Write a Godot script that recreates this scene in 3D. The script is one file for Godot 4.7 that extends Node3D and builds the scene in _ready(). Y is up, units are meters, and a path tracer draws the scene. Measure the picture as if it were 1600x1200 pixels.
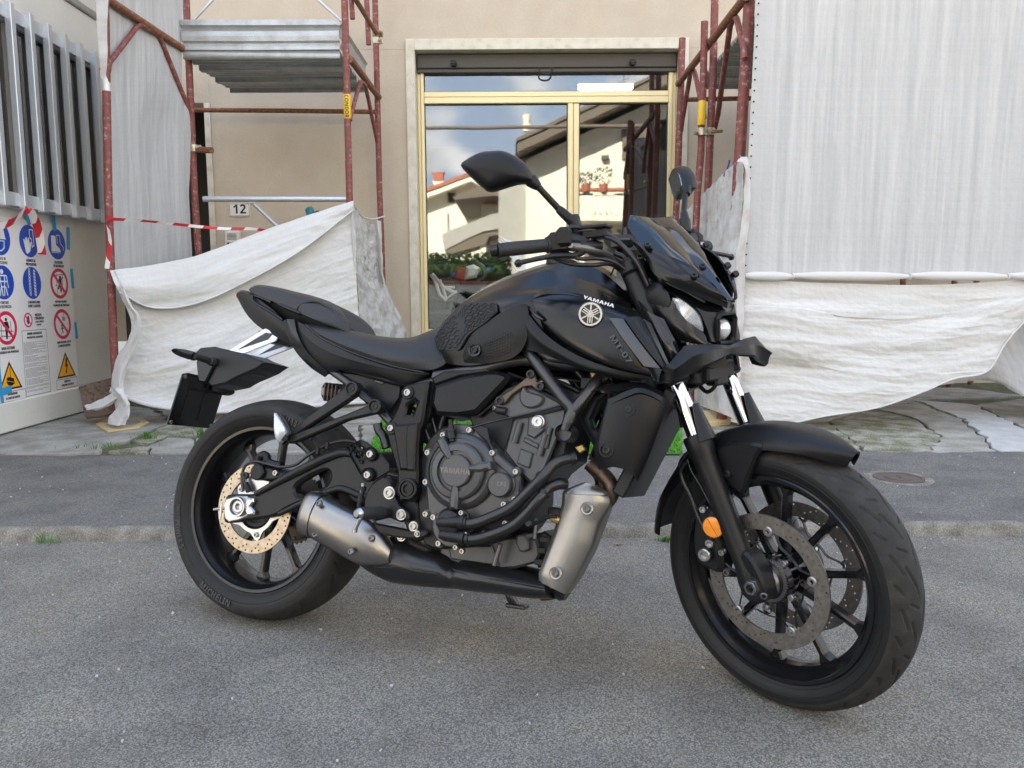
extends Node3D
# A black naked motorcycle parked on an asphalt street in front of a shop that is being renovated.

var mats := {}
var group_id := 0


func _ready() -> void:
	camera_and_light()
	make_materials()
	build_ground()
	build_shop()
	build_container()
	build_scaffold()
	build_nets()
	build_small_things()
	build_across_the_street()
	build_motorcycle()


func camera_and_light() -> void:
	var cam := Camera3D.new()
	cam.name = "camera"
	cam.fov = 52.0
	cam.near = 0.05
	cam.far = 400.0
	cam.position = Vector3(0, 0.9164, 0)
	cam.rotation = Vector3(deg_to_rad(-6.605), 0, deg_to_rad(-0.337))
	cam.current = true
	add_child(cam)
	var env := Environment.new()
	env.background_mode = Environment.BG_SKY
	env.sky = Sky.new()
	env.sky.sky_material = make_sky()
	env.background_energy_multiplier = 0.5
	env.tonemap_mode = Environment.TONE_MAPPER_LINEAR
	env.tonemap_exposure = 5.3
	env.sdfgi_enabled = true
	env.ssao_enabled = true
	env.ssil_enabled = true
	var we := WorldEnvironment.new()
	we.name = "environment"
	we.environment = env
	add_child(we)
	# the sun stands behind the shop, so that the whole street in view lies in its shade while the houses opposite are lit
	var sun := DirectionalLight3D.new()
	sun.name = "sun"
	sun.light_energy = 1.6
	sun.light_color = Color(1.0, 0.95, 0.87)
	sun.light_angular_distance = 0.5
	sun.shadow_enabled = true
	sun.look_at_from_position(Vector3.ZERO, Vector3(0.3, -0.62, 0.75), Vector3.UP)
	add_child(sun)


func make_sky() -> PanoramaSkyMaterial:
	var w := 1024
	var h := 512
	var img := Image.create(w, h, false, Image.FORMAT_RGBF)
	var n := FastNoiseLite.new()
	n.seed = 7
	n.frequency = 1.6
	n.fractal_octaves = 6
	n.fractal_gain = 0.52
	for y in h:
		var el := PI * (0.5 - (y + 0.5) / h)
		var s := sin(el)
		for x in w:
			var az := TAU * (x + 0.5) / w
			if s <= 0.0:
				img.set_pixel(x, y, Color(0.22, 0.22, 0.22))
				continue
			var dir := Vector3(cos(az) * cos(el), s, sin(az) * cos(el))
			var t := pow(1.0 - s, 2.2)
			var blue := Color(0.29, 0.46, 0.78).lerp(Color(0.80, 0.85, 0.90), t)
			var p := dir / (s + 0.28)
			var v := n.get_noise_3d(p.x * 1.5, 3.0, p.z * 1.5)
			var c := smoothstep(-0.22, 0.2, v - 0.28 * smoothstep(0.45, 0.95, s))
			var tone := 0.82 + 0.5 * n.get_noise_3d(p.x * 3.0 + 9.0, 1.0, p.z * 3.0)
			var cloud := Color(1.48, 1.38, 1.26) * tone
			var col := blue.lerp(cloud, c * 0.85)
			img.set_pixel(x, y, Color(col.r, col.g, col.b) * 1.0)
	var m := PanoramaSkyMaterial.new()
	m.panorama = ImageTexture.create_from_image(img)
	return m


# ---------------------------------------------------------------- helpers: numbers in millimetres
func V2(a: Array) -> PackedVector2Array:
	var out := PackedVector2Array()
	for i in range(0, a.size(), 2):
		out.append(Vector2(a[i], a[i + 1]) * 0.001)
	return out


func V3(a: Array) -> PackedVector3Array:
	var out := PackedVector3Array()
	for i in range(0, a.size(), 3):
		out.append(Vector3(a[i], a[i + 1], a[i + 2]) * 0.001)
	return out


func tool() -> SurfaceTool:
	var st := SurfaceTool.new()
	st.begin(Mesh.PRIMITIVE_TRIANGLES)
	return st


func fresh() -> int:
	group_id += 1
	return group_id


func flat_group(st: SurfaceTool) -> void:
	st.set_smooth_group(-1)


func tri(st: SurfaceTool, a: Vector3, b: Vector3, c: Vector3) -> void:
	st.add_vertex(a)
	st.add_vertex(b)
	st.add_vertex(c)


func quad(st: SurfaceTool, a: Vector3, b: Vector3, c: Vector3, d: Vector3) -> void:
	tri(st, a, b, c)
	tri(st, a, c, d)


func uvquad(st: SurfaceTool, p: Array, uv: Array) -> void:
	for k in [0, 1, 2, 0, 2, 3]:
		st.set_uv(uv[k])
		st.add_vertex(p[k])


func group_node(called: String, parent: Node, at := Transform3D()) -> Node3D:
	var n := Node3D.new()
	n.name = called
	n.transform = at
	parent.add_child(n, true)
	return n


func tagged(n: Node, label: String, category := "", group := "") -> Node:
	n.set_meta("label", label)
	if category:
		n.set_meta("category", category)
	if group:
		n.set_meta("group", group)
	return n


func put(called: String, st: SurfaceTool, m: Material, parent: Node, at := Transform3D()) -> MeshInstance3D:
	st.generate_normals()
	var o := MeshInstance3D.new()
	o.name = called
	o.mesh = st.commit()
	o.material_override = m
	o.transform = at
	parent.add_child(o, true)
	return o


func put_mesh(called: String, mesh: Mesh, m: Material, parent: Node, at := Transform3D()) -> MeshInstance3D:
	var o := MeshInstance3D.new()
	o.name = called
	o.mesh = mesh
	o.material_override = m
	o.transform = at
	parent.add_child(o, true)
	return o


# a box with chamfered edges
func add_box(st: SurfaceTool, at: Transform3D, size: Vector3, c := 0.0) -> void:
	var h := size * 0.5
	c = minf(c, minf(h.x, minf(h.y, h.z)) * 0.6)
	flat_group(st)
	var ax := [Vector3.RIGHT, Vector3.UP, Vector3.BACK]
	for k in 3:
		var u: Vector3 = ax[(k + 1) % 3]
		var v: Vector3 = ax[(k + 2) % 3]
		var hu: float = h[(k + 1) % 3] - c
		var hv: float = h[(k + 2) % 3] - c
		for s in [-1.0, 1.0]:
			var o: Vector3 = ax[k] * h[k] * s
			var a := o - u * hu - v * hv
			var b := o + u * hu - v * hv
			var d := o + u * hu + v * hv
			var e := o - u * hu + v * hv
			if s > 0:
				quad(st, at * a, at * e, at * d, at * b)
			else:
				quad(st, at * a, at * b, at * d, at * e)
		if c > 0.0:
			for su in [-1.0, 1.0]:
				for sv in [-1.0, 1.0]:
					var p1: Vector3 = u * (hu + c) * su + v * hv * sv
					var p2: Vector3 = u * hu * su + v * (hv + c) * sv
					var w: Vector3 = ax[k] * (h[k] - c)
					if su * sv > 0:
						quad(st, at * (p1 - w), at * (p1 + w), at * (p2 + w), at * (p2 - w))
					else:
						quad(st, at * (p1 - w), at * (p2 - w), at * (p2 + w), at * (p1 + w))
	if c > 0.0:
		for sx in [-1.0, 1.0]:
			for sy in [-1.0, 1.0]:
				for sz in [-1.0, 1.0]:
					var a := Vector3(h.x * sx, (h.y - c) * sy, (h.z - c) * sz)
					var b := Vector3((h.x - c) * sx, h.y * sy, (h.z - c) * sz)
					var d := Vector3((h.x - c) * sx, (h.y - c) * sy, h.z * sz)
					if sx * sy * sz > 0:
						tri(st, at * a, at * d, at * b)
					else:
						tri(st, at * a, at * b, at * d)


func box(called: String, centre: Vector3, size: Vector3, m: Material, parent: Node, c := 0.004) -> MeshInstance3D:
	var st := tool()
	add_box(st, Transform3D(Basis(), Vector3.ZERO), size, c)
	return put(called, st, m, parent, Transform3D(Basis(), centre))


func frame_along(dir: Vector3) -> Basis:
	# a basis whose y axis is dir
	var y := dir.normalized()
	var r := Vector3.RIGHT if absf(y.x) < 0.8 else Vector3.BACK
	var z := r.cross(y).normalized()
	return Basis(y.cross(z), y, z)


# a lathe: profile of (radius, height along y) turned round the y axis of `at`
func add_lathe(st: SurfaceTool, at: Transform3D, prof: PackedVector2Array, n := 20, from := 0.0, to := TAU) -> void:
	var g := fresh()
	var steps := n
	for i in prof.size() - 1:
		var p := prof[i]
		var q := prof[i + 1]
		if i > 0:
			var d0 := (p - prof[i - 1]).normalized()
			var d1 := (q - p).normalized()
			if d0.dot(d1) < 0.82:
				g = fresh()
		st.set_smooth_group(g)
		for k in steps:
			var a0 := from + (to - from) * k / steps
			var a1 := from + (to - from) * (k + 1) / steps
			if k == steps - 1 and absf(to - from - TAU) < 1e-6:
				a1 = from
			var e0 := Vector3(cos(a0), 0, sin(a0))
			var e1 := Vector3(cos(a1), 0, sin(a1))
			var a := at * (e0 * p.x + Vector3(0, p.y, 0))
			var b := at * (e1 * p.x + Vector3(0, p.y, 0))
			var c := at * (e1 * q.x + Vector3(0, q.y, 0))
			var d := at * (e0 * q.x + Vector3(0, q.y, 0))
			if p.x > 1e-6:
				tri(st, a, b, c)
			if q.x > 1e-6:
				tri(st, a, c, d)


func lathe(called: String, at: Transform3D, prof: PackedVector2Array, m: Material, parent: Node, n := 24) -> MeshInstance3D:
	var st := tool()
	add_lathe(st, Transform3D(), prof, n)
	return put(called, st, m, parent, at)


func add_rod(st: SurfaceTool, a: Vector3, b: Vector3, r0: float, r1 := -1.0, n := 14, bevel := 0.001) -> void:
	if r1 < 0:
		r1 = r0
	var l := a.distance_to(b)
	var e := minf(bevel, minf(r0, r1) * 0.4)
	add_lathe(st, Transform3D(frame_along(b - a), a), PackedVector2Array([Vector2(0, 0), Vector2(r0 - e, 0), Vector2(r0, e), Vector2(r1, l - e), Vector2(r1 - e, l), Vector2(0, l)]), n)


func rod(called: String, a: Vector3, b: Vector3, r: float, m: Material, parent: Node, r1 := -1.0, n := 16) -> MeshInstance3D:
	var st := tool()
	add_rod(st, Vector3.ZERO, b - a, r, r1, n)
	return put(called, st, m, parent, Transform3D(Basis(), a))


func spline(p: PackedVector3Array, sub: int, closed := false) -> PackedVector3Array:
	if sub <= 1 or p.size() < 3:
		return p
	var out := PackedVector3Array()
	var n := p.size()
	var last := n if closed else n - 1
	for i in last:
		var a := p[(i - 1 + n) % n] if closed or i > 0 else p[0] * 2.0 - p[1]
		var b := p[i]
		var c := p[(i + 1) % n]
		var d := p[(i + 2) % n] if closed or i < n - 2 else p[n - 1] * 2.0 - p[n - 2]
		for k in sub:
			var t := float(k) / sub
			out.append(b.cubic_interpolate(c, a, d, t))
	if not closed:
		out.append(p[n - 1])
	return out


func along(p: PackedVector3Array, n: int) -> PackedVector3Array:
	# n points at even arc length
	var len := PackedFloat32Array([0.0])
	for i in range(1, p.size()):
		len.append(len[i - 1] + p[i].distance_to(p[i - 1]))
	var out := PackedVector3Array()
	var j := 0
	for k in n:
		var s := len[len.size() - 1] * k / (n - 1)
		while j < p.size() - 2 and len[j + 1] < s:
			j += 1
		var l := maxf(len[j + 1] - len[j], 1e-9)
		out.append(p[j].lerp(p[j + 1], clampf((s - len[j]) / l, 0, 1)))
	return out


# a tube through points; radii may vary; flat: height factor across the second axis
func add_tube(st: SurfaceTool, pts: PackedVector3Array, radii: Array, n := 10, sub := 5, caps := true) -> void:
	var p := spline(pts, sub)
	var m := p.size()
	var up := Vector3.UP
	var rings := []
	var t0 := (p[1] - p[0]).normalized()
	if absf(t0.dot(up)) > 0.9:
		up = Vector3.RIGHT
	var nrm := (up - t0 * up.dot(t0)).normalized()
	for i in m:
		var t := (p[mini(i + 1, m - 1)] - p[maxi(i - 1, 0)]).normalized()
		nrm = (nrm - t * nrm.dot(t)).normalized()
		var bi := t.cross(nrm)
		var f := float(i) / (m - 1) * (radii.size() - 1)
		var k := mini(int(f), radii.size() - 2) if radii.size() > 1 else 0
		var r: float = radii[0] if radii.size() == 1 else lerpf(radii[k], radii[k + 1], f - k)
		var ring := PackedVector3Array()
		for j in n:
			var a := TAU * j / n
			ring.append(p[i] + (nrm * cos(a) + bi * sin(a)) * r)
		rings.append(ring)
	st.set_smooth_group(fresh())
	for i in m - 1:
		for j in n:
			var j1 := (j + 1) % n
			quad(st, rings[i][j], rings[i + 1][j], rings[i + 1][j1], rings[i][j1])
	if caps:
		flat_group(st)
		for j in n:
			tri(st, p[0], rings[0][j], rings[0][(j + 1) % n])
			tri(st, p[m - 1], rings[m - 1][(j + 1) % n], rings[m - 1][j])


func tube(called: String, pts: PackedVector3Array, radii: Array, m: Material, parent: Node, n := 10, sub := 5) -> MeshInstance3D:
	var st := tool()
	add_tube(st, pts, radii, n, sub)
	return put(called, st, m, parent)


func area2(p: PackedVector2Array) -> float:
	var s := 0.0
	for i in p.size():
		s += p[i].cross(p[(i + 1) % p.size()])
	return s * 0.5


func inset(p: PackedVector2Array, d: float) -> PackedVector2Array:
	# p counter-clockwise; every corner moves inwards by d (mitred, limited)
	var out := PackedVector2Array()
	var n := p.size()
	for i in n:
		var a := (p[i] - p[(i - 1 + n) % n]).normalized()
		var b := (p[(i + 1) % n] - p[i]).normalized()
		var na := Vector2(-a.y, a.x)
		var nb := Vector2(-b.y, b.x)
		var m := (na + nb)
		var l := m.length_squared()
		if l < 0.2:
			out.append(p[i] + nb * d)
		else:
			out.append(p[i] + m * (2.0 * d / l))
	return out


func bridged(outer: PackedVector2Array, holes: Array) -> PackedVector2Array:
	var poly := outer.duplicate()
	for h: PackedVector2Array in holes:
		var hole := h.duplicate()
		if area2(hole) > 0:
			hole.reverse()
		var bi := 0
		var bj := 0
		var best := 1e9
		for i in poly.size():
			for j in hole.size():
				var dd := poly[i].distance_squared_to(hole[j])
				if dd < best:
					best = dd
					bi = i
					bj = j
		var joined := PackedVector2Array()
		for i in bi + 1:
			joined.append(poly[i])
		for j in hole.size() + 1:
			joined.append(hole[(bj + j) % hole.size()])
		for i in range(bi, poly.size()):
			joined.append(poly[i])
		poly = joined
	return poly


func smooth2(p: PackedVector2Array, sub := 3) -> PackedVector2Array:
	var q := PackedVector3Array()
	for v in p:
		q.append(Vector3(v.x, v.y, 0))
	var out := PackedVector2Array()
	for v in spline(q, sub, true):
		out.append(Vector2(v.x, v.y))
	return out


func circle2(c: Vector2, r: float, n := 16) -> PackedVector2Array:
	var out := PackedVector2Array()
	for i in n:
		out.append(c + Vector2.from_angle(TAU * i / n) * r)
	return out


func fill(st: SurfaceTool, at: Transform3D, poly: PackedVector2Array, z: float, front: bool) -> void:
	var ix := Geometry2D.triangulate_polygon(poly)
	for k in range(0, ix.size(), 3):
		var a := poly[ix[k]]
		var b := poly[ix[k + 1]]
		var c := poly[ix[k + 2]]
		var ccw := (b - a).cross(c - a) > 0
		if ccw == front:
			tri(st, at * Vector3(a.x, a.y, z), at * Vector3(c.x, c.y, z), at * Vector3(b.x, b.y, z))
		else:
			tri(st, at * Vector3(a.x, a.y, z), at * Vector3(b.x, b.y, z), at * Vector3(c.x, c.y, z))


# a plate: outline in xy, from z0 up to z1 with a chamfer c along the z1 rim (and the z0 rim when both)
func add_plate(st: SurfaceTool, outline: PackedVector2Array, z0: float, z1: float, c := 0.003, holes := [], at := Transform3D(), both := false) -> void:
	var o := outline.duplicate()
	if area2(o) < 0:
		o.reverse()
	var loops := [[o, inset(o, c)]]
	var tops := []
	var base := []
	for h: PackedVector2Array in holes:
		var hh := h.duplicate()
		if area2(hh) < 0:
			hh.reverse()
		var wide := inset(hh, -c)
		wide.reverse()
		hh.reverse()
		loops.append([hh, wide])
		tops.append(wide)
		base.append(hh)
	flat_group(st)
	fill(st, at, bridged(loops[0][1], tops), z1, true)
	fill(st, at, bridged(loops[0][1] if both else o, base), z0, false)
	var rounded := o.size() > 14
	var g0 := fresh()
	var g1 := fresh()
	for lp in loops:
		var a: PackedVector2Array = lp[0]
		var b: PackedVector2Array = lp[1]
		var n := a.size()
		for i in n:
			var j := (i + 1) % n
			var zb := z0 + (c if both else 0.0)
			if rounded:
				st.set_smooth_group(g0)
			quad(st, at * Vector3(a[i].x, a[i].y, zb), at * Vector3(a[i].x, a[i].y, z1 - c), at * Vector3(a[j].x, a[j].y, z1 - c), at * Vector3(a[j].x, a[j].y, zb))
			if c > 0:
				if rounded:
					st.set_smooth_group(g1)
				quad(st, at * Vector3(a[i].x, a[i].y, z1 - c), at * Vector3(b[i].x, b[i].y, z1), at * Vector3(b[j].x, b[j].y, z1), at * Vector3(a[j].x, a[j].y, z1 - c))
				if both:
					quad(st, at * Vector3(b[i].x, b[i].y, z0), at * Vector3(a[i].x, a[i].y, zb), at * Vector3(a[j].x, a[j].y, zb), at * Vector3(b[j].x, b[j].y, z0))


func plate(called: String, outline: PackedVector2Array, z0: float, z1: float, m: Material, parent: Node, c := 0.003, holes := [], at := Transform3D()) -> MeshInstance3D:
	var st := tool()
	add_plate(st, outline, z0, z1, c, holes)
	return put(called, st, m, parent, at)


# a skin through rails (each a list of points, the rails side by side); creases lists rails that stay sharp
func add_skin(st: SurfaceTool, rails: Array, nu := 20, nv := 4, thick := 0.003, creases := [], smooth_rails := true, mirror := false) -> void:
	var rs := []
	for r: PackedVector3Array in rails:
		var dense := spline(r, 8) if smooth_rails else r
		rs.append(along(dense, nu))
	var m := rs.size()
	var rows := []
	var group := []
	var g := fresh()
	for j in m - 1:
		if j in creases:
			g = fresh()
		for k in nv:
			var t := float(k) / nv
			var row := PackedVector3Array()
			for i in nu:
				var b: Vector3 = rs[j][i]
				var c: Vector3 = rs[j + 1][i]
				var a: Vector3 = rs[j - 1][i] if j > 0 and not j in creases else b * 2.0 - c
				var d: Vector3 = rs[j + 2][i] if j < m - 2 and not (j + 1) in creases else c * 2.0 - b
				row.append(b.cubic_interpolate(c, a, d, t))
			rows.append(row)
			group.append(g)
	rows.append(rs[m - 1])
	var under := []
	for j in rows.size():
		var row := PackedVector3Array()
		for i in nu:
			var du: Vector3 = rows[j][mini(i + 1, nu - 1)] - rows[j][maxi(i - 1, 0)]
			var dv: Vector3 = rows[mini(j + 1, rows.size() - 1)][i] - rows[maxi(j - 1, 0)][i]
			row.append(rows[j][i] - dv.cross(du).normalized() * thick)
		under.append(row)
	var sides := [1.0, -1.0] if mirror else [1.0]
	for s: float in sides:
		var f := Vector3(1, 1, s)
		var back := fresh()
		for j in rows.size() - 1:
			for i in nu - 1:
				st.set_smooth_group(group[j] if s > 0 else group[j] + 500000)
				oriented(st, s, rows[j][i] * f, rows[j][i + 1] * f, rows[j + 1][i + 1] * f, rows[j + 1][i] * f)
				if thick > 0:
					st.set_smooth_group(back)
					oriented(st, -s, under[j][i] * f, under[j][i + 1] * f, under[j + 1][i + 1] * f, under[j + 1][i] * f)
		if thick > 0:
			flat_group(st)
			var e := rows.size() - 1
			for i in nu - 1:
				oriented(st, s, under[0][i] * f, under[0][i + 1] * f, rows[0][i + 1] * f, rows[0][i] * f)
				oriented(st, s, rows[e][i] * f, rows[e][i + 1] * f, under[e][i + 1] * f, under[e][i] * f)
			for j in e:
				oriented(st, s, under[j][0] * f, rows[j][0] * f, rows[j + 1][0] * f, under[j + 1][0] * f)
				oriented(st, s, rows[j][nu - 1] * f, under[j][nu - 1] * f, under[j + 1][nu - 1] * f, rows[j + 1][nu - 1] * f)


func oriented(st: SurfaceTool, s: float, a: Vector3, b: Vector3, c: Vector3, d: Vector3) -> void:
	if s > 0:
		quad(st, a, b, c, d)
	else:
		quad(st, a, d, c, b)


func skin(called: String, rails: Array, m: Material, parent: Node, nu := 20, nv := 4, thick := 0.003, creases := [], smooth_rails := true, mirror := false) -> MeshInstance3D:
	var st := tool()
	var meets := false
	for r: PackedVector3Array in rails:
		meets = meets or absf(r[0].z) < 0.002 or absf(r[r.size() - 1].z) < 0.002
	if mirror and not meets:
		# a pair of separate pieces, one on each side
		add_skin(st, rails, nu, nv, thick, creases, smooth_rails)
		var o := put(called, st, m, parent)
		var p: MeshInstance3D = o.duplicate()
		p.name = called
		p.transform = Transform3D(Basis().scaled(Vector3(1, 1, -1)), Vector3.ZERO)
		parent.add_child(p, true)
		return o
	add_skin(st, rails, nu, nv, thick, creases, smooth_rails, mirror)
	return put(called, st, m, parent)


# a loft through closed rings that all have the same number of points
func add_loft(st: SurfaceTool, rings: Array, sub := 4, caps := true, round_ring := 1, hard := []) -> void:
	var rr := []
	for r: PackedVector3Array in rings:
		rr.append(spline(r, round_ring, true) if round_ring > 1 else r)
	var n: int = rr[0].size()
	var m := rr.size()
	var rows := []
	for j in m - 1:
		for k in sub:
			var t := float(k) / sub
			var row := PackedVector3Array()
			for i in n:
				var b: Vector3 = rr[j][i]
				var c: Vector3 = rr[j + 1][i]
				var a: Vector3 = rr[j - 1][i] if j > 0 and not j in hard else b * 2.0 - c
				var d: Vector3 = rr[j + 2][i] if j < m - 2 and not (j + 1) in hard else c * 2.0 - b
				row.append(b.cubic_interpolate(c, a, d, t))
			rows.append(row)
	rows.append(rr[m - 1])
	if round_ring > 1:
		st.set_smooth_group(fresh())
	else:
		flat_group(st)
	var g := []
	for i in n:
		g.append(fresh())
	for j in rows.size() - 1:
		for i in n:
			var i1 := (i + 1) % n
			if round_ring <= 1:
				st.set_smooth_group(g[i])
			quad(st, rows[j][i], rows[j + 1][i], rows[j + 1][i1], rows[j][i1])
	if caps:
		flat_group(st)
		for e in [0, rows.size() - 1]:
			var c := Vector3.ZERO
			for v in rows[e]:
				c += v
			c /= n
			for i in n:
				if e == 0:
					tri(st, c, rows[e][i], rows[e][(i + 1) % n])
				else:
					tri(st, c, rows[e][(i + 1) % n], rows[e][i])


func loft(called: String, rings: Array, m: Material, parent: Node, sub := 4, caps := true, round_ring := 1, hard := []) -> MeshInstance3D:
	var st := tool()
	add_loft(st, rings, sub, caps, round_ring, hard)
	return put(called, st, m, parent)


# a hexagon socket screw whose head looks along axis
func bolt(called: String, at: Vector3, axis: Vector3, r: float, m: Material, parent: Node, h := 0.006) -> MeshInstance3D:
	var st := tool()
	var b := Transform3D(frame_along(axis), Vector3.ZERO)
	add_lathe(st, b, PackedVector2Array([Vector2(r, -0.004), Vector2(r, h * 0.8), Vector2(r * 0.86, h), Vector2(r * 0.55, h), Vector2(r * 0.5, h * 0.35), Vector2(0, h * 0.3)]), 12)
	return put(called, st, m, parent, Transform3D(Basis(), at))


func words_on(called: String, text: String, size: float, m: Material, parent: Node, at: Transform3D, bold := true, depth := 0.001, font := "Droid Sans") -> MeshInstance3D:
	var t := TextMesh.new()
	var f := SystemFont.new()
	f.font_names = PackedStringArray([font])
	if bold:
		f.font_weight = 700
	t.font = f
	t.text = text
	t.font_size = 64
	t.pixel_size = size / 64.0
	t.depth = depth
	t.curve_step = 2.0
	return put_mesh(called, t, m, parent, at)


# ---------------------------------------------------------------- textures and materials
func noise_image(seed_: int, freq: float, size := 512, octaves := 4, kind := FastNoiseLite.TYPE_SIMPLEX_SMOOTH) -> Image:
	var n := FastNoiseLite.new()
	n.seed = seed_
	n.noise_type = kind
	n.frequency = freq
	n.fractal_octaves = octaves
	if kind == FastNoiseLite.TYPE_CELLULAR:
		n.cellular_return_type = FastNoiseLite.RETURN_CELL_VALUE
	var im := n.get_seamless_image(size, size)
	im.convert(Image.FORMAT_RGB8)
	return im


func ramped(im: Image, stops: Array) -> ImageTexture:
	# stops: [value, colour, value, colour ...]
	var lut := []
	for i in 256:
		var v := i / 255.0
		var c: Color = stops[1]
		for k in range(0, stops.size() - 2, 2):
			if v >= stops[k]:
				c = (stops[k + 1] as Color).lerp(stops[k + 3], clampf((v - stops[k]) / maxf(stops[k + 2] - stops[k], 1e-4), 0, 1))
		lut.append(c)
	var src := im.get_data()
	var dst := PackedByteArray()
	dst.resize(src.size())
	for i in range(0, src.size(), 3):
		var c: Color = lut[src[i]]
		dst[i] = int(clampf(c.r, 0, 1) * 255)
		dst[i + 1] = int(clampf(c.g, 0, 1) * 255)
		dst[i + 2] = int(clampf(c.b, 0, 1) * 255)
	return ImageTexture.create_from_image(Image.create_from_data(im.get_width(), im.get_height(), false, Image.FORMAT_RGB8, dst))


func mix_images(a: Image, b: Image, t: float) -> Image:
	var x := a.get_data()
	var y := b.get_data()
	for i in x.size():
		x[i] = int(lerpf(x[i], y[i], t))
	return Image.create_from_data(a.get_width(), a.get_height(), false, Image.FORMAT_RGB8, x)


func mat(called: String, c: Color, rough := 0.6, metal := 0.0, spec := 0.5) -> StandardMaterial3D:
	var m := StandardMaterial3D.new()
	m.resource_name = called
	m.albedo_color = c
	m.roughness = rough
	m.metallic = metal
	m.metallic_specular = spec
	mats[called] = m
	return m


func lin(r: float, g: float, b: float) -> Color:
	return Color(r, g, b).linear_to_srgb()


func textured(m: StandardMaterial3D, tex: Texture2D, per_metre: float, world := true) -> StandardMaterial3D:
	m.albedo_texture = tex
	m.uv1_triplanar = true
	m.uv1_world_triplanar = world
	m.uv1_scale = Vector3.ONE * per_metre
	return m


func patched(m: StandardMaterial3D, tex: Texture2D, per_metre: float) -> StandardMaterial3D:
	m.detail_enabled = true
	m.detail_blend_mode = BaseMaterial3D.BLEND_MODE_MUL
	m.detail_albedo = tex
	m.detail_uv_layer = BaseMaterial3D.DETAIL_UV_2
	m.uv2_triplanar = true
	m.uv2_world_triplanar = true
	m.uv2_scale = Vector3.ONE * per_metre
	return m


func bumped(m: StandardMaterial3D, tex: Texture2D, cm: float) -> StandardMaterial3D:
	m.heightmap_enabled = true
	m.heightmap_texture = tex
	m.heightmap_scale = cm
	return m


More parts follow.
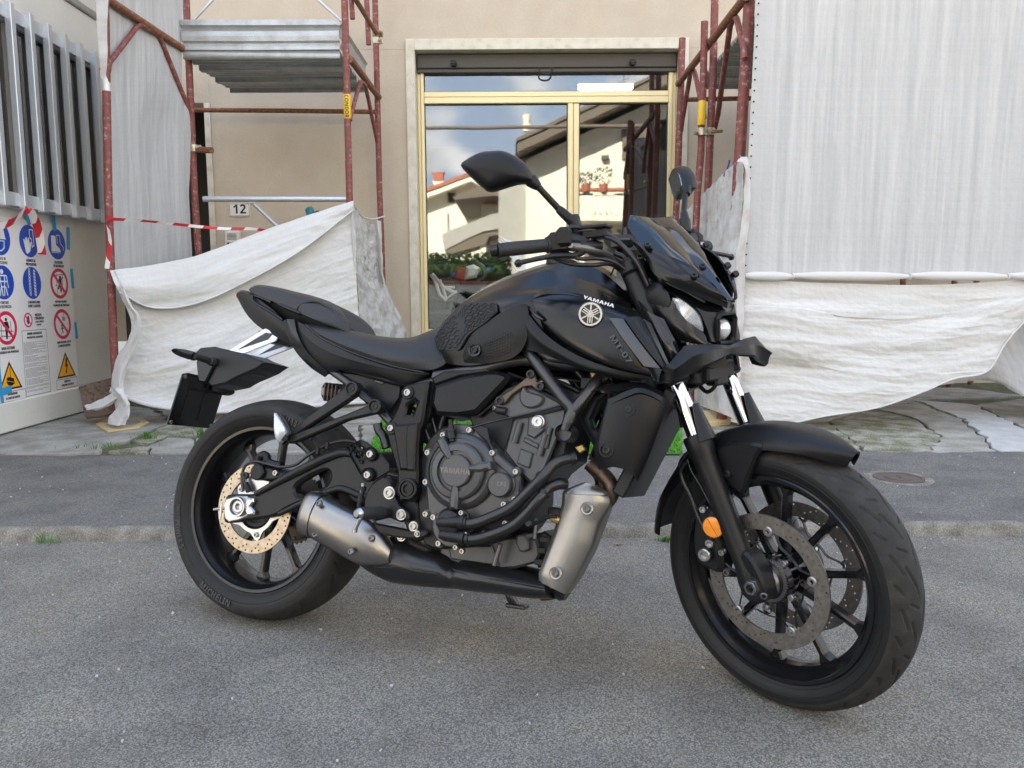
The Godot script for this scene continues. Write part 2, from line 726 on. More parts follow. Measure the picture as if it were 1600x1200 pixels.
func make_materials() -> void:
	# asphalt: stones of 4 to 8 mm in a dark binder, worn in broad patches
	var value := noise_image(11, 0.17, 1024, 1, FastNoiseLite.TYPE_CELLULAR)
	var round_n := FastNoiseLite.new()
	round_n.seed = 11
	round_n.noise_type = FastNoiseLite.TYPE_CELLULAR
	round_n.frequency = 0.17
	round_n.fractal_octaves = 1
	round_n.cellular_return_type = FastNoiseLite.RETURN_DISTANCE
	var bead := round_n.get_seamless_image(1024, 1024, true)
	bead.convert(Image.FORMAT_RGB8)
	var fine := noise_image(12, 0.42, 1024, 2)
	var dots := Image.create(1024, 1024, false, Image.FORMAT_RGB8)
	var seedling := RandomNumberGenerator.new()
	seedling.seed = 19
	var bytes := PackedByteArray()
	bytes.resize(1024 * 1024 * 3)
	for i in 1024 * 1024:
		var b := seedling.randi() & 255
		bytes[i * 3] = b
		bytes[i * 3 + 1] = b
		bytes[i * 3 + 2] = b
	dots.set_data(1024, 1024, false, Image.FORMAT_RGB8, bytes)
	var grit := mix_images(mix_images(mix_images(value, bead, 0.5), fine, 0.45), dots, 0.16)
	var broad := noise_image(13, 0.012, 512, 5)
	var blotch := ramped(broad, [0.0, Color(0.80, 0.795, 0.79), 0.35, Color(0.91, 0.905, 0.90), 0.6, Color(0.98, 0.98, 0.97), 1.0, Color(1, 0.97, 0.92)])
	var road := mat("worn asphalt", Color.WHITE, 0.9)
	textured(road, ramped(grit, [0.0, lin(0.042, 0.039, 0.033), 0.32, lin(0.068, 0.062, 0.053), 0.43, lin(0.115, 0.107, 0.092), 0.52, lin(0.185, 0.173, 0.150), 0.60, lin(0.29, 0.272, 0.24), 0.72, lin(0.43, 0.41, 0.37), 1.0, lin(0.54, 0.52, 0.475)]), 1.65)
	patched(road, blotch, 0.31)
	bumped(road, ImageTexture.create_from_image(grit), 0.22)
	var walk := mat("pavement asphalt", Color.WHITE, 0.88)
	textured(walk, ramped(grit, [0.0, lin(0.045, 0.044, 0.043), 0.32, lin(0.068, 0.067, 0.065), 0.46, lin(0.112, 0.107, 0.099), 0.55, lin(0.158, 0.151, 0.139), 0.66, lin(0.255, 0.245, 0.228), 1.0, lin(0.45, 0.44, 0.425)]), 1.25)
	patched(walk, blotch, 0.5)
	bumped(walk, ImageTexture.create_from_image(grit), 0.25)
	var cloudy := noise_image(21, 0.01, 512, 6)
	var speck := noise_image(22, 0.12, 512, 4)
	var both := mix_images(cloudy, speck, 0.4)
	var conc := mat("weathered concrete", Color.WHITE, 0.92)
	textured(conc, ramped(both, [0.0, lin(0.15, 0.14, 0.115), 0.4, lin(0.255, 0.24, 0.205), 0.6, lin(0.33, 0.315, 0.275), 1.0, lin(0.46, 0.44, 0.40)]), 0.8)
	bumped(conc, ImageTexture.create_from_image(both), 0.3)
	var pale := mat("pale new cement", Color.WHITE, 0.92)
	textured(pale, ramped(both, [0.0, lin(0.34, 0.335, 0.32), 0.5, lin(0.45, 0.445, 0.43), 1.0, lin(0.56, 0.555, 0.54)]), 1.2)
	bumped(pale, ImageTexture.create_from_image(both), 0.2)
	var mossy := mat("mossy broken concrete", Color.WHITE, 0.95)
	textured(mossy, ramped(mix_images(cloudy, speck, 0.5), [0.0, lin(0.07, 0.08, 0.03), 0.40, lin(0.15, 0.15, 0.085), 0.48, lin(0.23, 0.22, 0.16), 0.58, lin(0.30, 0.285, 0.235), 1.0, lin(0.46, 0.44, 0.40)]), 1.1)
	bumped(mossy, ImageTexture.create_from_image(both), 0.8)
	var soil := mat("soil and moss in the cracks", Color.WHITE, 1.0)
	textured(soil, ramped(both, [0.0, lin(0.04, 0.045, 0.018), 0.5, lin(0.10, 0.10, 0.05), 1.0, lin(0.20, 0.18, 0.12)]), 1.5)
	bumped(soil, ImageTexture.create_from_image(both), 1.0)
	var kerb := mat("dirty kerb stone", Color.WHITE, 0.95)
	textured(kerb, ramped(mix_images(cloudy, speck, 0.55), [0.0, lin(0.07, 0.062, 0.047), 0.4, lin(0.15, 0.137, 0.108), 0.55, lin(0.24, 0.225, 0.19), 1.0, lin(0.44, 0.42, 0.37)]), 2.0)
	bumped(kerb, ImageTexture.create_from_image(both), 0.9)
	var plaster := mat("beige plaster", Color.WHITE, 0.9)
	textured(plaster, ramped(both, [0.0, lin(0.47, 0.395, 0.30), 0.35, lin(0.515, 0.435, 0.335), 0.6, lin(0.535, 0.455, 0.355), 1.0, lin(0.59, 0.505, 0.40)]), 0.6)
	bumped(plaster, ImageTexture.create_from_image(speck), 0.08)
	var stone := mat("cream marble trim", Color.WHITE, 0.5)
	textured(stone, ramped(both, [0.0, lin(0.42, 0.37, 0.28), 0.45, lin(0.62, 0.57, 0.46), 1.0, lin(0.72, 0.68, 0.58)]), 1.4)
	mat("gold anodised aluminium", lin(0.76, 0.65, 0.38), 0.42, 0.3)
	mat("dark bronze housing", lin(0.07, 0.062, 0.052), 0.5, 0.3)
	mat("black rubber", lin(0.02, 0.02, 0.02), 0.6)
	mat("dark interior", lin(0.10, 0.095, 0.085), 0.9)
	mat("interior floor", lin(0.16, 0.15, 0.14), 0.6)
	var glass := mat("coated shop glass", Color(0.92, 0.95, 0.97, 0.15), 0.02, 1.0)
	glass.transparency = BaseMaterial3D.TRANSPARENCY_ALPHA
	var one := Image.create(4, 4, false, Image.FORMAT_RGB8)
	one.fill(Color.WHITE)
	glass.albedo_texture = ImageTexture.create_from_image(one)
	glass.uv1_triplanar = true
	glass.uv1_world_triplanar = true
	glass.uv1_scale = Vector3.ONE * 0.7
	bumped(glass, ImageTexture.create_from_image(noise_image(14, 0.008, 256, 2)), 0.012)
	mat("window glass", Color(0.05, 0.06, 0.07), 0.06, 0.0, 0.6)
	# site cabin
	var cabin := mat("cabin grey paint", Color.WHITE, 0.55)
	textured(cabin, ramped(both, [0.0, lin(0.62, 0.61, 0.555), 0.5, lin(0.68, 0.67, 0.61), 1.0, lin(0.72, 0.71, 0.65)]), 0.5)
	mat("cabin aluminium", lin(0.62, 0.63, 0.63), 0.42, 0.5)
	mat("galvanised bar", lin(0.60, 0.63, 0.66), 0.45, 0.6)
	# scaffold
	var rust := noise_image(31, 0.03, 512, 5)
	var red := mat("red scaffold paint", Color.WHITE, 0.55)
	textured(red, ramped(rust, [0.0, lin(0.42, 0.34, 0.27), 0.215, lin(0.36, 0.27, 0.21), 0.235, lin(0.24, 0.075, 0.062), 0.5, lin(0.22, 0.052, 0.048), 0.62, lin(0.19, 0.05, 0.042), 0.70, lin(0.16, 0.06, 0.035), 1.0, lin(0.12, 0.05, 0.026)]), 1.3)
	bumped(red, ImageTexture.create_from_image(rust), 0.06)
	var brown := mat("rusty scaffold tube", Color.WHITE, 0.75)
	textured(brown, ramped(rust, [0.0, lin(0.36, 0.22, 0.14), 0.4, lin(0.24, 0.10, 0.05), 0.7, lin(0.17, 0.06, 0.03), 1.0, lin(0.10, 0.04, 0.022)]), 2.0)
	bumped(brown, ImageTexture.create_from_image(rust), 0.1)
	var galv := mat("galvanised steel deck", Color.WHITE, 0.5, 0.55)
	textured(galv, ramped(both, [0.0, lin(0.26, 0.25, 0.22), 0.4, lin(0.42, 0.43, 0.42), 1.0, lin(0.58, 0.61, 0.62)]), 1.3)
	mat("yellow sticker", lin(0.80, 0.50, 0.02), 0.5)
	mat("printed black", lin(0.015, 0.015, 0.018), 0.6)
	mat("rusty clamp", lin(0.34, 0.22, 0.12), 0.6, 0.5)
	mat("zinc clamp", lin(0.52, 0.47, 0.36), 0.4, 0.7)
	# cloth: woven netting
	var rng := RandomNumberGenerator.new()
	rng.seed = 5
	var weave := Image.create(512, 512, false, Image.FORMAT_RGB8)
	var col := []
	var row := []
	for i in 512:
		col.append(rng.randf())
		row.append(rng.randf())
	for y in 512:
		for x in 512:
			var v: float = 0.5 + 0.16 * (col[x] - 0.5) + 0.20 * (row[y] - 0.5) + 0.30 * (rng.randf() - 0.5)
			weave.set_pixel(x, y, Color(v, v, v))
	# threads that bunch together lengthwise: a walk across the cloth with wide and narrow steps
	var streak := Image.create(512, 512, false, Image.FORMAT_RGB8)
	var wide := FastNoiseLite.new()
	wide.seed = 51
	wide.frequency = 1.0
	wide.fractal_octaves = 5
	wide.fractal_gain = 0.75
	for x in 512:
		var edge := clampf(x / 60.0, 0, 1)
		for y in 512:
			var v := 0.5 + 0.75 * wide.get_noise_2d(x * 0.045, y * 0.0028 * (1.0 - 0.0)) * edge + 0.14 * (rng.randf() - 0.5)
			v = clampf(v, 0, 1)
			streak.set_pixel(x, y, Color(v, v, v))
	var lengthwise := streak.duplicate()
	lengthwise.rotate_90(CLOCKWISE)
	var weave_tex := ImageTexture.create_from_image(weave)
	var net := mat("white scaffold netting", Color.WHITE, 0.85)
	net.albedo_texture = ramped(mix_images(streak, weave, 0.35), [0.0, lin(0.38, 0.385, 0.385), 0.4, lin(0.49, 0.492, 0.49), 0.6, lin(0.545, 0.545, 0.54), 1.0, lin(0.66, 0.66, 0.65)])
	net.uv1_scale = Vector3(0.62, 0.37, 1)
	bumped(net, weave_tex, 0.05)
	net.backlight_enabled = true
	net.backlight = Color(0.35, 0.35, 0.35)
	var cloth := mat("creased white sheeting", Color.WHITE, 0.85)
	cloth.albedo_texture = ramped(mix_images(lengthwise, weave, 0.5), [0.0, lin(0.46, 0.45, 0.425), 0.4, lin(0.60, 0.59, 0.565), 0.6, lin(0.66, 0.65, 0.625), 1.0, lin(0.78, 0.77, 0.745)])
	cloth.uv1_scale = Vector3(0.55, 0.75, 1)
	bumped(cloth, weave_tex, 0.08)
	cloth.backlight_enabled = true
	cloth.backlight = Color(0.3, 0.3, 0.3)
	var soiled := mat("stained white sheeting", Color.WHITE, 0.88)
	soiled.albedo_texture = ramped(mix_images(mix_images(lengthwise, weave, 0.5), noise_image(41, 0.016, 512, 5), 0.55), [0.0, lin(0.40, 0.32, 0.30), 0.33, lin(0.50, 0.46, 0.44), 0.5, lin(0.57, 0.56, 0.545), 1.0, lin(0.72, 0.715, 0.70)])
	soiled.uv1_scale = Vector3(0.6, 0.6, 1)
	bumped(soiled, weave_tex, 0.08)
	soiled.backlight_enabled = true
	soiled.backlight = Color(0.3, 0.3, 0.3)
	mat("white cord", lin(0.7, 0.7, 0.68), 0.8)
	mat("purple cord", lin(0.10, 0.05, 0.25), 0.7)
	mat("red tape", lin(0.62, 0.03, 0.05), 0.4)
	mat("white tape", lin(0.80, 0.78, 0.76), 0.4)
	mat("blue tape", lin(0.03, 0.30, 0.58), 0.5)
	mat("white plastic", lin(0.72, 0.71, 0.67), 0.4)
	mat("teal plastic", lin(0.02, 0.20, 0.25), 0.4)
	mat("turf green", lin(0.05, 0.19, 0.015), 0.85)
	mat("turf pale green", lin(0.10, 0.33, 0.03), 0.8)
	mat("weed green", lin(0.07, 0.19, 0.02), 0.8)
	mat("coir brown", lin(0.20, 0.14, 0.10), 1.0)
	mat("raw board", lin(0.55, 0.42, 0.22), 0.75)
	mat("rusty iron", lin(0.125, 0.095, 0.082), 0.8, 0.3)
	mat("dry leaf", lin(0.50, 0.19, 0.05), 0.8)
	mat("red floor strip", lin(0.35, 0.05, 0.04), 0.5)


func ground_plate(called: String, outline: PackedVector2Array, y0: float, y1: float, m: Material, parent: Node, c := 0.004) -> MeshInstance3D:
	return plate(called, outline, y0, y1, m, parent, c, [], Transform3D(Basis(Vector3.RIGHT, Vector3.FORWARD, Vector3.UP), Vector3.ZERO))


func structure(n: Node) -> Node:
	n.set_meta("kind", "structure")
	return n


func build_ground() -> void:
	# road surface with a shallow, uneven camber
	var st := tool()
	var n := FastNoiseLite.new()
	n.seed = 3
	n.frequency = 0.5
	st.set_smooth_group(fresh())
	var xs := []
	var zs := []
	for i in 61:
		xs.append(-6.0 + 0.2 * i)
	xs = [-150.0, -40.0, -12.0] + xs + [12.0, 40.0, 150.0]
	for i in 46:
		zs.append(-2.868 + 0.2 * i)
	zs = zs + [9.0, 40.0, 150.0]
	for i in xs.size() - 1:
		for j in zs.size() - 1:
			var p := []
			for q in [[i, j], [i, j + 1], [i + 1, j + 1], [i + 1, j]]:
				var x: float = xs[q[0]]
				var z: float = zs[q[1]]
				var y := 0.004 * n.get_noise_2d(x, z) if absf(x) < 5.9 and z > -2.7 and z < 6 and Vector2(x + 0.3, z + 1.7).length() > 1.6 else 0.0
				p.append(Vector3(x, y, z))
			quad(st, p[0], p[3], p[2], p[1])
	structure(put("road", st, mats["worn asphalt"], self))
	# low kerb with a chipped, uneven face
	st = tool()
	var rng := RandomNumberGenerator.new()
	rng.seed = 9
	var prev := []
	st.set_smooth_group(fresh())
	for i in 241:
		var x := -9.0 + 0.075 * i
		var w := 0.012 * (n.get_noise_2d(x * 6.0, 4.0) + 0.5 * n.get_noise_2d(x * 22.0, 8.0))
		var hgt := 0.043 + 0.006 * n.get_noise_2d(x * 9.0, 2.0)
		var ring := [Vector3(x, -0.02, -2.862 + w * 1.6), Vector3(x, 0.008, -2.870 + w), Vector3(x, hgt * 0.7, -2.877 + w * 0.8), Vector3(x, hgt, -2.886 + w * 0.6), Vector3(x, 0.0472, -2.900 + w * 0.5), Vector3(x, 0.0440, -2.935)]
		if i:
			for k in 5:
				quad(st, prev[k], prev[k + 1], ring[k + 1], ring[k])
		prev = ring
	structure(put("kerb", st, mats["dirty kerb stone"], self))
	# asphalt pavement, its far edge ragged
	var edge := PackedVector2Array([Vector2(-12, 2.904), Vector2(12, 2.904)])
	for i in 121:
		var x := 12.0 - 0.2 * i
		edge.append(Vector2(x, 4.24 + 0.03 * n.get_noise_2d(x * 4.0, 0.0) + 0.02 * n.get_noise_2d(x * 15.0, 3.0)))
	structure(ground_plate("pavement", edge, -0.05, 0.046, mats["pavement asphalt"], self, 0.002))
	# concrete forecourt: a soil bed with broken slabs on it
	var court := group_node("forecourt", self)
	structure(court)
	ground_plate("crack_bed", PackedVector2Array([Vector2(-12, 4.1), Vector2(12, 4.1), Vector2(12, 7.7), Vector2(-12, 7.7)]), -0.05, 0.034, mats["soil and moss in the cracks"], court, 0.001)
	var slabs := [
		[V2([-3727,4251,-2481,4284,-2291,4314,-2371,4541,-2298,4639,-2356,5320,-2728,5929,-3744,6716,-5919,6814]), "weathered concrete"],
		[V2([-2240,4313,-2108,4474,-2000,4270]), "mossy broken concrete"],
		[V2([-1993,4270,-2097,4474,-2104,4737,-1944,4711,-1714,4297]), "weathered concrete"],
		[V2([-1699,4297,-1929,4710,-1843,4750,-936,4721,-850,4272]), "weathered concrete"],
		[V2([-2257,4617,-2306,5265,-2103,5105,-1932,4796,-2132,4803,-2129,4553]), "mossy broken concrete"],
		[V2([-2323,5345,-2678,5927,-1840,5893,-1657,5294,-2098,5154]), "weathered concrete"],
		[V2([-2076,5079,-1633,5215,-1023,5167,-949,4786,-1868,4816,-1924,4818]), "weathered concrete"],
		[V2([-1821,5892,-1639,5294,-432,5224,-540,6573,-2735,6671]), "weathered concrete"],
		[V2([-835,4271,-1005,5167,1172,5090,974,4218]), "weathered concrete"],
		[V2([-414,5223,1358,5160,1698,6473,-518,6572]), "weathered concrete"],
		[V2([988,4218,1189,5090,1690,5072,2080,5160,1960,4485,1894,4209]), "mossy broken concrete"],
		[V2([2115,5185,2629,5715,2729,5352,2580,4671,2381,4357,2211,4182,1908,4208,1984,4504]), "mossy broken concrete"],
		[V2([2685,5777,3155,6102,3028,5258,2623,4205,2232,4182,2572,4628,2774,5407]), "weathered concrete"],
		[V2([3211,6173,3514,5945,3084,4450,2980,4194,2640,4204,3053,5257]), "pale new cement"],
		[V2([3542,5943,4125,6285,4022,5090,3333,4201,3001,4194,3106,4449]), "weathered concrete"],
		[V2([1375,5159,1711,5147,2111,5238,2681,5810,3210,6211,4225,6440,4002,6980,1879,7084]), "weathered concrete"],
	]
	var k := 0
	var rag := FastNoiseLite.new()
	rag.seed = 88
	rag.frequency = 1.0
	for s in slabs:
		k += 1
		ground_plate("slab", ragged(s[0], rag), 0.0, 0.050 + 0.002 * (k % 3), mats[s[1]], court, 0.004)


func ragged(p: PackedVector2Array, n: FastNoiseLite) -> PackedVector2Array:
	# broken edges: every side is cut into short pieces that stray from the line
	var out := PackedVector2Array()
	for i in p.size():
		var a := p[i]
		var b := p[(i + 1) % p.size()]
		var k := clampi(int(a.distance_to(b) / 0.07), 1, 40)
		for j in k:
			var q := a.lerp(b, float(j) / k)
			out.append(q + Vector2(n.get_noise_2d(q.x * 7.0, q.y * 7.0), n.get_noise_2d(q.x * 7.0 + 50.0, q.y * 7.0)) * 0.045 + Vector2(n.get_noise_2d(q.x * 31.0, q.y * 31.0), n.get_noise_2d(q.x * 31.0, q.y * 31.0 + 9.0)) * 0.012)
	return out


func wall_box(called: String, x0: float, x1: float, y0: float, y1: float, z0: float, z1: float, m: Material, parent: Node, c := 0.003) -> MeshInstance3D:
	return box(called, Vector3((x0 + x1) / 2, (y0 + y1) / 2, (z0 + z1) / 2), Vector3(x1 - x0, y1 - y0, absf(z1 - z0)), m, parent, c)


func build_shop() -> void:
	var b := group_node("shop_building", self)
	tagged(b, "beige plastered shop building with a gold framed glass entrance in a cream surround", "building")
	var pl: Material = mats["beige plaster"]
	wall_box("wall", -2.765, -0.872, 0, 3.13, -7.8, -7.5, pl, b)
	wall_box("wall", -10.0, -4.0, 0, 3.13, -7.8, -7.5, pl, b)
	wall_box("wall", 1.552, 10.0, 0, 3.13, -7.8, -7.5, pl, b)
	wall_box("wall", -10.0, 10.0, 3.13, 11.2, -7.8, -7.5, pl, b)
	wall_box("wall", -4.0, -2.765, 2.67, 3.129, -7.8, -7.502, pl, b)
	wall_box("side_wall", -10.0, -9.7, 0, 11.2, -16.0, -7.801, pl, b)
	wall_box("side_wall", 9.7, 10.0, 0, 11.2, -16.0, -7.801, pl, b)
	wall_box("back_wall", -9.7, 9.7, 0, 11.2, -16.0, -15.7, pl, b)
	wall_box("roof", -10.3, 10.3, 11.201, 11.45, -16.2, -7.2, mats["weathered concrete"], b)
	wall_box("upper_floor", -9.7, 9.7, 3.3, 3.6, -15.7, -7.801, mats["dark interior"], b)
	# dark doorway at the left and its pale frame
	wall_box("doorway_back", -4.3, -2.4, 0, 2.9, -8.9, -8.8, mats["dark bronze housing"], b)
	wall_box("doorway_frame", -2.822, -2.766, 0.0, 2.668, -7.62, -7.488, mats["cream marble trim"], b)
	# shop room
	wall_box("shop_floor", -2.4, 3.6, 0.0, 0.42, -13.5, -7.801, mats["interior floor"], b)
	wall_box("shop_side_wall", -2.6, -2.4, 0.0, 3.3, -13.5, -7.801, mats["dark interior"], b)
	wall_box("shop_side_wall", 3.6, 3.8, 0.0, 3.3, -13.5, -7.801, mats["dark interior"], b)
	wall_box("shop_back_wall", -2.4, 3.6, 0.42, 3.3, -13.5, -13.3, mats["dark interior"], b)
	# cream surround
	var tr: Material = mats["cream marble trim"]
	wall_box("door_surround", -0.953, -0.871, 0.0, 3.215, -7.7, -7.472, tr, b)
	wall_box("door_surround", 1.551, 1.632, 0.0, 3.215, -7.7, -7.472, tr, b)
	wall_box("door_surround", -0.871, 1.551, 3.12, 3.215, -7.7, -7.472, tr, b)
	wall_box("threshold", -0.871, 1.551, 0.0, 0.50, -7.80, -7.475, tr, b)
	# roller shutter housing
	var sh := box("shutter_housing", Vector3(0.34, 3.05, -7.66), Vector3(2.41, 0.13, 0.16), mats["dark bronze housing"], b, 0.008)
	box("shutter_rail", Vector3(0, -0.085, 0.012), Vector3(2.41, 0.036, 0.12), mats["dark bronze housing"], sh, 0.006)
	for x in [-0.86, 0.79]:
		var st := tool()
		add_box(st, Transform3D(Basis(), Vector3(x, -0.03, 0.105)), Vector3(0.05, 0.05, 0.05), 0.008)
		add_rod(st, Vector3(x - 0.03, -0.03, 0.125), Vector3(x + 0.03, -0.03, 0.125), 0.012)
		put("shutter_guide", st, mats["black rubber"], sh)
	tube("shutter_handle", V3([-70,-70,110, -68,-108,120, -40,-128,124, 0,-130,124, 28,-122,124, 44,-100,120, 46,-70,110]), [0.008], mats["black rubber"], sh, 8, 4)
	# gold framed glazing
	var g: Material = mats["gold anodised aluminium"]
	var f := group_node("shop_front", b)
	var zf := -7.62
	for e in [[-0.870, -0.838, 0.50, 2.985, 0.0], [-0.838, -0.806, 0.50, 2.985, 0.012], [1.517, 1.550, 0.50, 2.985, 0.0], [1.478, 1.517, 0.50, 2.985, 0.012]]:
		wall_box("frame_post", e[0], e[1], e[2], e[3], zf - 0.05, zf + e[4], g, f, 0.005)
	wall_box("transom_rail", -0.806, 1.478, 2.735, 2.785, zf - 0.05, zf + 0.010, g, f, 0.006)
	wall_box("transom_rail", -0.806, 1.478, 2.675, 2.733, zf - 0.05, zf + 0.018, g, f, 0.006)
	wall_box("mullion", 0.537, 0.589, 0.575, 2.674, zf - 0.05, zf + 0.016, g, f, 0.006)
	wall_box("mullion", 0.591, 0.645, 0.575, 2.674, zf - 0.05, zf + 0.010, g, f, 0.006)
	wall_box("bottom_rail", -0.806, 1.478, 0.50, 0.574, zf - 0.05, zf + 0.012, g, f, 0.006)
	for e in [[-0.806, 0.537, 0.574, 2.675], [0.645, 1.478, 0.574, 2.675], [-0.806, 1.478, 2.785, 2.985]]:
		wall_box("pane", e[0], e[1], e[2], e[3], zf - 0.034, zf - 0.028, mats["coated shop glass"], f, 0.0)
	# black bead round each pane
	for e in [[-0.806, 0.537, 0.574, 2.675], [0.645, 1.478, 0.574, 2.675], [-0.806, 1.478, 2.785, 2.985]]:
		var st := tool()
		var w := 0.007
		for q in [[e[0], e[0] + w, e[2], e[3]], [e[1] - w, e[1], e[2], e[3]], [e[0] + w, e[1] - w, e[2], e[2] + w], [e[0] + w, e[1] - w, e[3] - w, e[3]]]:
			add_box(st, Transform3D(Basis(), Vector3((q[0] + q[1]) / 2, (q[2] + q[3]) / 2, zf - 0.022)), Vector3(q[1] - q[0], q[3] - q[2], 0.012), 0.002)
		put("glazing_bead", st, mats["black rubber"], f)
	# strip lamp that hangs in the shop
	var lamp := group_node("strip_lamp", self, Transform3D(Basis(), Vector3(1.05, 3.16, -9.0)))
	tagged(lamp, "lit white fluorescent strip lamp inside the shop behind the top pane", "lamp")
	box("lamp_housing", Vector3(0, 0.045, 0), Vector3(0.62, 0.04, 0.12), mats["white plastic"], lamp, 0.006)
	var glow := mat("lit tube", Color(1, 1, 1), 0.4)
	glow.emission_enabled = true
	glow.emission = Color(1.0, 0.98, 0.94)
	glow.emission_energy_multiplier = 3.0
	box("lamp_tube", Vector3(0, -0.005, 0.0), Vector3(0.60, 0.05, 0.08), glow, lamp, 0.015)
	var al := AreaLight3D.new()
	al.name = "strip_light"
	al.area_size = Vector2(0.6, 0.08)
	al.light_energy = 0.6
	al.area_range = 12.0
	al.shadow_enabled = true
	al.rotation = Vector3(-PI / 2, 0, 0)
	al.position = Vector3(0, -0.035, 0)
	lamp.add_child(al)


func build_container() -> void:
	var c := group_node("site_cabin", self, Transform3D(Basis(), Vector3(-3.2, 0.05, -4.2)))
	tagged(c, "pale grey portable site cabin with a barred window at the left edge", "cabin")
	var m: Material = mats["cabin grey paint"]
	# local: x = 0 on the face, z runs from +1.6 (near) to -2.2 (far)
	box("wall_panel", Vector3(-1.15, 1.59, -0.3), Vector3(2.3, 2.78, 3.78), m, c, 0.01)
	box("base_beam", Vector3(-1.145, 0.105, -0.3), Vector3(2.34, 0.19, 3.82), m, c, 0.008)
	box("roof_trim", Vector3(-1.13, 3.07, -0.3), Vector3(2.36, 0.17, 3.84), mats["cabin aluminium"], c, 0.02)
	for z in [-0.35, 1.1]:
		var st := tool()
		add_box(st, Transform3D(Basis(), Vector3(0.024, 0.082, z)), Vector3(0.004, 0.10, 0.40), 0.0)
		put("fork_pocket", st, mats["dark interior"], c)
		var rim := tool()
		for q in [[0.135, 0.0, 0.012, 0.42], [0.029, 0.0, 0.012, 0.42], [0.082, 0.206, 0.118, 0.012], [0.082, -0.206, 0.118, 0.012]]:
			add_box(rim, Transform3D(Basis(), Vector3(0.028, q[0], z + q[1])), Vector3(0.012, q[2], q[3]), 0.002)
		put("fork_pocket_rim", rim, m, c)
	# window with its security bars: y from 1.415 to 2.66 above the base, z from -0.82 to -2.08
	var w := group_node("window", c)
	var al: Material = mats["cabin aluminium"]
	var z0 := 0.1
	var z1 := -2.10
	var y0 := 1.42
	var y1 := 2.67
	box("frame", Vector3(0.02, y1 - 0.05, (z0 + z1) / 2), Vector3(0.05, 0.10, z0 - z1), al, w, 0.004)
	box("frame", Vector3(0.02, y0 + 0.05, (z0 + z1) / 2), Vector3(0.05, 0.10, z0 - z1), al, w, 0.004)
	box("frame", Vector3(0.02, (y0 + y1) / 2, z1 + 0.04), Vector3(0.05, y1 - y0 - 0.2, 0.08), al, w, 0.004)
	box("frame", Vector3(0.02, (y0 + y1) / 2, -1.0), Vector3(0.045, y1 - y0 - 0.2, 0.07), al, w, 0.004)
	box("pane", Vector3(0.004, (y0 + y1) / 2, (z0 + z1) / 2), Vector3(0.008, y1 - y0 - 0.1, z0 - z1 - 0.1), mats["window glass"], w, 0.0)
	for i in 11:
		var z := -1.925 + 0.2 * i
		if z > 0.05:
			break
		var st := tool()
		add_box(st, Transform3D(Basis(), Vector3(0.092, (y0 + y1) / 2, z)), Vector3(0.044, y1 - y0 + 0.01, 0.046), 0.004)
		add_box(st, Transform3D(Basis(), Vector3(0.085, (y0 + y1) / 2, z - 0.026)), Vector3(0.030, y1 - y0, 0.008), 0.002)
		put("security_bar", st, mats["galvanised bar"], w)
		box("inner_mullion", Vector3(0.022, (y0 + y1) / 2, z - 0.105), Vector3(0.034, y1 - y0 - 0.2, 0.03), al, w, 0.004)
	for y in [y0 + 0.05, y1 - 0.05]:
		box("bar_rail", Vector3(0.072, y, (z0 + z1) / 2), Vector3(0.016, 0.085, z0 - z1), mats["galvanised bar"], w, 0.003)


# ---------------------------------------------------------------- scaffold
func bent(called: String, p: PackedVector3Array, r: float, m: Material, parent: Node, sub := 1) -> MeshInstance3D:
	return tube(called, p, [r], m, parent, 12, sub)


func clamp_at(st: SurfaceTool, at: Vector3, axis: Vector3, r: float) -> void:
	var b := Transform3D(frame_along(axis), at)
	add_lathe(st, b, PackedVector2Array([Vector2(r + 0.002, -0.026), Vector2(r + 0.008, -0.026), Vector2(r + 0.009, 0.026), Vector2(r + 0.002, 0.026)]), 14)
	add_box(st, b * Transform3D(Basis(), Vector3(r + 0.018, 0, 0)), Vector3(0.03, 0.05, 0.03), 0.006)
	add_rod(st, b * Vector3(r + 0.02, 0, -0.03), b * Vector3(r + 0.02, 0, 0.06), 0.008, 0.008, 6)
	add_rod(st, b * Vector3(r + 0.02, 0, 0.03), b * Vector3(r + 0.02, 0, 0.048), 0.014, 0.014, 6)


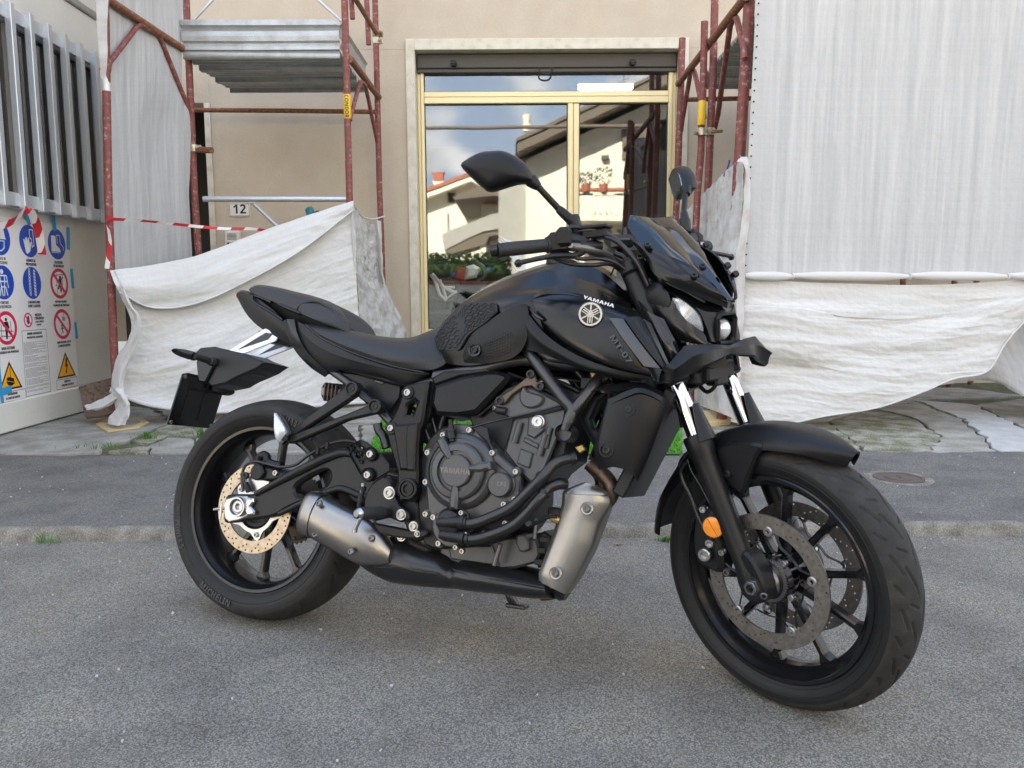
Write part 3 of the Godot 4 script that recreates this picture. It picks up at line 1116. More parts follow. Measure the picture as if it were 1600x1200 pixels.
func build_scaffold() -> void:
	var red: Material = mats["red scaffold paint"]
	var brown: Material = mats["rusty scaffold tube"]
	var galv: Material = mats["galvanised steel deck"]
	var bar: Material = mats["galvanised bar"]
	# frame beside the cabin
	var a := group_node("scaffold", self)
	tagged(a, "red and rust scaffold frame beside the grey cabin, a pale net hanging inside it", "scaffold", "scaffold frames")
	bent("post", V3([-2536,3104,-5200,-2547,2762,-5200,-2603,1579,-5200,-2627,754,-5200,-2640,19,-5200]), 0.0255, red, a)
	bent("post", V3([-2458,3563,-6300,-2466,3148,-6300,-2478,1716,-6300,-2468,1120,-6300,-2473,25,-6300]), 0.0265, red, a)
	bent("beam", V3([-2550,2777,-5200,-2462,2760,-6300]), 0.026, brown, a)
	bent("brace", V3([-2555,2328,-5200,-2548,2385,-5210,-2518,2715,-5560,-2514,2745,-5600,-2507,2756,-5850,-2503,2738,-5890,-2472,2305,-6290,-2469,2250,-6300]), 0.017, red, a)
	bent("cross_beam", V3([-2521,3028,-5200,-2469,3186,-6300]), 0.024, red, a)
	var st := tool()
	clamp_at(st, B0(), Vector3.UP, 0.026)
	put("tube_clamp", st, mats["zinc clamp"], a, Transform3D(Basis(), Vector3(-2.465, 2.047, -6.3)))
	rod("tube_end", Vector3(-2.428, 2.034, -6.28), Vector3(-2.297, 2.018, -6.22), 0.024, brown, a)
	st = tool()
	add_rod(st, Vector3.ZERO, Vector3(0, 0.11, 0), 0.0275)
	put("grey_tape_wrap", st, mats["cabin aluminium"], a, Transform3D(Basis(), Vector3(-2.573, 2.206, -5.2)))
	# frame by the shop entrance, left
	var b := group_node("scaffold", self)
	tagged(b, "red scaffold frame left of the shop entrance with a yellow sticker on its post", "scaffold", "scaffold frames")
	bent("post", V3([-1243,3515,-6200,-1239,3106,-6200,-1245,1696,-6200,-1244,1208,-6200,-1223,1,-6200]), 0.0265, red, b)
	bent("post", V3([-1189,3974,-7300,-1190,3493,-7300,-1192,1833,-7300,-1183,1259,-7300,-1178,18,-7300]), 0.0265, red, b)
	bent("beam", V3([-1211,2682,-6200,-1177,2663,-7300]), 0.027, brown, b)
	bent("brace", V3([-1224,2231,-6200,-1217,2283,-6220,-1198,2576,-6500,-1197,2611,-6580,-1188,2612,-6700,-1206,2309,-7280,-1194,2217,-7300]), 0.017, red, b)
	bent("upper_post", V3([-1211,3798,-7000,-1212,3388,-7000,-1205,3024,-7000]), 0.022, red, b)
	bent("upper_post", V3([-1221,3552,-6400,-1227,3177,-6400,-1221,3035,-6400]), 0.02, red, b)
	bent("upper_beam", V3([-1187,3165,-6300,-1183,3206,-7280]), 0.02, brown, b)
	st = tool()
	clamp_at(st, B0(), Vector3.UP, 0.026)
	put("tube_clamp", st, mats["rusty clamp"], b, Transform3D(Basis(), Vector3(-1.186, 3.207, -7.3)))
	put("tube_clamp", st, mats["zinc clamp"], b, Transform3D(Basis(), Vector3(-1.188, 3.147, -7.3)))
	sticker(b, Vector3(-1.241, 2.241, -6.2), Vector3(-1.242, 2.42, -6.2), "CONDOR")
	# ledgers and rails between the two
	tagged(bent("ledger", V3([-2794,2539,-7200,-2025,2529,-7200,-1187,2514,-7200]), 0.020, brown, self), "long rust brown ledger tube under the left scaffold deck", "tube")
	tagged(bent("handrail", V3([-2391,1655,-6250,-1251,1649,-6250]), 0.022, bar, self), "grey galvanised handrail tube above the house number plate", "tube")
	var dg := tagged(bent("diagonal_tube", V3([-2256,1714,-6900,-2213,1692,-6900,-1980,1463,-6900,-1821,1288,-6900]), 0.017, bar, self), "grey diagonal tube running down behind the white sheeting", "tube")
	st = tool()
	add_box(st, Transform3D(Basis(), Vector3.ZERO), Vector3(0.07, 0.035, 0.012), 0.004)
	put("flattened_end", st, bar, dg, Transform3D(Basis(), Vector3(-2.233, 1.706, -6.88)))
	tagged(bent("thin_brace", V3([-2436,2980,-6300,-2266,3147,-6300,-2021,3400,-6300]), 0.010, bar, self), "thin grey brace rising from the left end of the deck", "tube")
	tagged(bent("thin_brace", V3([-1281,2983,-6300,-1461,3143,-6300,-1729,3399,-6300]), 0.010, bar, self), "thin grey brace rising from the right end of the deck", "tube")
	# deck of the left bay
	var d := group_node("scaffold_deck", self)
	tagged(d, "galvanised scaffold deck with ribbed toe board in the left bay", "deck", "scaffold decks")
	var rails := []
	for e in [[44.0, 0.0], [45.0, 0.022], [53.0, 0.026], [56.0, 0.004], [59.0, -0.004], [61.0, 0.014], [68.0, 0.02], [75.0, 0.016], [77.5, -0.004], [80.0, -0.004], [82.0, 0.018], [88.0, 0.022], [89.0, 0.0]]:
		var y: float = (88.0 - e[0]) / 44.0 * 0.222 + 2.745
		rails.append(PackedVector3Array([Vector3(-2.47, y + 0.004, -6.2 + e[1]), Vector3(-1.9, y, -6.2 + e[1]), Vector3(-1.285, y, -6.2 + e[1])]))
	skin("toe_board", rails, galv, d, 8, 1, 0.004, range(20))
	rails = []
	for e in [[0.0, 0.0], [0.02, 0.02], [0.10, 0.02], [0.12, -0.005], [0.18, 0.018], [0.2, 0.0]]:
		rails.append(PackedVector3Array([Vector3(-1.275 - e[1], 2.955 - e[0], -6.25), Vector3(-1.265 - e[1], 2.945 - e[0], -7.28)]))
	skin("end_board", rails, galv, d, 4, 1, 0.004, range(20))
	for i in 3:
		plank(d, -2.47, -1.285, 2.74, -6.19 - 0.345 * i, 0.335)
	# the frame right of the entrance
	var c := group_node("scaffold", self)
	tagged(c, "worn red scaffold frame right of the shop entrance, beside the tall net", "scaffold", "scaffold frames")
	bent("post", V3([1504,3048,-5120,1486,2711,-5120,1449,1725,-5120,1428,1143,-5120,1380,82,-5120]), 0.036, red, c)
	bent("post", V3([1489,3092,-7100,1485,2719,-7100,1468,1792,-7100,1446,1121,-7100,1425,16,-7100]), 0.030, red, c)
	bent("post", V3([1559,3541,-6300,1564,3126,-6300,1563,2562,-6300,1543,1692,-6300,1527,1097,-6300,1514,11,-6300]), 0.030, red, c)
	bent("beam", V3([1445,2709,-5050,1462,2713,-7100]), 0.028, brown, c)
	bent("brace", V3([1448,2341,-5050,1447,2414,-5080,1459,2661,-5300,1469,2706,-5400,1472,2682,-5500,1571,2252,-6150,1587,2179,-6300]), 0.020, red, c)
	bent("brace", V3([1492,2313,-7100,1491,2384,-7050,1478,2708,-6700,1482,2719,-6650,1487,2681,-6600,1484,2347,-6300,1489,2241,-6250]), 0.020, red, c)
	tagged(bent("inner_tube", V3([1407,2854,-5950,1406,2471,-5950,1400,1926,-5950,1382,1650,-5950,1365,1087,-5950,1363,23,-5950]), 0.0265, red, self), "short red tube with a free top end clamped to the right scaffold frame", "tube")
	sticker(c, Vector3(1.381, 2.113, -5.88), Vector3(1.387, 2.283, -5.88), "")
	st = tool()
	clamp_at(st, B0(), Vector3.UP, 0.028)
	put("tube_clamp", st, mats["zinc clamp"], c, Transform3D(Basis(), Vector3(1.401, 2.078, -5.93)))
	put("tube_clamp", st, mats["zinc clamp"], c, Transform3D(Basis(Vector3.UP, PI * 0.9), Vector3(1.548, 2.146, -6.28)))
	bent("coupler_bar", V3([1338,2059,-5900,1603,2125,-6150]), 0.012, mats["rusty clamp"], c)
	tagged(bent("ledger", V3([1486,2602,-7200,2277,2614,-7200,5104,2626,-7200]), 0.020, brown, self), "rust brown ledger tube under the right scaffold deck", "tube")
	var d2 := group_node("scaffold_deck", self)
	tagged(d2, "galvanised scaffold deck seen from below above the right scaffold frame", "deck", "scaffold decks")
	for i in 6:
		plank(d2, 1.63, 4.6, 2.74, -5.12 - 0.345 * i, 0.335)
	# posts behind the tall net
	for q in [[1407, 7.05], [1487, 7.05], [1521, 7.2]]:
		var p := group_node("scaffold_post", self)
		var x := 1230.0
		p.position = Vector3((q[0] - 800.0) / 1230.0 * q[1] * 1.0, 0.05, -q[1])
		tagged(p, {1407: "red scaffold post showing in the gap under the net hem, nearest the entrance", 1487: "middle red scaffold post showing in the gap under the net hem", 1521: "rusty scaffold post showing in the gap under the net hem, farthest from the entrance"}[q[0]], "scaffold post", "posts behind the net")
		rod("post_tube", Vector3.ZERO, Vector3(0, 3.4, 0), 0.0255, red if q[0] != 1521 else brown, p)


func B0() -> Vector3:
	return Vector3.ZERO


func sticker(parent: Node, a: Vector3, b: Vector3, text: String) -> void:
	var h := a.distance_to(b)
	var st := tool()
	add_lathe(st, Transform3D(), PackedVector2Array([Vector2(0.0275, 0), Vector2(0.0280, 0.001), Vector2(0.0280, h - 0.001), Vector2(0.0275, h)]), 20)
	var o := put("sticker", st, mats["yellow sticker"], parent, Transform3D(frame_along(b - a), a))
	if text:
		words_on("sticker_print", text, 0.040, mats["printed black"], o, Transform3D(Basis(Vector3.BACK, -PI / 2), Vector3(0.0, h * 0.5, 0.0285)), true, 0.0006)


func plank(parent: Node, x0: float, x1: float, y: float, z: float, w: float) -> void:
	# a pressed steel plank: folded edges and two ribs on its underside
	var prof := [Vector2(0, -0.055), Vector2(0, 0), Vector2(w, 0), Vector2(w, -0.055), Vector2(w - 0.03, -0.055), Vector2(w - 0.034, -0.02), Vector2(w * 0.68, -0.02), Vector2(w * 0.64, -0.04), Vector2(w * 0.56, -0.04), Vector2(w * 0.52, -0.02), Vector2(w * 0.46, -0.02), Vector2(w * 0.42, -0.04), Vector2(w * 0.34, -0.04), Vector2(w * 0.30, -0.02), Vector2(0.034, -0.02), Vector2(0.03, -0.055)]
	var st := tool()
	add_plate(st, PackedVector2Array(prof), 0.0, x1 - x0, 0.002, [], Transform3D(), true)
	put("plank", st, mats["galvanised steel deck"], parent, Transform3D(Basis(Vector3.FORWARD, Vector3.UP, Vector3.RIGHT), Vector3(x0, y, z)))


# ---------------------------------------------------------------- nets and sheeting
func sheet(called: String, rails: Array, m: Material, parent: Node, nu: int, nv: int, amp := 0.0, freq := Vector2(2, 6), seed_ := 1) -> MeshInstance3D:
	var rs := []
	for r: PackedVector3Array in rails:
		rs.append(along(spline(r, 8), nu))
	var n := FastNoiseLite.new()
	n.seed = seed_
	n.frequency = 1.0
	n.fractal_octaves = 4
	var rows := []
	var mm := rs.size()
	for j in mm - 1:
		for k in nv:
			var t := float(k) / nv
			var row := PackedVector3Array()
			for i in nu:
				var b: Vector3 = rs[j][i]
				var c: Vector3 = rs[j + 1][i]
				var a: Vector3 = rs[j - 1][i] if j > 0 else b * 2.0 - c
				var d: Vector3 = rs[j + 2][i] if j < mm - 2 else c * 2.0 - b
				row.append(b.cubic_interpolate(c, a, d, t))
			rows.append(row)
	rows.append(rs[mm - 1])
	var nr := rows.size()
	var uv := []
	var vv := PackedFloat32Array()
	vv.resize(nu)
	for j in nr:
		var u := 0.0
		var line := PackedVector2Array()
		for i in nu:
			if i:
				u += rows[j][i].distance_to(rows[j][i - 1])
			if j:
				vv[i] += rows[j][i].distance_to(rows[j - 1][i])
			line.append(Vector2(u, vv[i]))
		uv.append(line)
	if amp > 0:
		var moved := []
		for j in nr:
			var row := PackedVector3Array()
			for i in nu:
				var du: Vector3 = rows[j][mini(i + 1, nu - 1)] - rows[j][maxi(i - 1, 0)]
				var dv: Vector3 = rows[mini(j + 1, nr - 1)][i] - rows[maxi(j - 1, 0)][i]
				var q: Vector2 = uv[j][i]
				var h := n.get_noise_2d(q.x * freq.x, q.y * freq.y)
				h = (1.0 - absf(h) * 2.4) * 0.7 + 0.6 * n.get_noise_2d(q.x * freq.x * 0.4 + 30.0, q.y * freq.y * 0.4)
				h += 0.20 * n.get_noise_2d(q.x * 9.0 + q.y * 5.0, q.y * 16.0 - q.x * 6.0) + 0.09 * n.get_noise_2d(q.x * 30.0 + 7.0, q.y * 42.0)
				row.append(rows[j][i] + dv.cross(du).normalized() * amp * h)
			moved.append(row)
		rows = moved
	var st := tool()
	st.set_smooth_group(fresh())
	for j in nr - 1:
		for i in nu - 1:
			uvquad(st, [rows[j][i], rows[j][i + 1], rows[j + 1][i + 1], rows[j + 1][i]], [uv[j][i], uv[j][i + 1], uv[j + 1][i + 1], uv[j + 1][i]])
	return put(called, st, m, parent)


func tape_material() -> StandardMaterial3D:
	var im := Image.create(128, 16, false, Image.FORMAT_RGB8)
	for y in 16:
		for x in 128:
			var s := fposmod(x + y * 1.2, 64.0) < 32.0
			im.set_pixel(x, y, Color(0.76, 0.15, 0.19) if s else Color(0.90, 0.88, 0.87))
	var m := mat("barrier tape", Color.WHITE, 0.35)
	m.albedo_texture = ImageTexture.create_from_image(im)
	m.uv1_scale = Vector3(2.4, 14.0, 1)
	m.backlight_enabled = true
	m.backlight = Color(0.3, 0.3, 0.3)
	return m


func ribbon(called: String, p: PackedVector3Array, width: float, twist: Array, m: Material, parent: Node, across := Vector3.UP) -> MeshInstance3D:
	var q := spline(p, 6)
	var top := PackedVector3Array()
	var low := PackedVector3Array()
	for i in q.size():
		var t := (q[mini(i + 1, q.size() - 1)] - q[maxi(i - 1, 0)]).normalized()
		var f := float(i) / (q.size() - 1) * (twist.size() - 1)
		var k := mini(int(f), twist.size() - 2)
		var w := (across - t * across.dot(t)).normalized().rotated(t, lerpf(twist[k], twist[k + 1], f - k))
		top.append(q[i] + w * width * 0.5)
		low.append(q[i] - w * width * 0.5)
	return sheet(called, [top, low], m, parent, q.size(), 2)


func build_nets() -> void:
	var net: Material = mats["white scaffold netting"]
	var cloth: Material = mats["creased white sheeting"]
	var soiled: Material = mats["stained white sheeting"]
	# net inside the frame beside the cabin
	var a := sheet("scaffold_net", [V3([-2561,2934,-5250,-2536,3026,-5600,-2513,3113,-5950,-2469,3173,-6240]), V3([-2590,2310,-5250,-2573,2380,-5550,-2528,2458,-5900,-2493,2521,-6200]), V3([-2590,1991,-5250,-2587,2040,-5600,-2570,2109,-5950,-2473,2234,-6270]), V3([-2613,1504,-5250,-2605,1533,-5600,-2577,1580,-5950,-2510,1624,-6270]), V3([-2636,879,-5250,-2622,867,-5600,-2593,872,-5950,-2514,868,-6280])], net, self, 90, 40, 0.006, Vector2(5, 1), 4)
	tagged(a, "pale grey net hanging smoothly inside the scaffold frame beside the cabin", "netting")
	tagged(sheet("net_edge_strip", [V3([-2562,2809,-5120,-2519,2809,-5120,-2475,2808,-5120]), V3([-2565,2582,-5120,-2533,2582,-5120,-2502,2582,-5120]), V3([-2562,2391,-5120,-2534,2391,-5120,-2514,2390,-5120]), V3([-2562,2268,-5120,-2550,2267,-5120,-2534,2267,-5120])], soiled, self, 10, 6, 0.004, Vector2(8, 8), 6), "pinkish strip of net wrapped round the top of the post at the cabin", "netting")
	# sheeting tied between the left frames
	var l := group_node("white_sheeting", self)
	tagged(l, "creased white sheeting tied between the left scaffold posts, its top edge rising to the right", "sheeting")
	sheet("hanging_sheet", [
		V3([-2597,1045,-5160,-2383,1089,-5300,-2205,1147,-5500,-2046,1225,-5680,-1692,1402,-5900,-1204,1606,-6130]),
		V3([-2537,913,-5140,-2377,826,-5300,-2176,857,-5500,-1927,980,-5700,-1605,1197,-5900,-1193,1398,-6120]),
		V3([-2506,732,-5200,-2332,640,-5320,-2088,675,-5480,-1839,733,-5680,-1563,914,-5880,-1194,1058,-6100]),
		V3([-2556,543,-5200,-2313,447,-5300,-2043,454,-5450,-1791,482,-5640,-1517,584,-5840,-1180,716,-6080]),
		V3([-2629,336,-5150,-2410,245,-5250,-2134,185,-5420,-1836,196,-5600,-1519,254,-5800,-1156,322,-6050]),
		V3([-2643,294,-5140,-2412,182,-5200,-2108,107,-5400,-1818,94,-5600,-1495,94,-5780,-1142,83,-6050])], cloth, l, 260, 44, 0.014, Vector2(1.1, 3.6), 11)
	sheet("folded_flap", [
		V3([-2583,1069,-5120,-2364,1113,-5260,-2188,1171,-5460,-2030,1254,-5640,-1680,1422,-5860,-1197,1617,-6100]),
		V3([-2538,1003,-5070,-2344,982,-5200,-2150,1014,-5400,-1931,1131,-5600,-1625,1322,-5820,-1194,1581,-6080]),
		V3([-2519,937,-5090,-2362,836,-5220,-2144,866,-5420,-1852,1024,-5620,-1538,1239,-5830,-1197,1554,-6090])], cloth, l, 90, 12, 0.012, Vector2(1.2, 7), 12)
	bent("hem", V3([-2510,933,-5080,-2358,832,-5210,-2140,862,-5410,-1849,1020,-5610,-1535,1234,-5820,-1195,1548,-6080]), 0.005, cloth, l, 6)
	bent("lower_hem", V3([-2633,297,-5120,-2403,190,-5180,-2100,115,-5380,-1811,96,-5580,-1490,96,-5760,-1139,85,-6030]), 0.014, cloth, l, 6)
	sheet("gathered_edge", [V3([-2584,1069,-5130,-2511,880,-5100,-2447,789,-5100,-2470,674,-5100,-2586,488,-5100,-2620,341,-5100,-2606,173,-5100]), V3([-2536,1068,-5100,-2441,880,-5040,-2390,779,-5040,-2414,656,-5040,-2507,472,-5040,-2540,348,-5040,-2516,184,-5020]), V3([-2526,1044,-5100,-2437,864,-5080,-2385,765,-5080,-2405,633,-5080,-2487,447,-5080,-2520,322,-5080,-2473,179,-5050])], cloth, l, 60, 8, 0.014, Vector2(2, 14), 13)
	sheet("knotted_end", [V3([-2638,316,-5100,-2587,287,-5060,-2548,223,-5040,-2603,140,-5040,-2617,91,-5030]), V3([-2564,334,-5020,-2506,289,-4980,-2460,217,-4960,-2484,145,-4950,-2510,93,-4940]), V3([-2534,329,-5060,-2484,292,-5020,-2442,220,-5000,-2445,148,-4980,-2477,90,-4980])], cloth, l, 30, 8, 0.016, Vector2(5, 9), 14)
	sheet("knotted_end", [V3([-2588,293,-5080,-2676,249,-5100,-2747,221,-5120,-2819,194,-5140]), V3([-2554,256,-5040,-2639,215,-5040,-2710,188,-5060,-2790,174,-5100]), V3([-2583,220,-5060,-2643,187,-5060,-2713,172,-5080,-2787,165,-5100])], cloth, l, 24, 8, 0.012, Vector2(6, 9), 15)
	# the sheet's return round the frame by the entrance
	var r := group_node("white_sheeting", self)
	tagged(r, "stained white sheeting wrapped round the scaffold left of the entrance, torn beside a tied strip", "sheeting")
	sheet("hanging_sheet", [
		V3([-1206,1609,-6120,-1208,1541,-6400,-1206,1500,-6750,-1194,1513,-6900]),
		V3([-1203,1398,-6120,-1198,1344,-6400,-1211,1314,-6750,-1176,1287,-6950]),
		V3([-1198,1204,-6120,-1188,1166,-6400,-1189,1126,-6750,-1174,1111,-6980]),
		V3([-1190,1009,-6100,-1172,983,-6400,-1147,964,-6800,-1131,966,-7150]),
		V3([-1179,765,-6080,-1138,735,-6400,-1073,711,-6850,-1018,694,-7200]),
		V3([-1162,519,-6060,-1092,470,-6400,-1021,429,-6900,-954,415,-7250]),
		V3([-1141,84,-6040,-1072,44,-6400,-1019,-2,-6900,-955,-29,-7280])], soiled, r, 110, 26, 0.018, Vector2(3, 4), 16)
	sheet("tied_strip", [V3([-1191,1550,-6950,-1174,1353,-6950,-1168,1132,-6950,-1138,993,-6950]), V3([-1149,1545,-6900,-1132,1349,-6900,-1127,1130,-6900,-1108,992,-6900]), V3([-1125,1539,-6950,-1118,1352,-6950,-1124,1132,-6950,-1099,993,-6950])], cloth, r, 30, 5, 0.012, Vector2(3, 20), 17)
	bent("tie_cord", V3([-1202,1607,-6100,-1197,1535,-6450,-1182,1556,-6900,-1141,1606,-7200]), 0.006, mats["white cord"], r, 5)
	bent("edge_binding", V3([-1210,1597,-6090,-1207,1396,-6090,-1202,1203,-6090,-1198,1009,-6090,-1190,764,-6090,-1178,517,-6090]), 0.007, soiled, r, 3)
	# tall net right of the entrance
	var t := group_node("scaffold_net", self)
	tagged(t, "tall white net covering the scaffold right of the entrance, its hem rolled and tied", "netting")
	var rails := []
	for y in [-60.0, 100.0, 230.0, 340.0, 428.0]:
		var k: float = (y + 60.0) / 488.0
		rails.append(PackedVector3Array([net_at(1184 - 24 * k, y), net_at(1260, y), net_at(1400, y), net_at(1560, y), net_at(1800, y)]))
	sheet("hanging_net", rails, net, t, 220, 40, 0.006, Vector2(2.6, 0.35), 18)
	for e in [[1162, 1235], [1237, 1416], [1420, 1568], [1572, 1700]]:
		var x0: float = e[0]
		var x1: float = e[1]
		var p := PackedVector3Array()
		for i in 7:
			var f := i / 6.0
			p.append(net_at(lerpf(x0, x1, f), 431.0 + 4.0 * f * 0.3) + Vector3(0, 0, 0.03))
		tube("rolled_hem", p, [0.014, 0.026, 0.027, 0.029, 0.025, 0.013], cloth, t, 14, 3)
	for x in [1236, 1418, 1570]:
		var st := tool()
		add_lathe(st, Transform3D(Basis(Vector3.BACK, PI / 2), net_at(x, 432) + Vector3(0, 0, 0.03)), PackedVector2Array([Vector2(0.017, -0.005), Vector2(0.022, 0), Vector2(0.017, 0.005)]), 12)
		put("tie", st, mats["white cord"], t)
	var eyelets := tool()
	for i in 26:
		var y := -10.0 + 17.0 * i
		var k := (y + 60.0) / 488.0
		add_lathe(eyelets, Transform3D(Basis(Vector3.RIGHT, PI / 2), net_at(1187 - 24 * k, y) + Vector3(0, 0, 0.016)), PackedVector2Array([Vector2(0.0, -0.002), Vector2(0.005, 0.0), Vector2(0.006, 0.003)]), 8)
	put("eyelet_row", eyelets, mats["black rubber"], t).set_meta("kind", "stuff")
	# low sheeting right of the entrance
	var s := group_node("white_sheeting", self)
	tagged(s, "cream white sheeting sagging in long folds under the tall net, gathered up at the right", "sheeting")
	sheet("hanging_sheet", [
		V3([1415,994,-5000,1767,976,-4970,2169,958,-4970,2650,951,-4970,3050,969,-4970,3389,999,-5000,3871,1024,-5000]),
		V3([1421,834,-4980,1759,809,-4930,2156,767,-4920,2644,772,-4940,3045,865,-4950,3373,935,-4970,3876,964,-5000]),
		V3([1405,811,-4950,1749,794,-4900,2161,735,-4930,2641,732,-4930,3041,833,-4940,3369,903,-4960,3878,940,-5000]),
		V3([1405,618,-4960,1750,561,-4880,2157,537,-4900,2552,615,-4900,2954,751,-4920,3325,867,-4950,3880,916,-5000]),
		V3([1415,454,-4980,1772,424,-4930,2122,417,-4900,2513,512,-4890,2919,671,-4920,3288,828,-4950,3882,884,-5000]),
		V3([1410,250,-4970,1722,220,-4880,2073,253,-4860,2437,329,-4880,2761,445,-4900,3007,551,-4920,3177,689,-4950,3424,799,-4970,3884,860,-5000]),
		V3([1392,97,-4950,1606,71,-4880,1957,141,-4860,2280,190,-4870,2560,284,-4880,2766,365,-4900,2984,410,-4920,3105,589,-4940,3237,744,-4950,3551,806,-4980,3887,828,-5000])], cloth, s, 280, 34, 0.017, Vector2(0.6, 3.4), 19)
	bent("lower_hem", V3([1392,97,-4950,1603,72,-4870,1953,142,-4850,2275,191,-4860,2554,285,-4870,2760,366,-4890,2978,411,-4910,3099,590,-4930,3231,745,-4940]), 0.005, cloth, s, 6)
	tagged(sheet("scaffold_net", [V3([2630,845,-5600,3038,843,-5600,3446,840,-5600,3805,883,-5600,4526,924,-5600]), V3([2691,527,-5600,3102,525,-5600,3468,500,-5600,3831,521,-5600,4561,516,-5600]), V3([2748,298,-5600,3114,314,-5600,3349,341,-5500,3493,270,-5400,3740,171,-5300,4606,9,-5600]), V3([2776,196,-5600,3118,250,-5600,3375,287,-5500,3495,186,-5300,3649,85,-5100,4622,-178,-5600])], net, self, 40, 10, 0.02, Vector2(2, 3), 22), "grey net hanging to the ground at the right edge, behind the gathered sheeting", "netting")
	# sheeting across the frame right of the entrance
	var c := group_node("white_sheeting", self)
	tagged(c, "stained white sheeting slung across the right scaffold frame up to a purple tie", "sheeting")
	sheet("hanging_sheet", [
		V3([1474,1573,-6900,1488,1645,-6400,1454,1706,-5600,1426,1737,-5000]),
		V3([1457,1334,-6900,1494,1354,-6400,1409,1391,-5400,1436,1672,-4960]),
		V3([1452,1005,-6900,1501,998,-6400,1362,1023,-5200,1423,1135,-4930]),
		V3([1449,560,-6900,1500,559,-6400,1350,628,-5150,1425,660,-4920]),
		V3([1437,-5,-6900,1479,15,-6350,1332,141,-5100,1418,113,-4900])], soiled, c, 110, 36, 0.012, Vector2(4, 3), 24)
	sheet("edge_binding", [V3([1400,1724,-4920,1443,1716,-4920,1464,1521,-4920,1455,1290,-4920,1443,1134,-4920,1444,819,-4920,1437,500,-4920,1430,175,-4920]), V3([1365,1698,-4880,1416,1675,-4880,1417,1516,-4880,1396,1287,-4880,1377,1133,-4880,1385,820,-4880,1378,503,-4880,1370,182,-4880])], soiled, c, 40, 4, 0.01, Vector2(4, 20), 25)
	bent("purple_tie", V3([1428,1686,-5400,1452,1740,-5400,1464,1790,-5400]), 0.006, mats["purple cord"], c, 3)
	bent("purple_tie", V3([1452,1740,-5400,1478,1723,-5400,1494,1786,-5400]), 0.005, mats["purple cord"], c, 3)
	# barrier tape
	var tm := tape_material()
	tagged(ribbon("barrier_tape", V3([-2595,1406,-5170,-2409,1404,-5350,-2212,1390,-5550,-2052,1385,-5720,-1881,1394,-5900,-1742,1364,-6000]), 0.021, [0.4, 1.0, 0.2, -0.4, 0.3, 0.1], tm, self), "red and white barrier tape stretched from the rusty post to the sheeting", "tape")
	tagged(ribbon("barrier_tape", V3([-2564,1421,-5160,-2608,1389,-5160,-2601,1364,-5160,-2592,1250,-5160,-2623,1087,-5160]), 0.028, [0.2, 0.9, 0.4, -0.5], tm, self, Vector3.RIGHT), "loose end of barrier tape hanging down the rusty post", "tape")
	tagged(ribbon("barrier_tape", V3([-3060,1297,-4673,-3060,1370,-4920,-3060,1459,-5072,-3080,1424,-5168,-3100,1341,-5247,-3120,1187,-5304]), 0.05, [0.0, 0.5, 0.2, 1.0, 1.3], tm, self, Vector3.BACK), "crumpled barrier tape draped over the window bars of the cabin", "tape")


func net_at(x: float, y: float) -> Vector3:
	# the tall net hangs in an upright plane 4.97 m from the road's far lane line
	var cp := cos(deg_to_rad(-6.605))
	var sp := sin(deg_to_rad(-6.605))
	var rx := (x - 800.0) / 1230.0
	var ry := (600.0 - y) / 1230.0
	var roll := deg_to_rad(-0.337)
	var qx := rx * cos(roll) - ry * sin(roll)
	var qy := rx * sin(roll) + ry * cos(roll)
	var dir := Vector3(qx, qy * cp + sp, qy * sp - cp)
	return Vector3(0, 0.9164, 0) + dir * (4.97 / -dir.z)


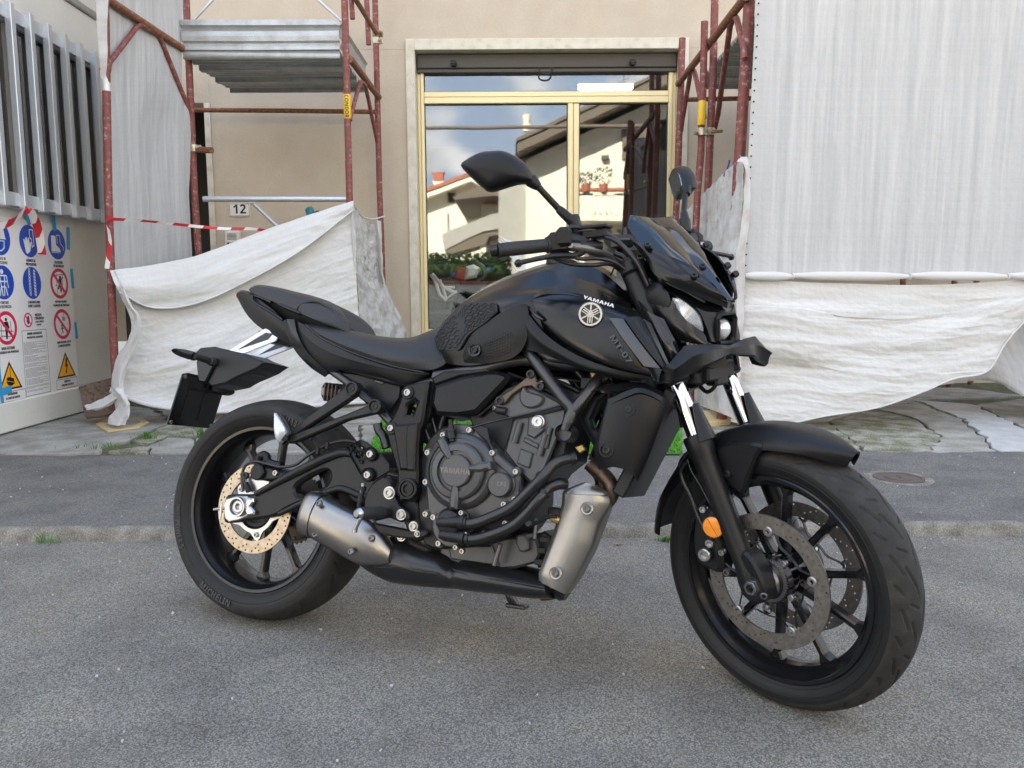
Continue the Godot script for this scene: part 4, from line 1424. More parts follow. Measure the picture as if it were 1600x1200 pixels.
func build_small_things() -> void:
	# house number
	var n := group_node("house_number_plate", self, Transform3D(Basis(), Vector3(-2.533, 1.7, -7.49)))
	tagged(n, "white enamel house number plate reading 12 on the beige wall", "house number")
	var st := tool()
	add_box(st, Transform3D(), Vector3(0.196, 0.122, 0.008), 0.003)
	put("plate", st, mats["white plastic"], n)
	for e in [[0.0, 0.054, 0.184, 0.003], [0.0, -0.054, 0.184, 0.003], [-0.0905, 0.0, 0.003, 0.111], [0.0905, 0.0, 0.003, 0.111]]:
		box("border_line", Vector3(e[0], e[1], 0.0042), Vector3(e[2], e[3], 0.0015), mats["printed black"], n, 0.0)
	words_on("number", "12", 0.115, mats["printed black"], n, Transform3D(Basis(), Vector3(0, 0.006, 0.0045)))
	# intercom
	var ic := group_node("intercom", self, Transform3D(Basis(), Vector3(-2.601, 1.434, -7.47)))
	tagged(ic, "small cream door intercom on the wall below the number plate", "intercom")
	box("housing", Vector3.ZERO, Vector3(0.137, 0.140, 0.05), mats["white plastic"], ic, 0.006)
	box("foot_strip", Vector3(0, -0.073, 0.0), Vector3(0.13, 0.010, 0.045), mats["printed black"], ic, 0.002)
	for i in 5:
		box("speaker_slot", Vector3(0, 0.042 - 0.012 * i, 0.0255), Vector3(0.09, 0.005, 0.002), mats["dark bronze housing"], ic, 0.0)
	box("button_plate", Vector3(0, -0.043, 0.0255), Vector3(0.110, 0.024, 0.003), mats["zinc clamp"], ic, 0.001)
	for x in [-0.035, 0.035]:
		lathe("button", Transform3D(Basis(Vector3.RIGHT, PI / 2), Vector3(x, -0.043, 0.026)), PackedVector2Array([Vector2(0.009, 0), Vector2(0.009, 0.004), Vector2(0.006, 0.006), Vector2(0, 0.006)]), mats["printed black"], ic, 12)
	# lamp hung from the handrail
	var hl := group_node("hanging_worklight", self, Transform3D(Basis(), Vector3(-1.595, 1.573, -6.4)))
	tagged(hl, "small teal and black work lamp hanging from the grey handrail", "work lamp")
	bent("wire", V3([8,100,-20, 8,60,-10, 6,30,0]), 0.002, mats["rusty clamp"], hl, 3)
	lathe("cap", Transform3D(Basis(Vector3.BACK, 0.25), Vector3(0, -0.035, 0)), PackedVector2Array([Vector2(0, 0.07), Vector2(0.02, 0.068), Vector2(0.034, 0.055), Vector2(0.036, 0.02), Vector2(0.030, 0), Vector2(0, 0)]), mats["teal plastic"], hl, 16)
	loft("shade", [ring_at(Vector3(0.02, -0.035, 0.0), Vector3(1, -0.25, 0), 0.03), ring_at(Vector3(0.05, -0.032, 0.0), Vector3(1, -0.1, 0), 0.036), ring_at(Vector3(0.085, -0.04, 0.0), Vector3(1, -0.6, 0), 0.032), ring_at(Vector3(0.10, -0.055, 0.0), Vector3(1, -1, 0), 0.015)], mats["black rubber"], hl)
	poster()
	# coir mat leaning at the cabin
	st = tool()
	var mg := V3([-2943,288,-5350,-2871,317,-5400,-2798,338,-5450,-2763,296,-5500,-2656,143,-5300,-2703,106,-5200,-2804,119,-5150,-2878,195,-5250])
	var mat_rails := [V3([-2943,300,-5320,-2871,321,-5400,-2795,343,-5480]), V3([-2914,213,-5280,-2809,229,-5320,-2725,254,-5400]), V3([-2852,112,-5200,-2738,121,-5220,-2637,146,-5280])]
	add_skin(st, mat_rails, 30, 12, 0.03)
	var om := put("coir_doormat", st, mats["coir brown"], self)
	tagged(om, "brown bristly doormat propped between the cabin and the knotted sheeting", "doormat")
	var bristles := tool()
	var rng := RandomNumberGenerator.new()
	rng.seed = 77
	for i in 900:
		var u := rng.randf()
		var v := rng.randf()
		var p: Vector3 = mat_rails[0][0].lerp(mat_rails[0][2], u).lerp(mat_rails[2][0].lerp(mat_rails[2][2], u), v)
		var nn := Vector3(rng.randf_range(-0.3, 0.5), rng.randf_range(0.0, 0.6), 1).normalized() * rng.randf_range(0.012, 0.025)
		var side := Vector3(rng.randf_range(-1, 1), rng.randf_range(-1, 1), 0).normalized() * 0.003
		tri(bristles, p - side + Vector3(0, 0, 0.005), p + side + Vector3(0, 0, 0.005), p + nn)
	put("bristles", bristles, mats["coir brown"], om).set_meta("kind", "stuff")
	# flat board under the sheeting foot
	var bd := ground_plate("timber_board", V2([-2767,5170,-2818,5384,-2583,5431,-2461,5263,-2425,5058,-2551,4896]), 0.055, 0.068, mats["raw board"], self, 0.003)
	tagged(bd, "flat pale timber board on the ground under the knotted sheeting", "board")
	ground_plate("inner_board", V2([-2673,5119,-2705,5250,-2555,5298,-2490,5216,-2472,5087,-2575,4992]), 0.0685, 0.074, mats["weathered concrete"], bd, 0.002).transform = Transform3D()
	var bd2 := ground_plate("timber_offcut", V2([1177,5347,1464,5570,1566,5447,1418,5072,1157,4934]), 0.055, 0.085, mats["raw board"], self, 0.004)
	tagged(bd2, "pale timber offcut on the ground behind the front forks", "board")
	# artificial turf behind the motorcycle
	var turf := ground_plate("turf_backing", V2([-785,4189,902,4140,1513,7052,-1070,7179]), 0.054, 0.060, mats["turf green"], self, 0.001)
	turf.name = "artificial_turf"
	turf.set_meta("kind", "stuff")
	tagged(turf, "bright green artificial turf mat laid in front of the shop entrance", "turf")
	var mm := MultiMesh.new()
	mm.transform_format = MultiMesh.TRANSFORM_3D
	mm.mesh = blade_mesh(mats["turf pale green"], 0.0035)
	mm.instance_count = 60000
	var c0 := Vector3(-0.7774, 0.06, -4.186)
	var c1 := Vector3(0.9078, 0.06, -4.137)
	var c2 := Vector3(1.486, 0.06, -6.926)
	var c3 := Vector3(-1.045, 0.06, -7.048)
	for i in mm.instance_count:
		var u := rng.randf()
		var v := rng.randf()
		var p := c0.lerp(c1, u).lerp(c3.lerp(c2, u), v)
		var s := rng.randf_range(0.018, 0.034)
		mm.set_instance_transform(i, Transform3D(Basis.from_euler(Vector3(rng.randf_range(-0.6, 0.6), rng.randf() * TAU, rng.randf_range(-0.6, 0.6))) * Basis.from_scale(Vector3(1, s, s)), p))
	var mi := MultiMeshInstance3D.new()
	mi.name = "turf_blades"
	mi.transform = turf.transform.affine_inverse()
	mi.multimesh = mm
	mi.set_meta("kind", "stuff")
	turf.add_child(mi)
	# weeds
	var tufts := [[228, 684, 0.05, "small grass tuft in the crack of the forecourt near the timber board"], [318, 676, 0.085, "bright grass tuft growing beside the rear tyre"], [165, 690, 0.03, "thin grass fringe along the pavement edge near the cabin"], [75, 846, 0.04, "single weed sprouting at the kerb foot on the left"], [1040, 843, 0.02, "tiny weed at the kerb foot behind the front tyre"]]
	var spots := [Vector3(-2.213, 0.052, -4.687), Vector3(-1.887, 0.052, -4.762), Vector3(-2.341, 0.05, -4.425), Vector3(-1.73, 0.003, -2.843), Vector3(0.5673, 0.003, -2.815)]
	var spread := [0.07, 0.09, 0.22, 0.05, 0.03]
	for i in 5:
		var wt := tool()
		for k in int(60 if i != 3 else 26):
			var p := Vector3(rng.randfn(0, spread[i] * 0.5), 0, rng.randfn(0, spread[i] * 0.16))
			var hgt: float = tufts[i][2] * rng.randf_range(0.5, 1.2)
			var lean_ := Vector3(rng.randf_range(-0.6, 0.6), 0, rng.randf_range(-0.5, 0.5)) * hgt
			var w := Vector3(rng.randf_range(-1, 1), 0, rng.randf_range(-1, 1)).normalized() * 0.0022
			var mid := p + lean_ * 0.4 + Vector3(0, hgt * 0.65, 0)
			quad(wt, p - w, p + w, mid + w * 0.8, mid - w * 0.8)
			tri(wt, mid - w * 0.8, mid + w * 0.8, p + lean_ + Vector3(0, hgt, 0))
		var o := put("grass_tuft", wt, mats["weed green"], self, Transform3D(Basis(), spots[i]))
		tagged(o, tufts[i][3], "weed", "weeds in the cracks")
	# drain cover in the pavement
	var dc := group_node("drain_cover", self, Transform3D(Basis(), Vector3(1.802, 0.047, -3.598)))
	tagged(dc, "small round rusty drain cover set in the pavement behind the front wheel", "drain cover")
	lathe("collar", Transform3D(), PackedVector2Array([Vector2(0.150, -0.002), Vector2(0.145, 0.003), Vector2(0.118, 0.003), Vector2(0.112, -0.002)]), mats["dirty kerb stone"], dc, 28)
	lathe("lid", Transform3D(), PackedVector2Array([Vector2(0.112, -0.01), Vector2(0.110, 0.004), Vector2(0.098, 0.005), Vector2(0.096, 0.002), Vector2(0.06, 0.002), Vector2(0.058, 0.005), Vector2(0.014, 0.005), Vector2(0.012, -0.004), Vector2(0, -0.004)]), mats["rusty iron"], dc, 28)
	# a leaf on the road and some litter specks
	var lf := tool()
	add_skin(lf, [V3([-20,2,0, 0,6,-6, 22,3,-2]), V3([-20,2,0, 0,3,0, 22,3,-2]), V3([-20,2,0, 0,7,7, 22,3,-2])], 9, 2, 0.0006)
	tagged(put("dry_leaf", lf, mats["dry leaf"], self, Transform3D(Basis(Vector3.UP, 0.1), Vector3(0.384, 0.002, -2.784))), "dry orange leaf on the road below the kerb", "leaf")
	var ch := tool()
	for i in 420:
		var p := Vector3(rng.randf_range(-3.2, 3.0), 0.003, -2.84 + 1.7 * pow(rng.randf(), 2.0))
		if i % 3 == 0:
			p = Vector3(rng.randf_range(-3.2, 3.0), 0.049, rng.randf_range(-4.2, -3.0))
		add_box(ch, Transform3D(Basis.from_euler(Vector3(rng.randf(), rng.randf() * 3, rng.randf())), p), Vector3(rng.randf_range(0.003, 0.009), 0.004, rng.randf_range(0.003, 0.007)), 0.001)
	var cs := put("grit", ch, mats["pale new cement"], self)
	cs.set_meta("kind", "stuff")
	tagged(cs, "loose pale grit scattered over road and pavement", "grit")


func ring_at(c: Vector3, axis: Vector3, r: float, n := 12) -> PackedVector3Array:
	var b := frame_along(axis)
	var out := PackedVector3Array()
	for i in n:
		var a := TAU * i / n
		out.append(c + b.x * cos(a) * r + b.z * sin(a) * r)
	return out


func blade_mesh(m: Material, w: float) -> ArrayMesh:
	var st := tool()
	st.set_smooth_group(-1)
	quad(st, Vector3(-w, 0, 0), Vector3(w, 0, 0), Vector3(w * 0.7, 0.6, 0.12), Vector3(-w * 0.7, 0.6, 0.12))
	tri(st, Vector3(-w * 0.7, 0.6, 0.12), Vector3(w * 0.7, 0.6, 0.12), Vector3(0, 1, 0.35))
	st.generate_normals()
	var am := st.commit()
	am.surface_set_material(0, m)
	return am


# ---------------------------------------------------------------- the motorcycle
# bike space: x forward from the rear contact patch, y up, z to its right side; it leans on its side stand, bars turned right
const FLIP := Vector3(1, 1, -1)
const STEER_FOOT := Vector3(1.49, 0, 0)
const RAKE := 0.43336
const STEER := -0.5894
const LEAN := 0.22652
const HEADING := 0.36311
const REAR_AXLE := Vector3(0, 0.312, 0)
const FRONT_AXLE := Vector3(1.4, 0.297, 0)
var zax := Basis(Vector3.RIGHT, Vector3.BACK, Vector3.DOWN)
var bike: Node3D
var steered: Transform3D


func bike_materials() -> void:
	var grain := noise_image(61, 0.25, 256, 3)
	var gt := ImageTexture.create_from_image(grain)
	var smudge := ramped(noise_image(62, 0.02, 256, 5), [0.0, Color(0.80, 0.80, 0.80), 0.5, Color(0.92, 0.92, 0.92), 1.0, Color(1, 1, 1)])
	var pl := mat("matte black plastic", lin(0.0072, 0.0072, 0.0078), 0.42, 0.0, 0.38)
	pl.roughness_texture = smudge
	pl.uv1_triplanar = true
	pl.uv1_scale = Vector3.ONE * 6.0
	var sp := mat("satin black paint", lin(0.0042, 0.0043, 0.0048), 0.24, 0.0, 0.44)
	sp.roughness_texture = smudge
	sp.uv1_triplanar = true
	sp.uv1_scale = Vector3.ONE * 5.0
	mat("gloss black", lin(0.008, 0.008, 0.009), 0.18)
	var seat := mat("black seat vinyl", lin(0.0125, 0.0125, 0.0132), 0.52)
	seat.rim_enabled = true
	seat.rim = 0.15
	mat("grip rubber", lin(0.016, 0.016, 0.017), 0.62)
	var en := mat("dark engine paint", lin(0.070, 0.071, 0.073), 0.42, 0.45)
	en.roughness_texture = smudge
	en.uv1_triplanar = true
	en.uv1_scale = Vector3.ONE * 7.0
	mat("black engine part", lin(0.0125, 0.0125, 0.013), 0.42, 0.1, 0.42)
	mat("bracket bronze", lin(0.10, 0.075, 0.055), 0.42, 0.6)
	mat("frame black", lin(0.015, 0.015, 0.016), 0.33, 0.0, 0.6)
	mat("hose black", lin(0.012, 0.012, 0.013), 0.28)
	mat("shiny bolt", lin(0.36, 0.35, 0.33), 0.34, 0.9)
	mat("dull bolt", lin(0.16, 0.155, 0.15), 0.4, 0.8)
	mat("black bolt", lin(0.02, 0.02, 0.02), 0.4, 0.4)
	mat("chrome tube", lin(0.55, 0.56, 0.58), 0.06, 1.0)
	mat("polished alloy", lin(0.46, 0.46, 0.455), 0.30, 0.95)
	var ss := mat("brushed steel", lin(0.29, 0.275, 0.255), 0.38, 1.0)
	ss.roughness_texture = smudge
	ss.uv1_triplanar = true
	ss.uv1_scale = Vector3.ONE * 9.0
	var hs := mat("satin aluminium shield", lin(0.34, 0.325, 0.30), 0.44, 0.95)
	hs.roughness_texture = smudge
	hs.uv1_triplanar = true
	hs.uv1_scale = Vector3.ONE * 9.0
	var pipe := mat("heat stained pipe", Color.WHITE, 0.45, 0.8)
	textured(pipe, ramped(noise_image(63, 0.03, 256, 4), [0.0, lin(0.07, 0.045, 0.032), 0.5, lin(0.13, 0.09, 0.065), 1.0, lin(0.21, 0.155, 0.115)]), 5.0, false)
	var dr := mat("bronze disc steel", Color.WHITE, 0.36, 0.85)
	textured(dr, ramped(noise_image(64, 0.05, 256, 4), [0.0, lin(0.33, 0.26, 0.18), 0.5, lin(0.41, 0.335, 0.245), 1.0, lin(0.48, 0.41, 0.32)]), 4.0, false)
	var df := mat("grey disc steel", Color.WHITE, 0.42, 0.8)
	textured(df, ramped(noise_image(65, 0.05, 256, 4), [0.0, lin(0.17, 0.15, 0.13), 0.5, lin(0.22, 0.20, 0.175), 1.0, lin(0.28, 0.255, 0.225)]), 4.0, false)
	mat("rim black", lin(0.007, 0.007, 0.008), 0.22, 0.1)
	var side := mat("tyre sidewall rubber", lin(0.0095, 0.0095, 0.0095), 0.58, 0.0, 0.4)
	side.roughness_texture = smudge
	side.uv1_triplanar = true
	side.uv1_scale = Vector3.ONE * 3.0
	var tread := mat("worn tread rubber", Color.WHITE, 0.75, 0.0, 0.4)
	textured(tread, ramped(mix_images(noise_image(66, 0.02, 256, 5), grain, 0.35), [0.0, lin(0.015, 0.0145, 0.014), 0.45, lin(0.024, 0.023, 0.0215), 0.7, lin(0.038, 0.036, 0.032), 1.0, lin(0.06, 0.056, 0.05)]), 4.0, false)
	bumped(tread, gt, 0.03)
	mat("sidewall lettering", lin(0.03, 0.03, 0.031), 0.5)
	var amber := mat("amber reflector", lin(0.85, 0.26, 0.01), 0.2)
	amber.clearcoat_enabled = true
	amber.clearcoat = 0.8
	mat("clear lens", Color(0.9, 0.92, 0.94, 0.25), 0.04).transparency = BaseMaterial3D.TRANSPARENCY_ALPHA
	mat("projector lens", lin(0.62, 0.63, 0.64), 0.06, 0.35)
	mat("lamp bowl", lin(0.75, 0.76, 0.78), 0.15, 0.9)
	mat("red lens", lin(0.35, 0.01, 0.015), 0.2)
	var screen := mat("smoked screen", Color(0.012, 0.014, 0.018, 0.93), 0.10)
	screen.metallic_specular = 0.6
	mat("white print", lin(0.75, 0.75, 0.76), 0.4)
	mat("grey print", lin(0.035, 0.035, 0.037), 0.35)
	mat("silver decal", lin(0.075, 0.074, 0.074), 0.38, 0.6)
	mat("white bracket", lin(0.62, 0.66, 0.72), 0.35, 0.5)
	mat("gold plug", lin(0.45, 0.33, 0.12), 0.4, 0.7)
	mat("chain steel", lin(0.14, 0.12, 0.10), 0.5, 0.8)


func mirrored(p: PackedVector3Array) -> PackedVector3Array:
	var out := PackedVector3Array()
	for v in p:
		out.append(v * FLIP)
	return out


func build_motorcycle() -> void:
	bike_materials()
	bike = group_node("motorcycle", self, Transform3D(Basis(Vector3.UP, -HEADING) * Basis(Vector3.RIGHT, -LEAN), Vector3(-0.71451, 0, -2.15175)))
	tagged(bike, "matte black naked motorcycle leaning on its side stand, front wheel turned toward the viewer", "motorcycle")
	var ax := Vector3(-sin(RAKE), cos(RAKE), 0)
	var b := Basis(ax, STEER)
	steered = Transform3D(b, STEER_FOOT - b * STEER_FOOT)
	rear_wheel()
	front_wheel()
	front_fork()
	front_fender()
	swingarm_and_exhaust()
	engine()
	frame_parts()
	tail()
	tank()
	front_unit()
	handlebars()


func to_segment(p: Vector2, a: Vector2, b: Vector2) -> float:
	var d := b - a
	return p.distance_to(a + d * clampf((p - a).dot(d) / d.length_squared(), 0, 1))


# crown and sidewalls of a tyre; the profile lists (radius, half width) from the bead to the crown
func make_tyre(wheel: Node3D, prof: PackedVector2Array, split: int, grooves: Array, period: float, phase: float) -> void:
	var q := PackedVector3Array()
	for v in prof:
		q.append(Vector3(v.x, v.y, 0))
	for i in range(prof.size() - 2, -1, -1):
		q.append(Vector3(prof[i].x, -prof[i].y, 0))
	var crown := spline(q.slice(split, q.size() - split), 10)
	crown = along(crown, 71)
	var n := 760
	var R := prof[prof.size() - 1].x
	var st := tool()
	st.set_smooth_group(fresh())
	var rows := []
	var s := PackedFloat32Array()
	s.resize(71)
	for k in range(36, 71):
		s[k] = s[k - 1] + crown[k].distance_to(crown[k - 1])
	for k in range(34, -1, -1):
		s[k] = s[k + 1] - crown[k].distance_to(crown[k + 1])
	var nper := int(TAU * R / period)
	for i in n:
		var a := TAU * i / n
		var along_ := fposmod(float(i) / n * nper + phase, 1.0) * period
		var row := PackedVector3Array()
		for k in 71:
			var depth := 0.0
			if k > 3 and k < 67:
				var sa := absf(s[k])
				var t := along_ if s[k] > 0 else fposmod(along_ + period * 0.5, period)
				for g in grooves:
					for o in [0.0, -period, period]:
						var p := Vector2(t + o, sa)
						if absf(p.x - (g[0].x + g[1].x) * 0.5) > 0.08:
							continue
						var d := to_segment(p, g[0], g[1])
						depth = maxf(depth, clampf((g[2] - d) / 0.0016 + 0.5, 0, 1))
			var c := crown[k]
			var r := c.x - depth * 0.0045
			row.append(Vector3(cos(a) * r, sin(a) * r, c.y * (1.0 - depth * 0.01)))
		rows.append(row)
	for i in n:
		var i1 := (i + 1) % n
		for k in 70:
			quad(st, rows[i][k], rows[i1][k], rows[i1][k + 1], rows[i][k + 1])
	put("tread", st, mats["worn tread rubber"], wheel)
	st = tool()
	for e in [1.0, -1.0]:
		var p := PackedVector2Array()
		var w := spline(q.slice(0, split + 1), 5)
		for v in w:
			p.append(Vector2(v.x, v.y * e))
		# fine rings moulded into the wall
		add_lathe(st, Transform3D(zax, Vector3.ZERO), p, 120)
		for rr in [0.30, 0.62]:
			var m: Vector3 = w[int(w.size() * rr)]
			add_lathe(st, Transform3D(zax, Vector3.ZERO), PackedVector2Array([Vector2(m.x - 0.0012, m.y * e), Vector2(m.x, (m.y + 0.001) * e), Vector2(m.x + 0.0012, m.y * e)]), 120)
	put("sidewall", st, mats["tyre sidewall rubber"], wheel)


# lettering bent round the wheel on its right face
func arc_words(called: String, text: String, size: float, radius: float, middle: float, z: float, m: Material, parent: Node, tilt := 0.0) -> void:
	var t := TextMesh.new()
	var f := SystemFont.new()
	f.font_names = PackedStringArray(["Droid Sans"])
	f.font_weight = 700
	t.font = f
	t.text = text
	t.font_size = 48
	t.pixel_size = size / 48.0
	t.depth = 0.0016
	t.curve_step = 3.0
	var a := t.surface_get_arrays(0) if t.get_surface_count() else []
	if a.is_empty():
		return
	var v: PackedVector3Array = a[Mesh.ARRAY_VERTEX]
	var ix: PackedInt32Array = a[Mesh.ARRAY_INDEX]
	var st := tool()
	flat_group(st)
	for i in ix:
		var p := v[i]
		var ang := middle + p.x / radius
		var r := radius - p.y
		st.add_vertex(Vector3(cos(ang) * r, sin(ang) * r, z + p.z - p.y * tilt))
	put(called, st, m, parent)


func disc_plate(called: String, r0: float, r1: float, thick: float, z: float, m: Material, parent: Node, holes: Array) -> MeshInstance3D:
	# cut into sectors, so that each outline holds only a few holes
	var st := tool()
	var n := 16
	var h := thick * 0.5
	for k in n:
		var a0 := TAU * k / n
		var a1 := TAU * (k + 1) / n
		var mid := (a0 + a1) * 0.5
		var o := PackedVector2Array()
		for i in 7:
			o.append(Vector2.from_angle(lerpf(a0, a1, i / 6.0)) * r1)
		for i in 7:
			o.append(Vector2.from_angle(lerpf(a1, a0, i / 6.0)) * r0)
		var hs := []
		for q in holes:
			if absf(angle_difference(q[1], mid)) < PI / n - 0.03:
				hs.append(circle2(Vector2.from_angle(q[1]) * q[0], q[2], 8))
		flat_group(st)
		var poly := bridged(o, hs)
		fill(st, Transform3D(), poly, z + h, true)
		fill(st, Transform3D(), poly, z - h, false)
		st.set_smooth_group(fresh())
		for c in hs:
			for i in 8:
				var p: Vector2 = c[i]
				var q: Vector2 = c[(i + 1) % 8]
				quad(st, Vector3(p.x, p.y, z - h), Vector3(q.x, q.y, z - h), Vector3(q.x, q.y, z + h), Vector3(p.x, p.y, z + h))
	for rr in [r0, r1]:
		add_lathe(st, Transform3D(zax, Vector3.ZERO), PackedVector2Array([Vector2(rr, z - h), Vector2(rr, z + h)]), 96)
	return put(called, st, m, parent)


func spokes(wheel: Node3D, r0: float, r1: float, first: float, w0: float, w1: float, t: float) -> void:
	for i in 10:
		var a := first + TAU * i / 10
		var st := tool()
		var o := PackedVector2Array([Vector2(r0, -w0), Vector2(r0 + (r1 - r0) * 0.5, -w1), Vector2(r1 - 0.02, -w1), Vector2(r1, -w1 * 2.4), Vector2(r1, w1 * 2.4), Vector2(r1 - 0.02, w1), Vector2(r0 + (r1 - r0) * 0.5, w1), Vector2(r0, w0)])
		add_plate(st, o, -t, t, 0.004, [], Transform3D(), true)
		put("spoke", st, mats["rim black"], wheel, Transform3D(Basis(Vector3.BACK, a), Vector3.ZERO))


func rim(wheel: Node3D, half: float) -> void:
	var r := 0.2325
	var p := [Vector2(r - 0.003, half), Vector2(r, half - 0.003), Vector2(r, half - 0.010), Vector2(r - 0.010, half - 0.012)]
	var inner := [Vector2(r - 0.003, half), Vector2(r - 0.011, half - 0.001), Vector2(r - 0.0125, half - 0.006), Vector2(r - 0.020, half - 0.013), Vector2(0.205, half - 0.030), Vector2(0.2005, half * 0.35), Vector2(0.199, 0.0)]
	var st := tool()
	for s in [1.0, -1.0]:
		for l in [p, inner]:
			var q := PackedVector2Array()
			for v in l:
				q.append(Vector2(v.x, v.y * s))
			add_lathe(st, Transform3D(zax, Vector3.ZERO), q, 120)
	put("rim", st, mats["rim black"], wheel)


func rear_wheel() -> void:
	var w := group_node("rear_wheel", bike, Transform3D(Basis(), REAR_AXLE))
	make_tyre(w, V2([226,70, 236,77, 250,85, 264,89.5, 276,90, 287,84, 297,70, 305,50, 311,26, 313.5,0]), 4, [
		[Vector2(0.02, 0.030), Vector2(0.075, 0.062), 0.0022], [Vector2(0.085, 0.045), Vector2(0.115, 0.078), 0.002]], 0.16, 0.0)
	arc_words("sidewall_lettering", "MICHELIN", 0.024, 0.268, -1.95, 0.0918, mats["sidewall lettering"], w, 0.12)
	arc_words("sidewall_lettering", "POWER 5", 0.020, 0.266, -2.78, 0.0918, mats["sidewall lettering"], w, 0.12)
	arc_words("sidewall_lettering", "MICHELIN", 0.024, 0.268, 1.1, 0.0918, mats["sidewall lettering"], w, 0.12)
	arc_words("sidewall_lettering", "180/55ZR17", 0.012, 0.262, 3.3, 0.0912, mats["sidewall lettering"], w, 0.2)
	rim(w, 0.077)
	spokes(w, 0.05, 0.203, -PI / 2 - 0.06, 0.013, 0.0085, 0.014)
	lathe("hub", Transform3D(zax, Vector3.ZERO), PackedVector2Array([Vector2(0.02, -0.075), Vector2(0.06, -0.07), Vector2(0.062, -0.03), Vector2(0.05, -0.02), Vector2(0.05, 0.03), Vector2(0.062, 0.05), Vector2(0.062, 0.072), Vector2(0.03, 0.080), Vector2(0.02, 0.08)]), mats["rim black"], w, 32)
	var holes := []
	for i in 16:
		var a := TAU * i / 16
		holes.append([0.1155, a + 0.07, 0.0029])
		holes.append([0.1155, a + 0.27, 0.0029])
		holes.append([0.1075, a + 0.17, 0.0029])
		holes.append([0.0995, a + 0.27, 0.0029])
	disc_plate("brake_disc", 0.0885, 0.1225, 0.0045, 0.086, mats["bronze disc steel"], w, holes)
	# carrier: a star with five feet bolted on
	var star := PackedVector2Array()
	for i in 60:
		var a := TAU * i / 60
		star.append(Vector2.from_angle(a) * (0.068 + 0.0225 * pow(0.5 + 0.5 * cos(a * 5.0 + 0.6), 4.0)))
	plate("disc_carrier", star, 0.076, 0.083, mats["polished alloy"], w, 0.001, [circle2(Vector2.ZERO, 0.056, 30)])
	for i in 5:
		bolt("carrier_bolt", Vector3(cos(TAU * i / 5 - 0.12), sin(TAU * i / 5 - 0.12), 0) * 0.072 + Vector3(0, 0, 0.083), Vector3.BACK, 0.007, mats["shiny bolt"], w)
	var teeth := PackedVector2Array()
	for i in 96:
		teeth.append(Vector2.from_angle(TAU * i / 96) * (0.053 if i % 2 == 0 else 0.048))
	plate("sensor_ring", teeth, 0.074, 0.079, mats["black engine part"], w, 0.0005, [circle2(Vector2.ZERO, 0.04, 24)])
	lathe("axle_spacer", Transform3D(zax, Vector3.ZERO), PackedVector2Array([Vector2(0.022, 0.07), Vector2(0.022, 0.098), Vector2(0.012, 0.098)]), mats["polished alloy"], w, 24)
	# sprocket on the far side
	teeth = PackedVector2Array()
	for i in 86:
		teeth.append(Vector2.from_angle(TAU * i / 86) * (0.112 if i % 2 == 0 else 0.104))
	plate("sprocket", teeth, -0.092, -0.086, mats["chain steel"], w, 0.0005, [circle2(Vector2.ZERO, 0.05, 30)])


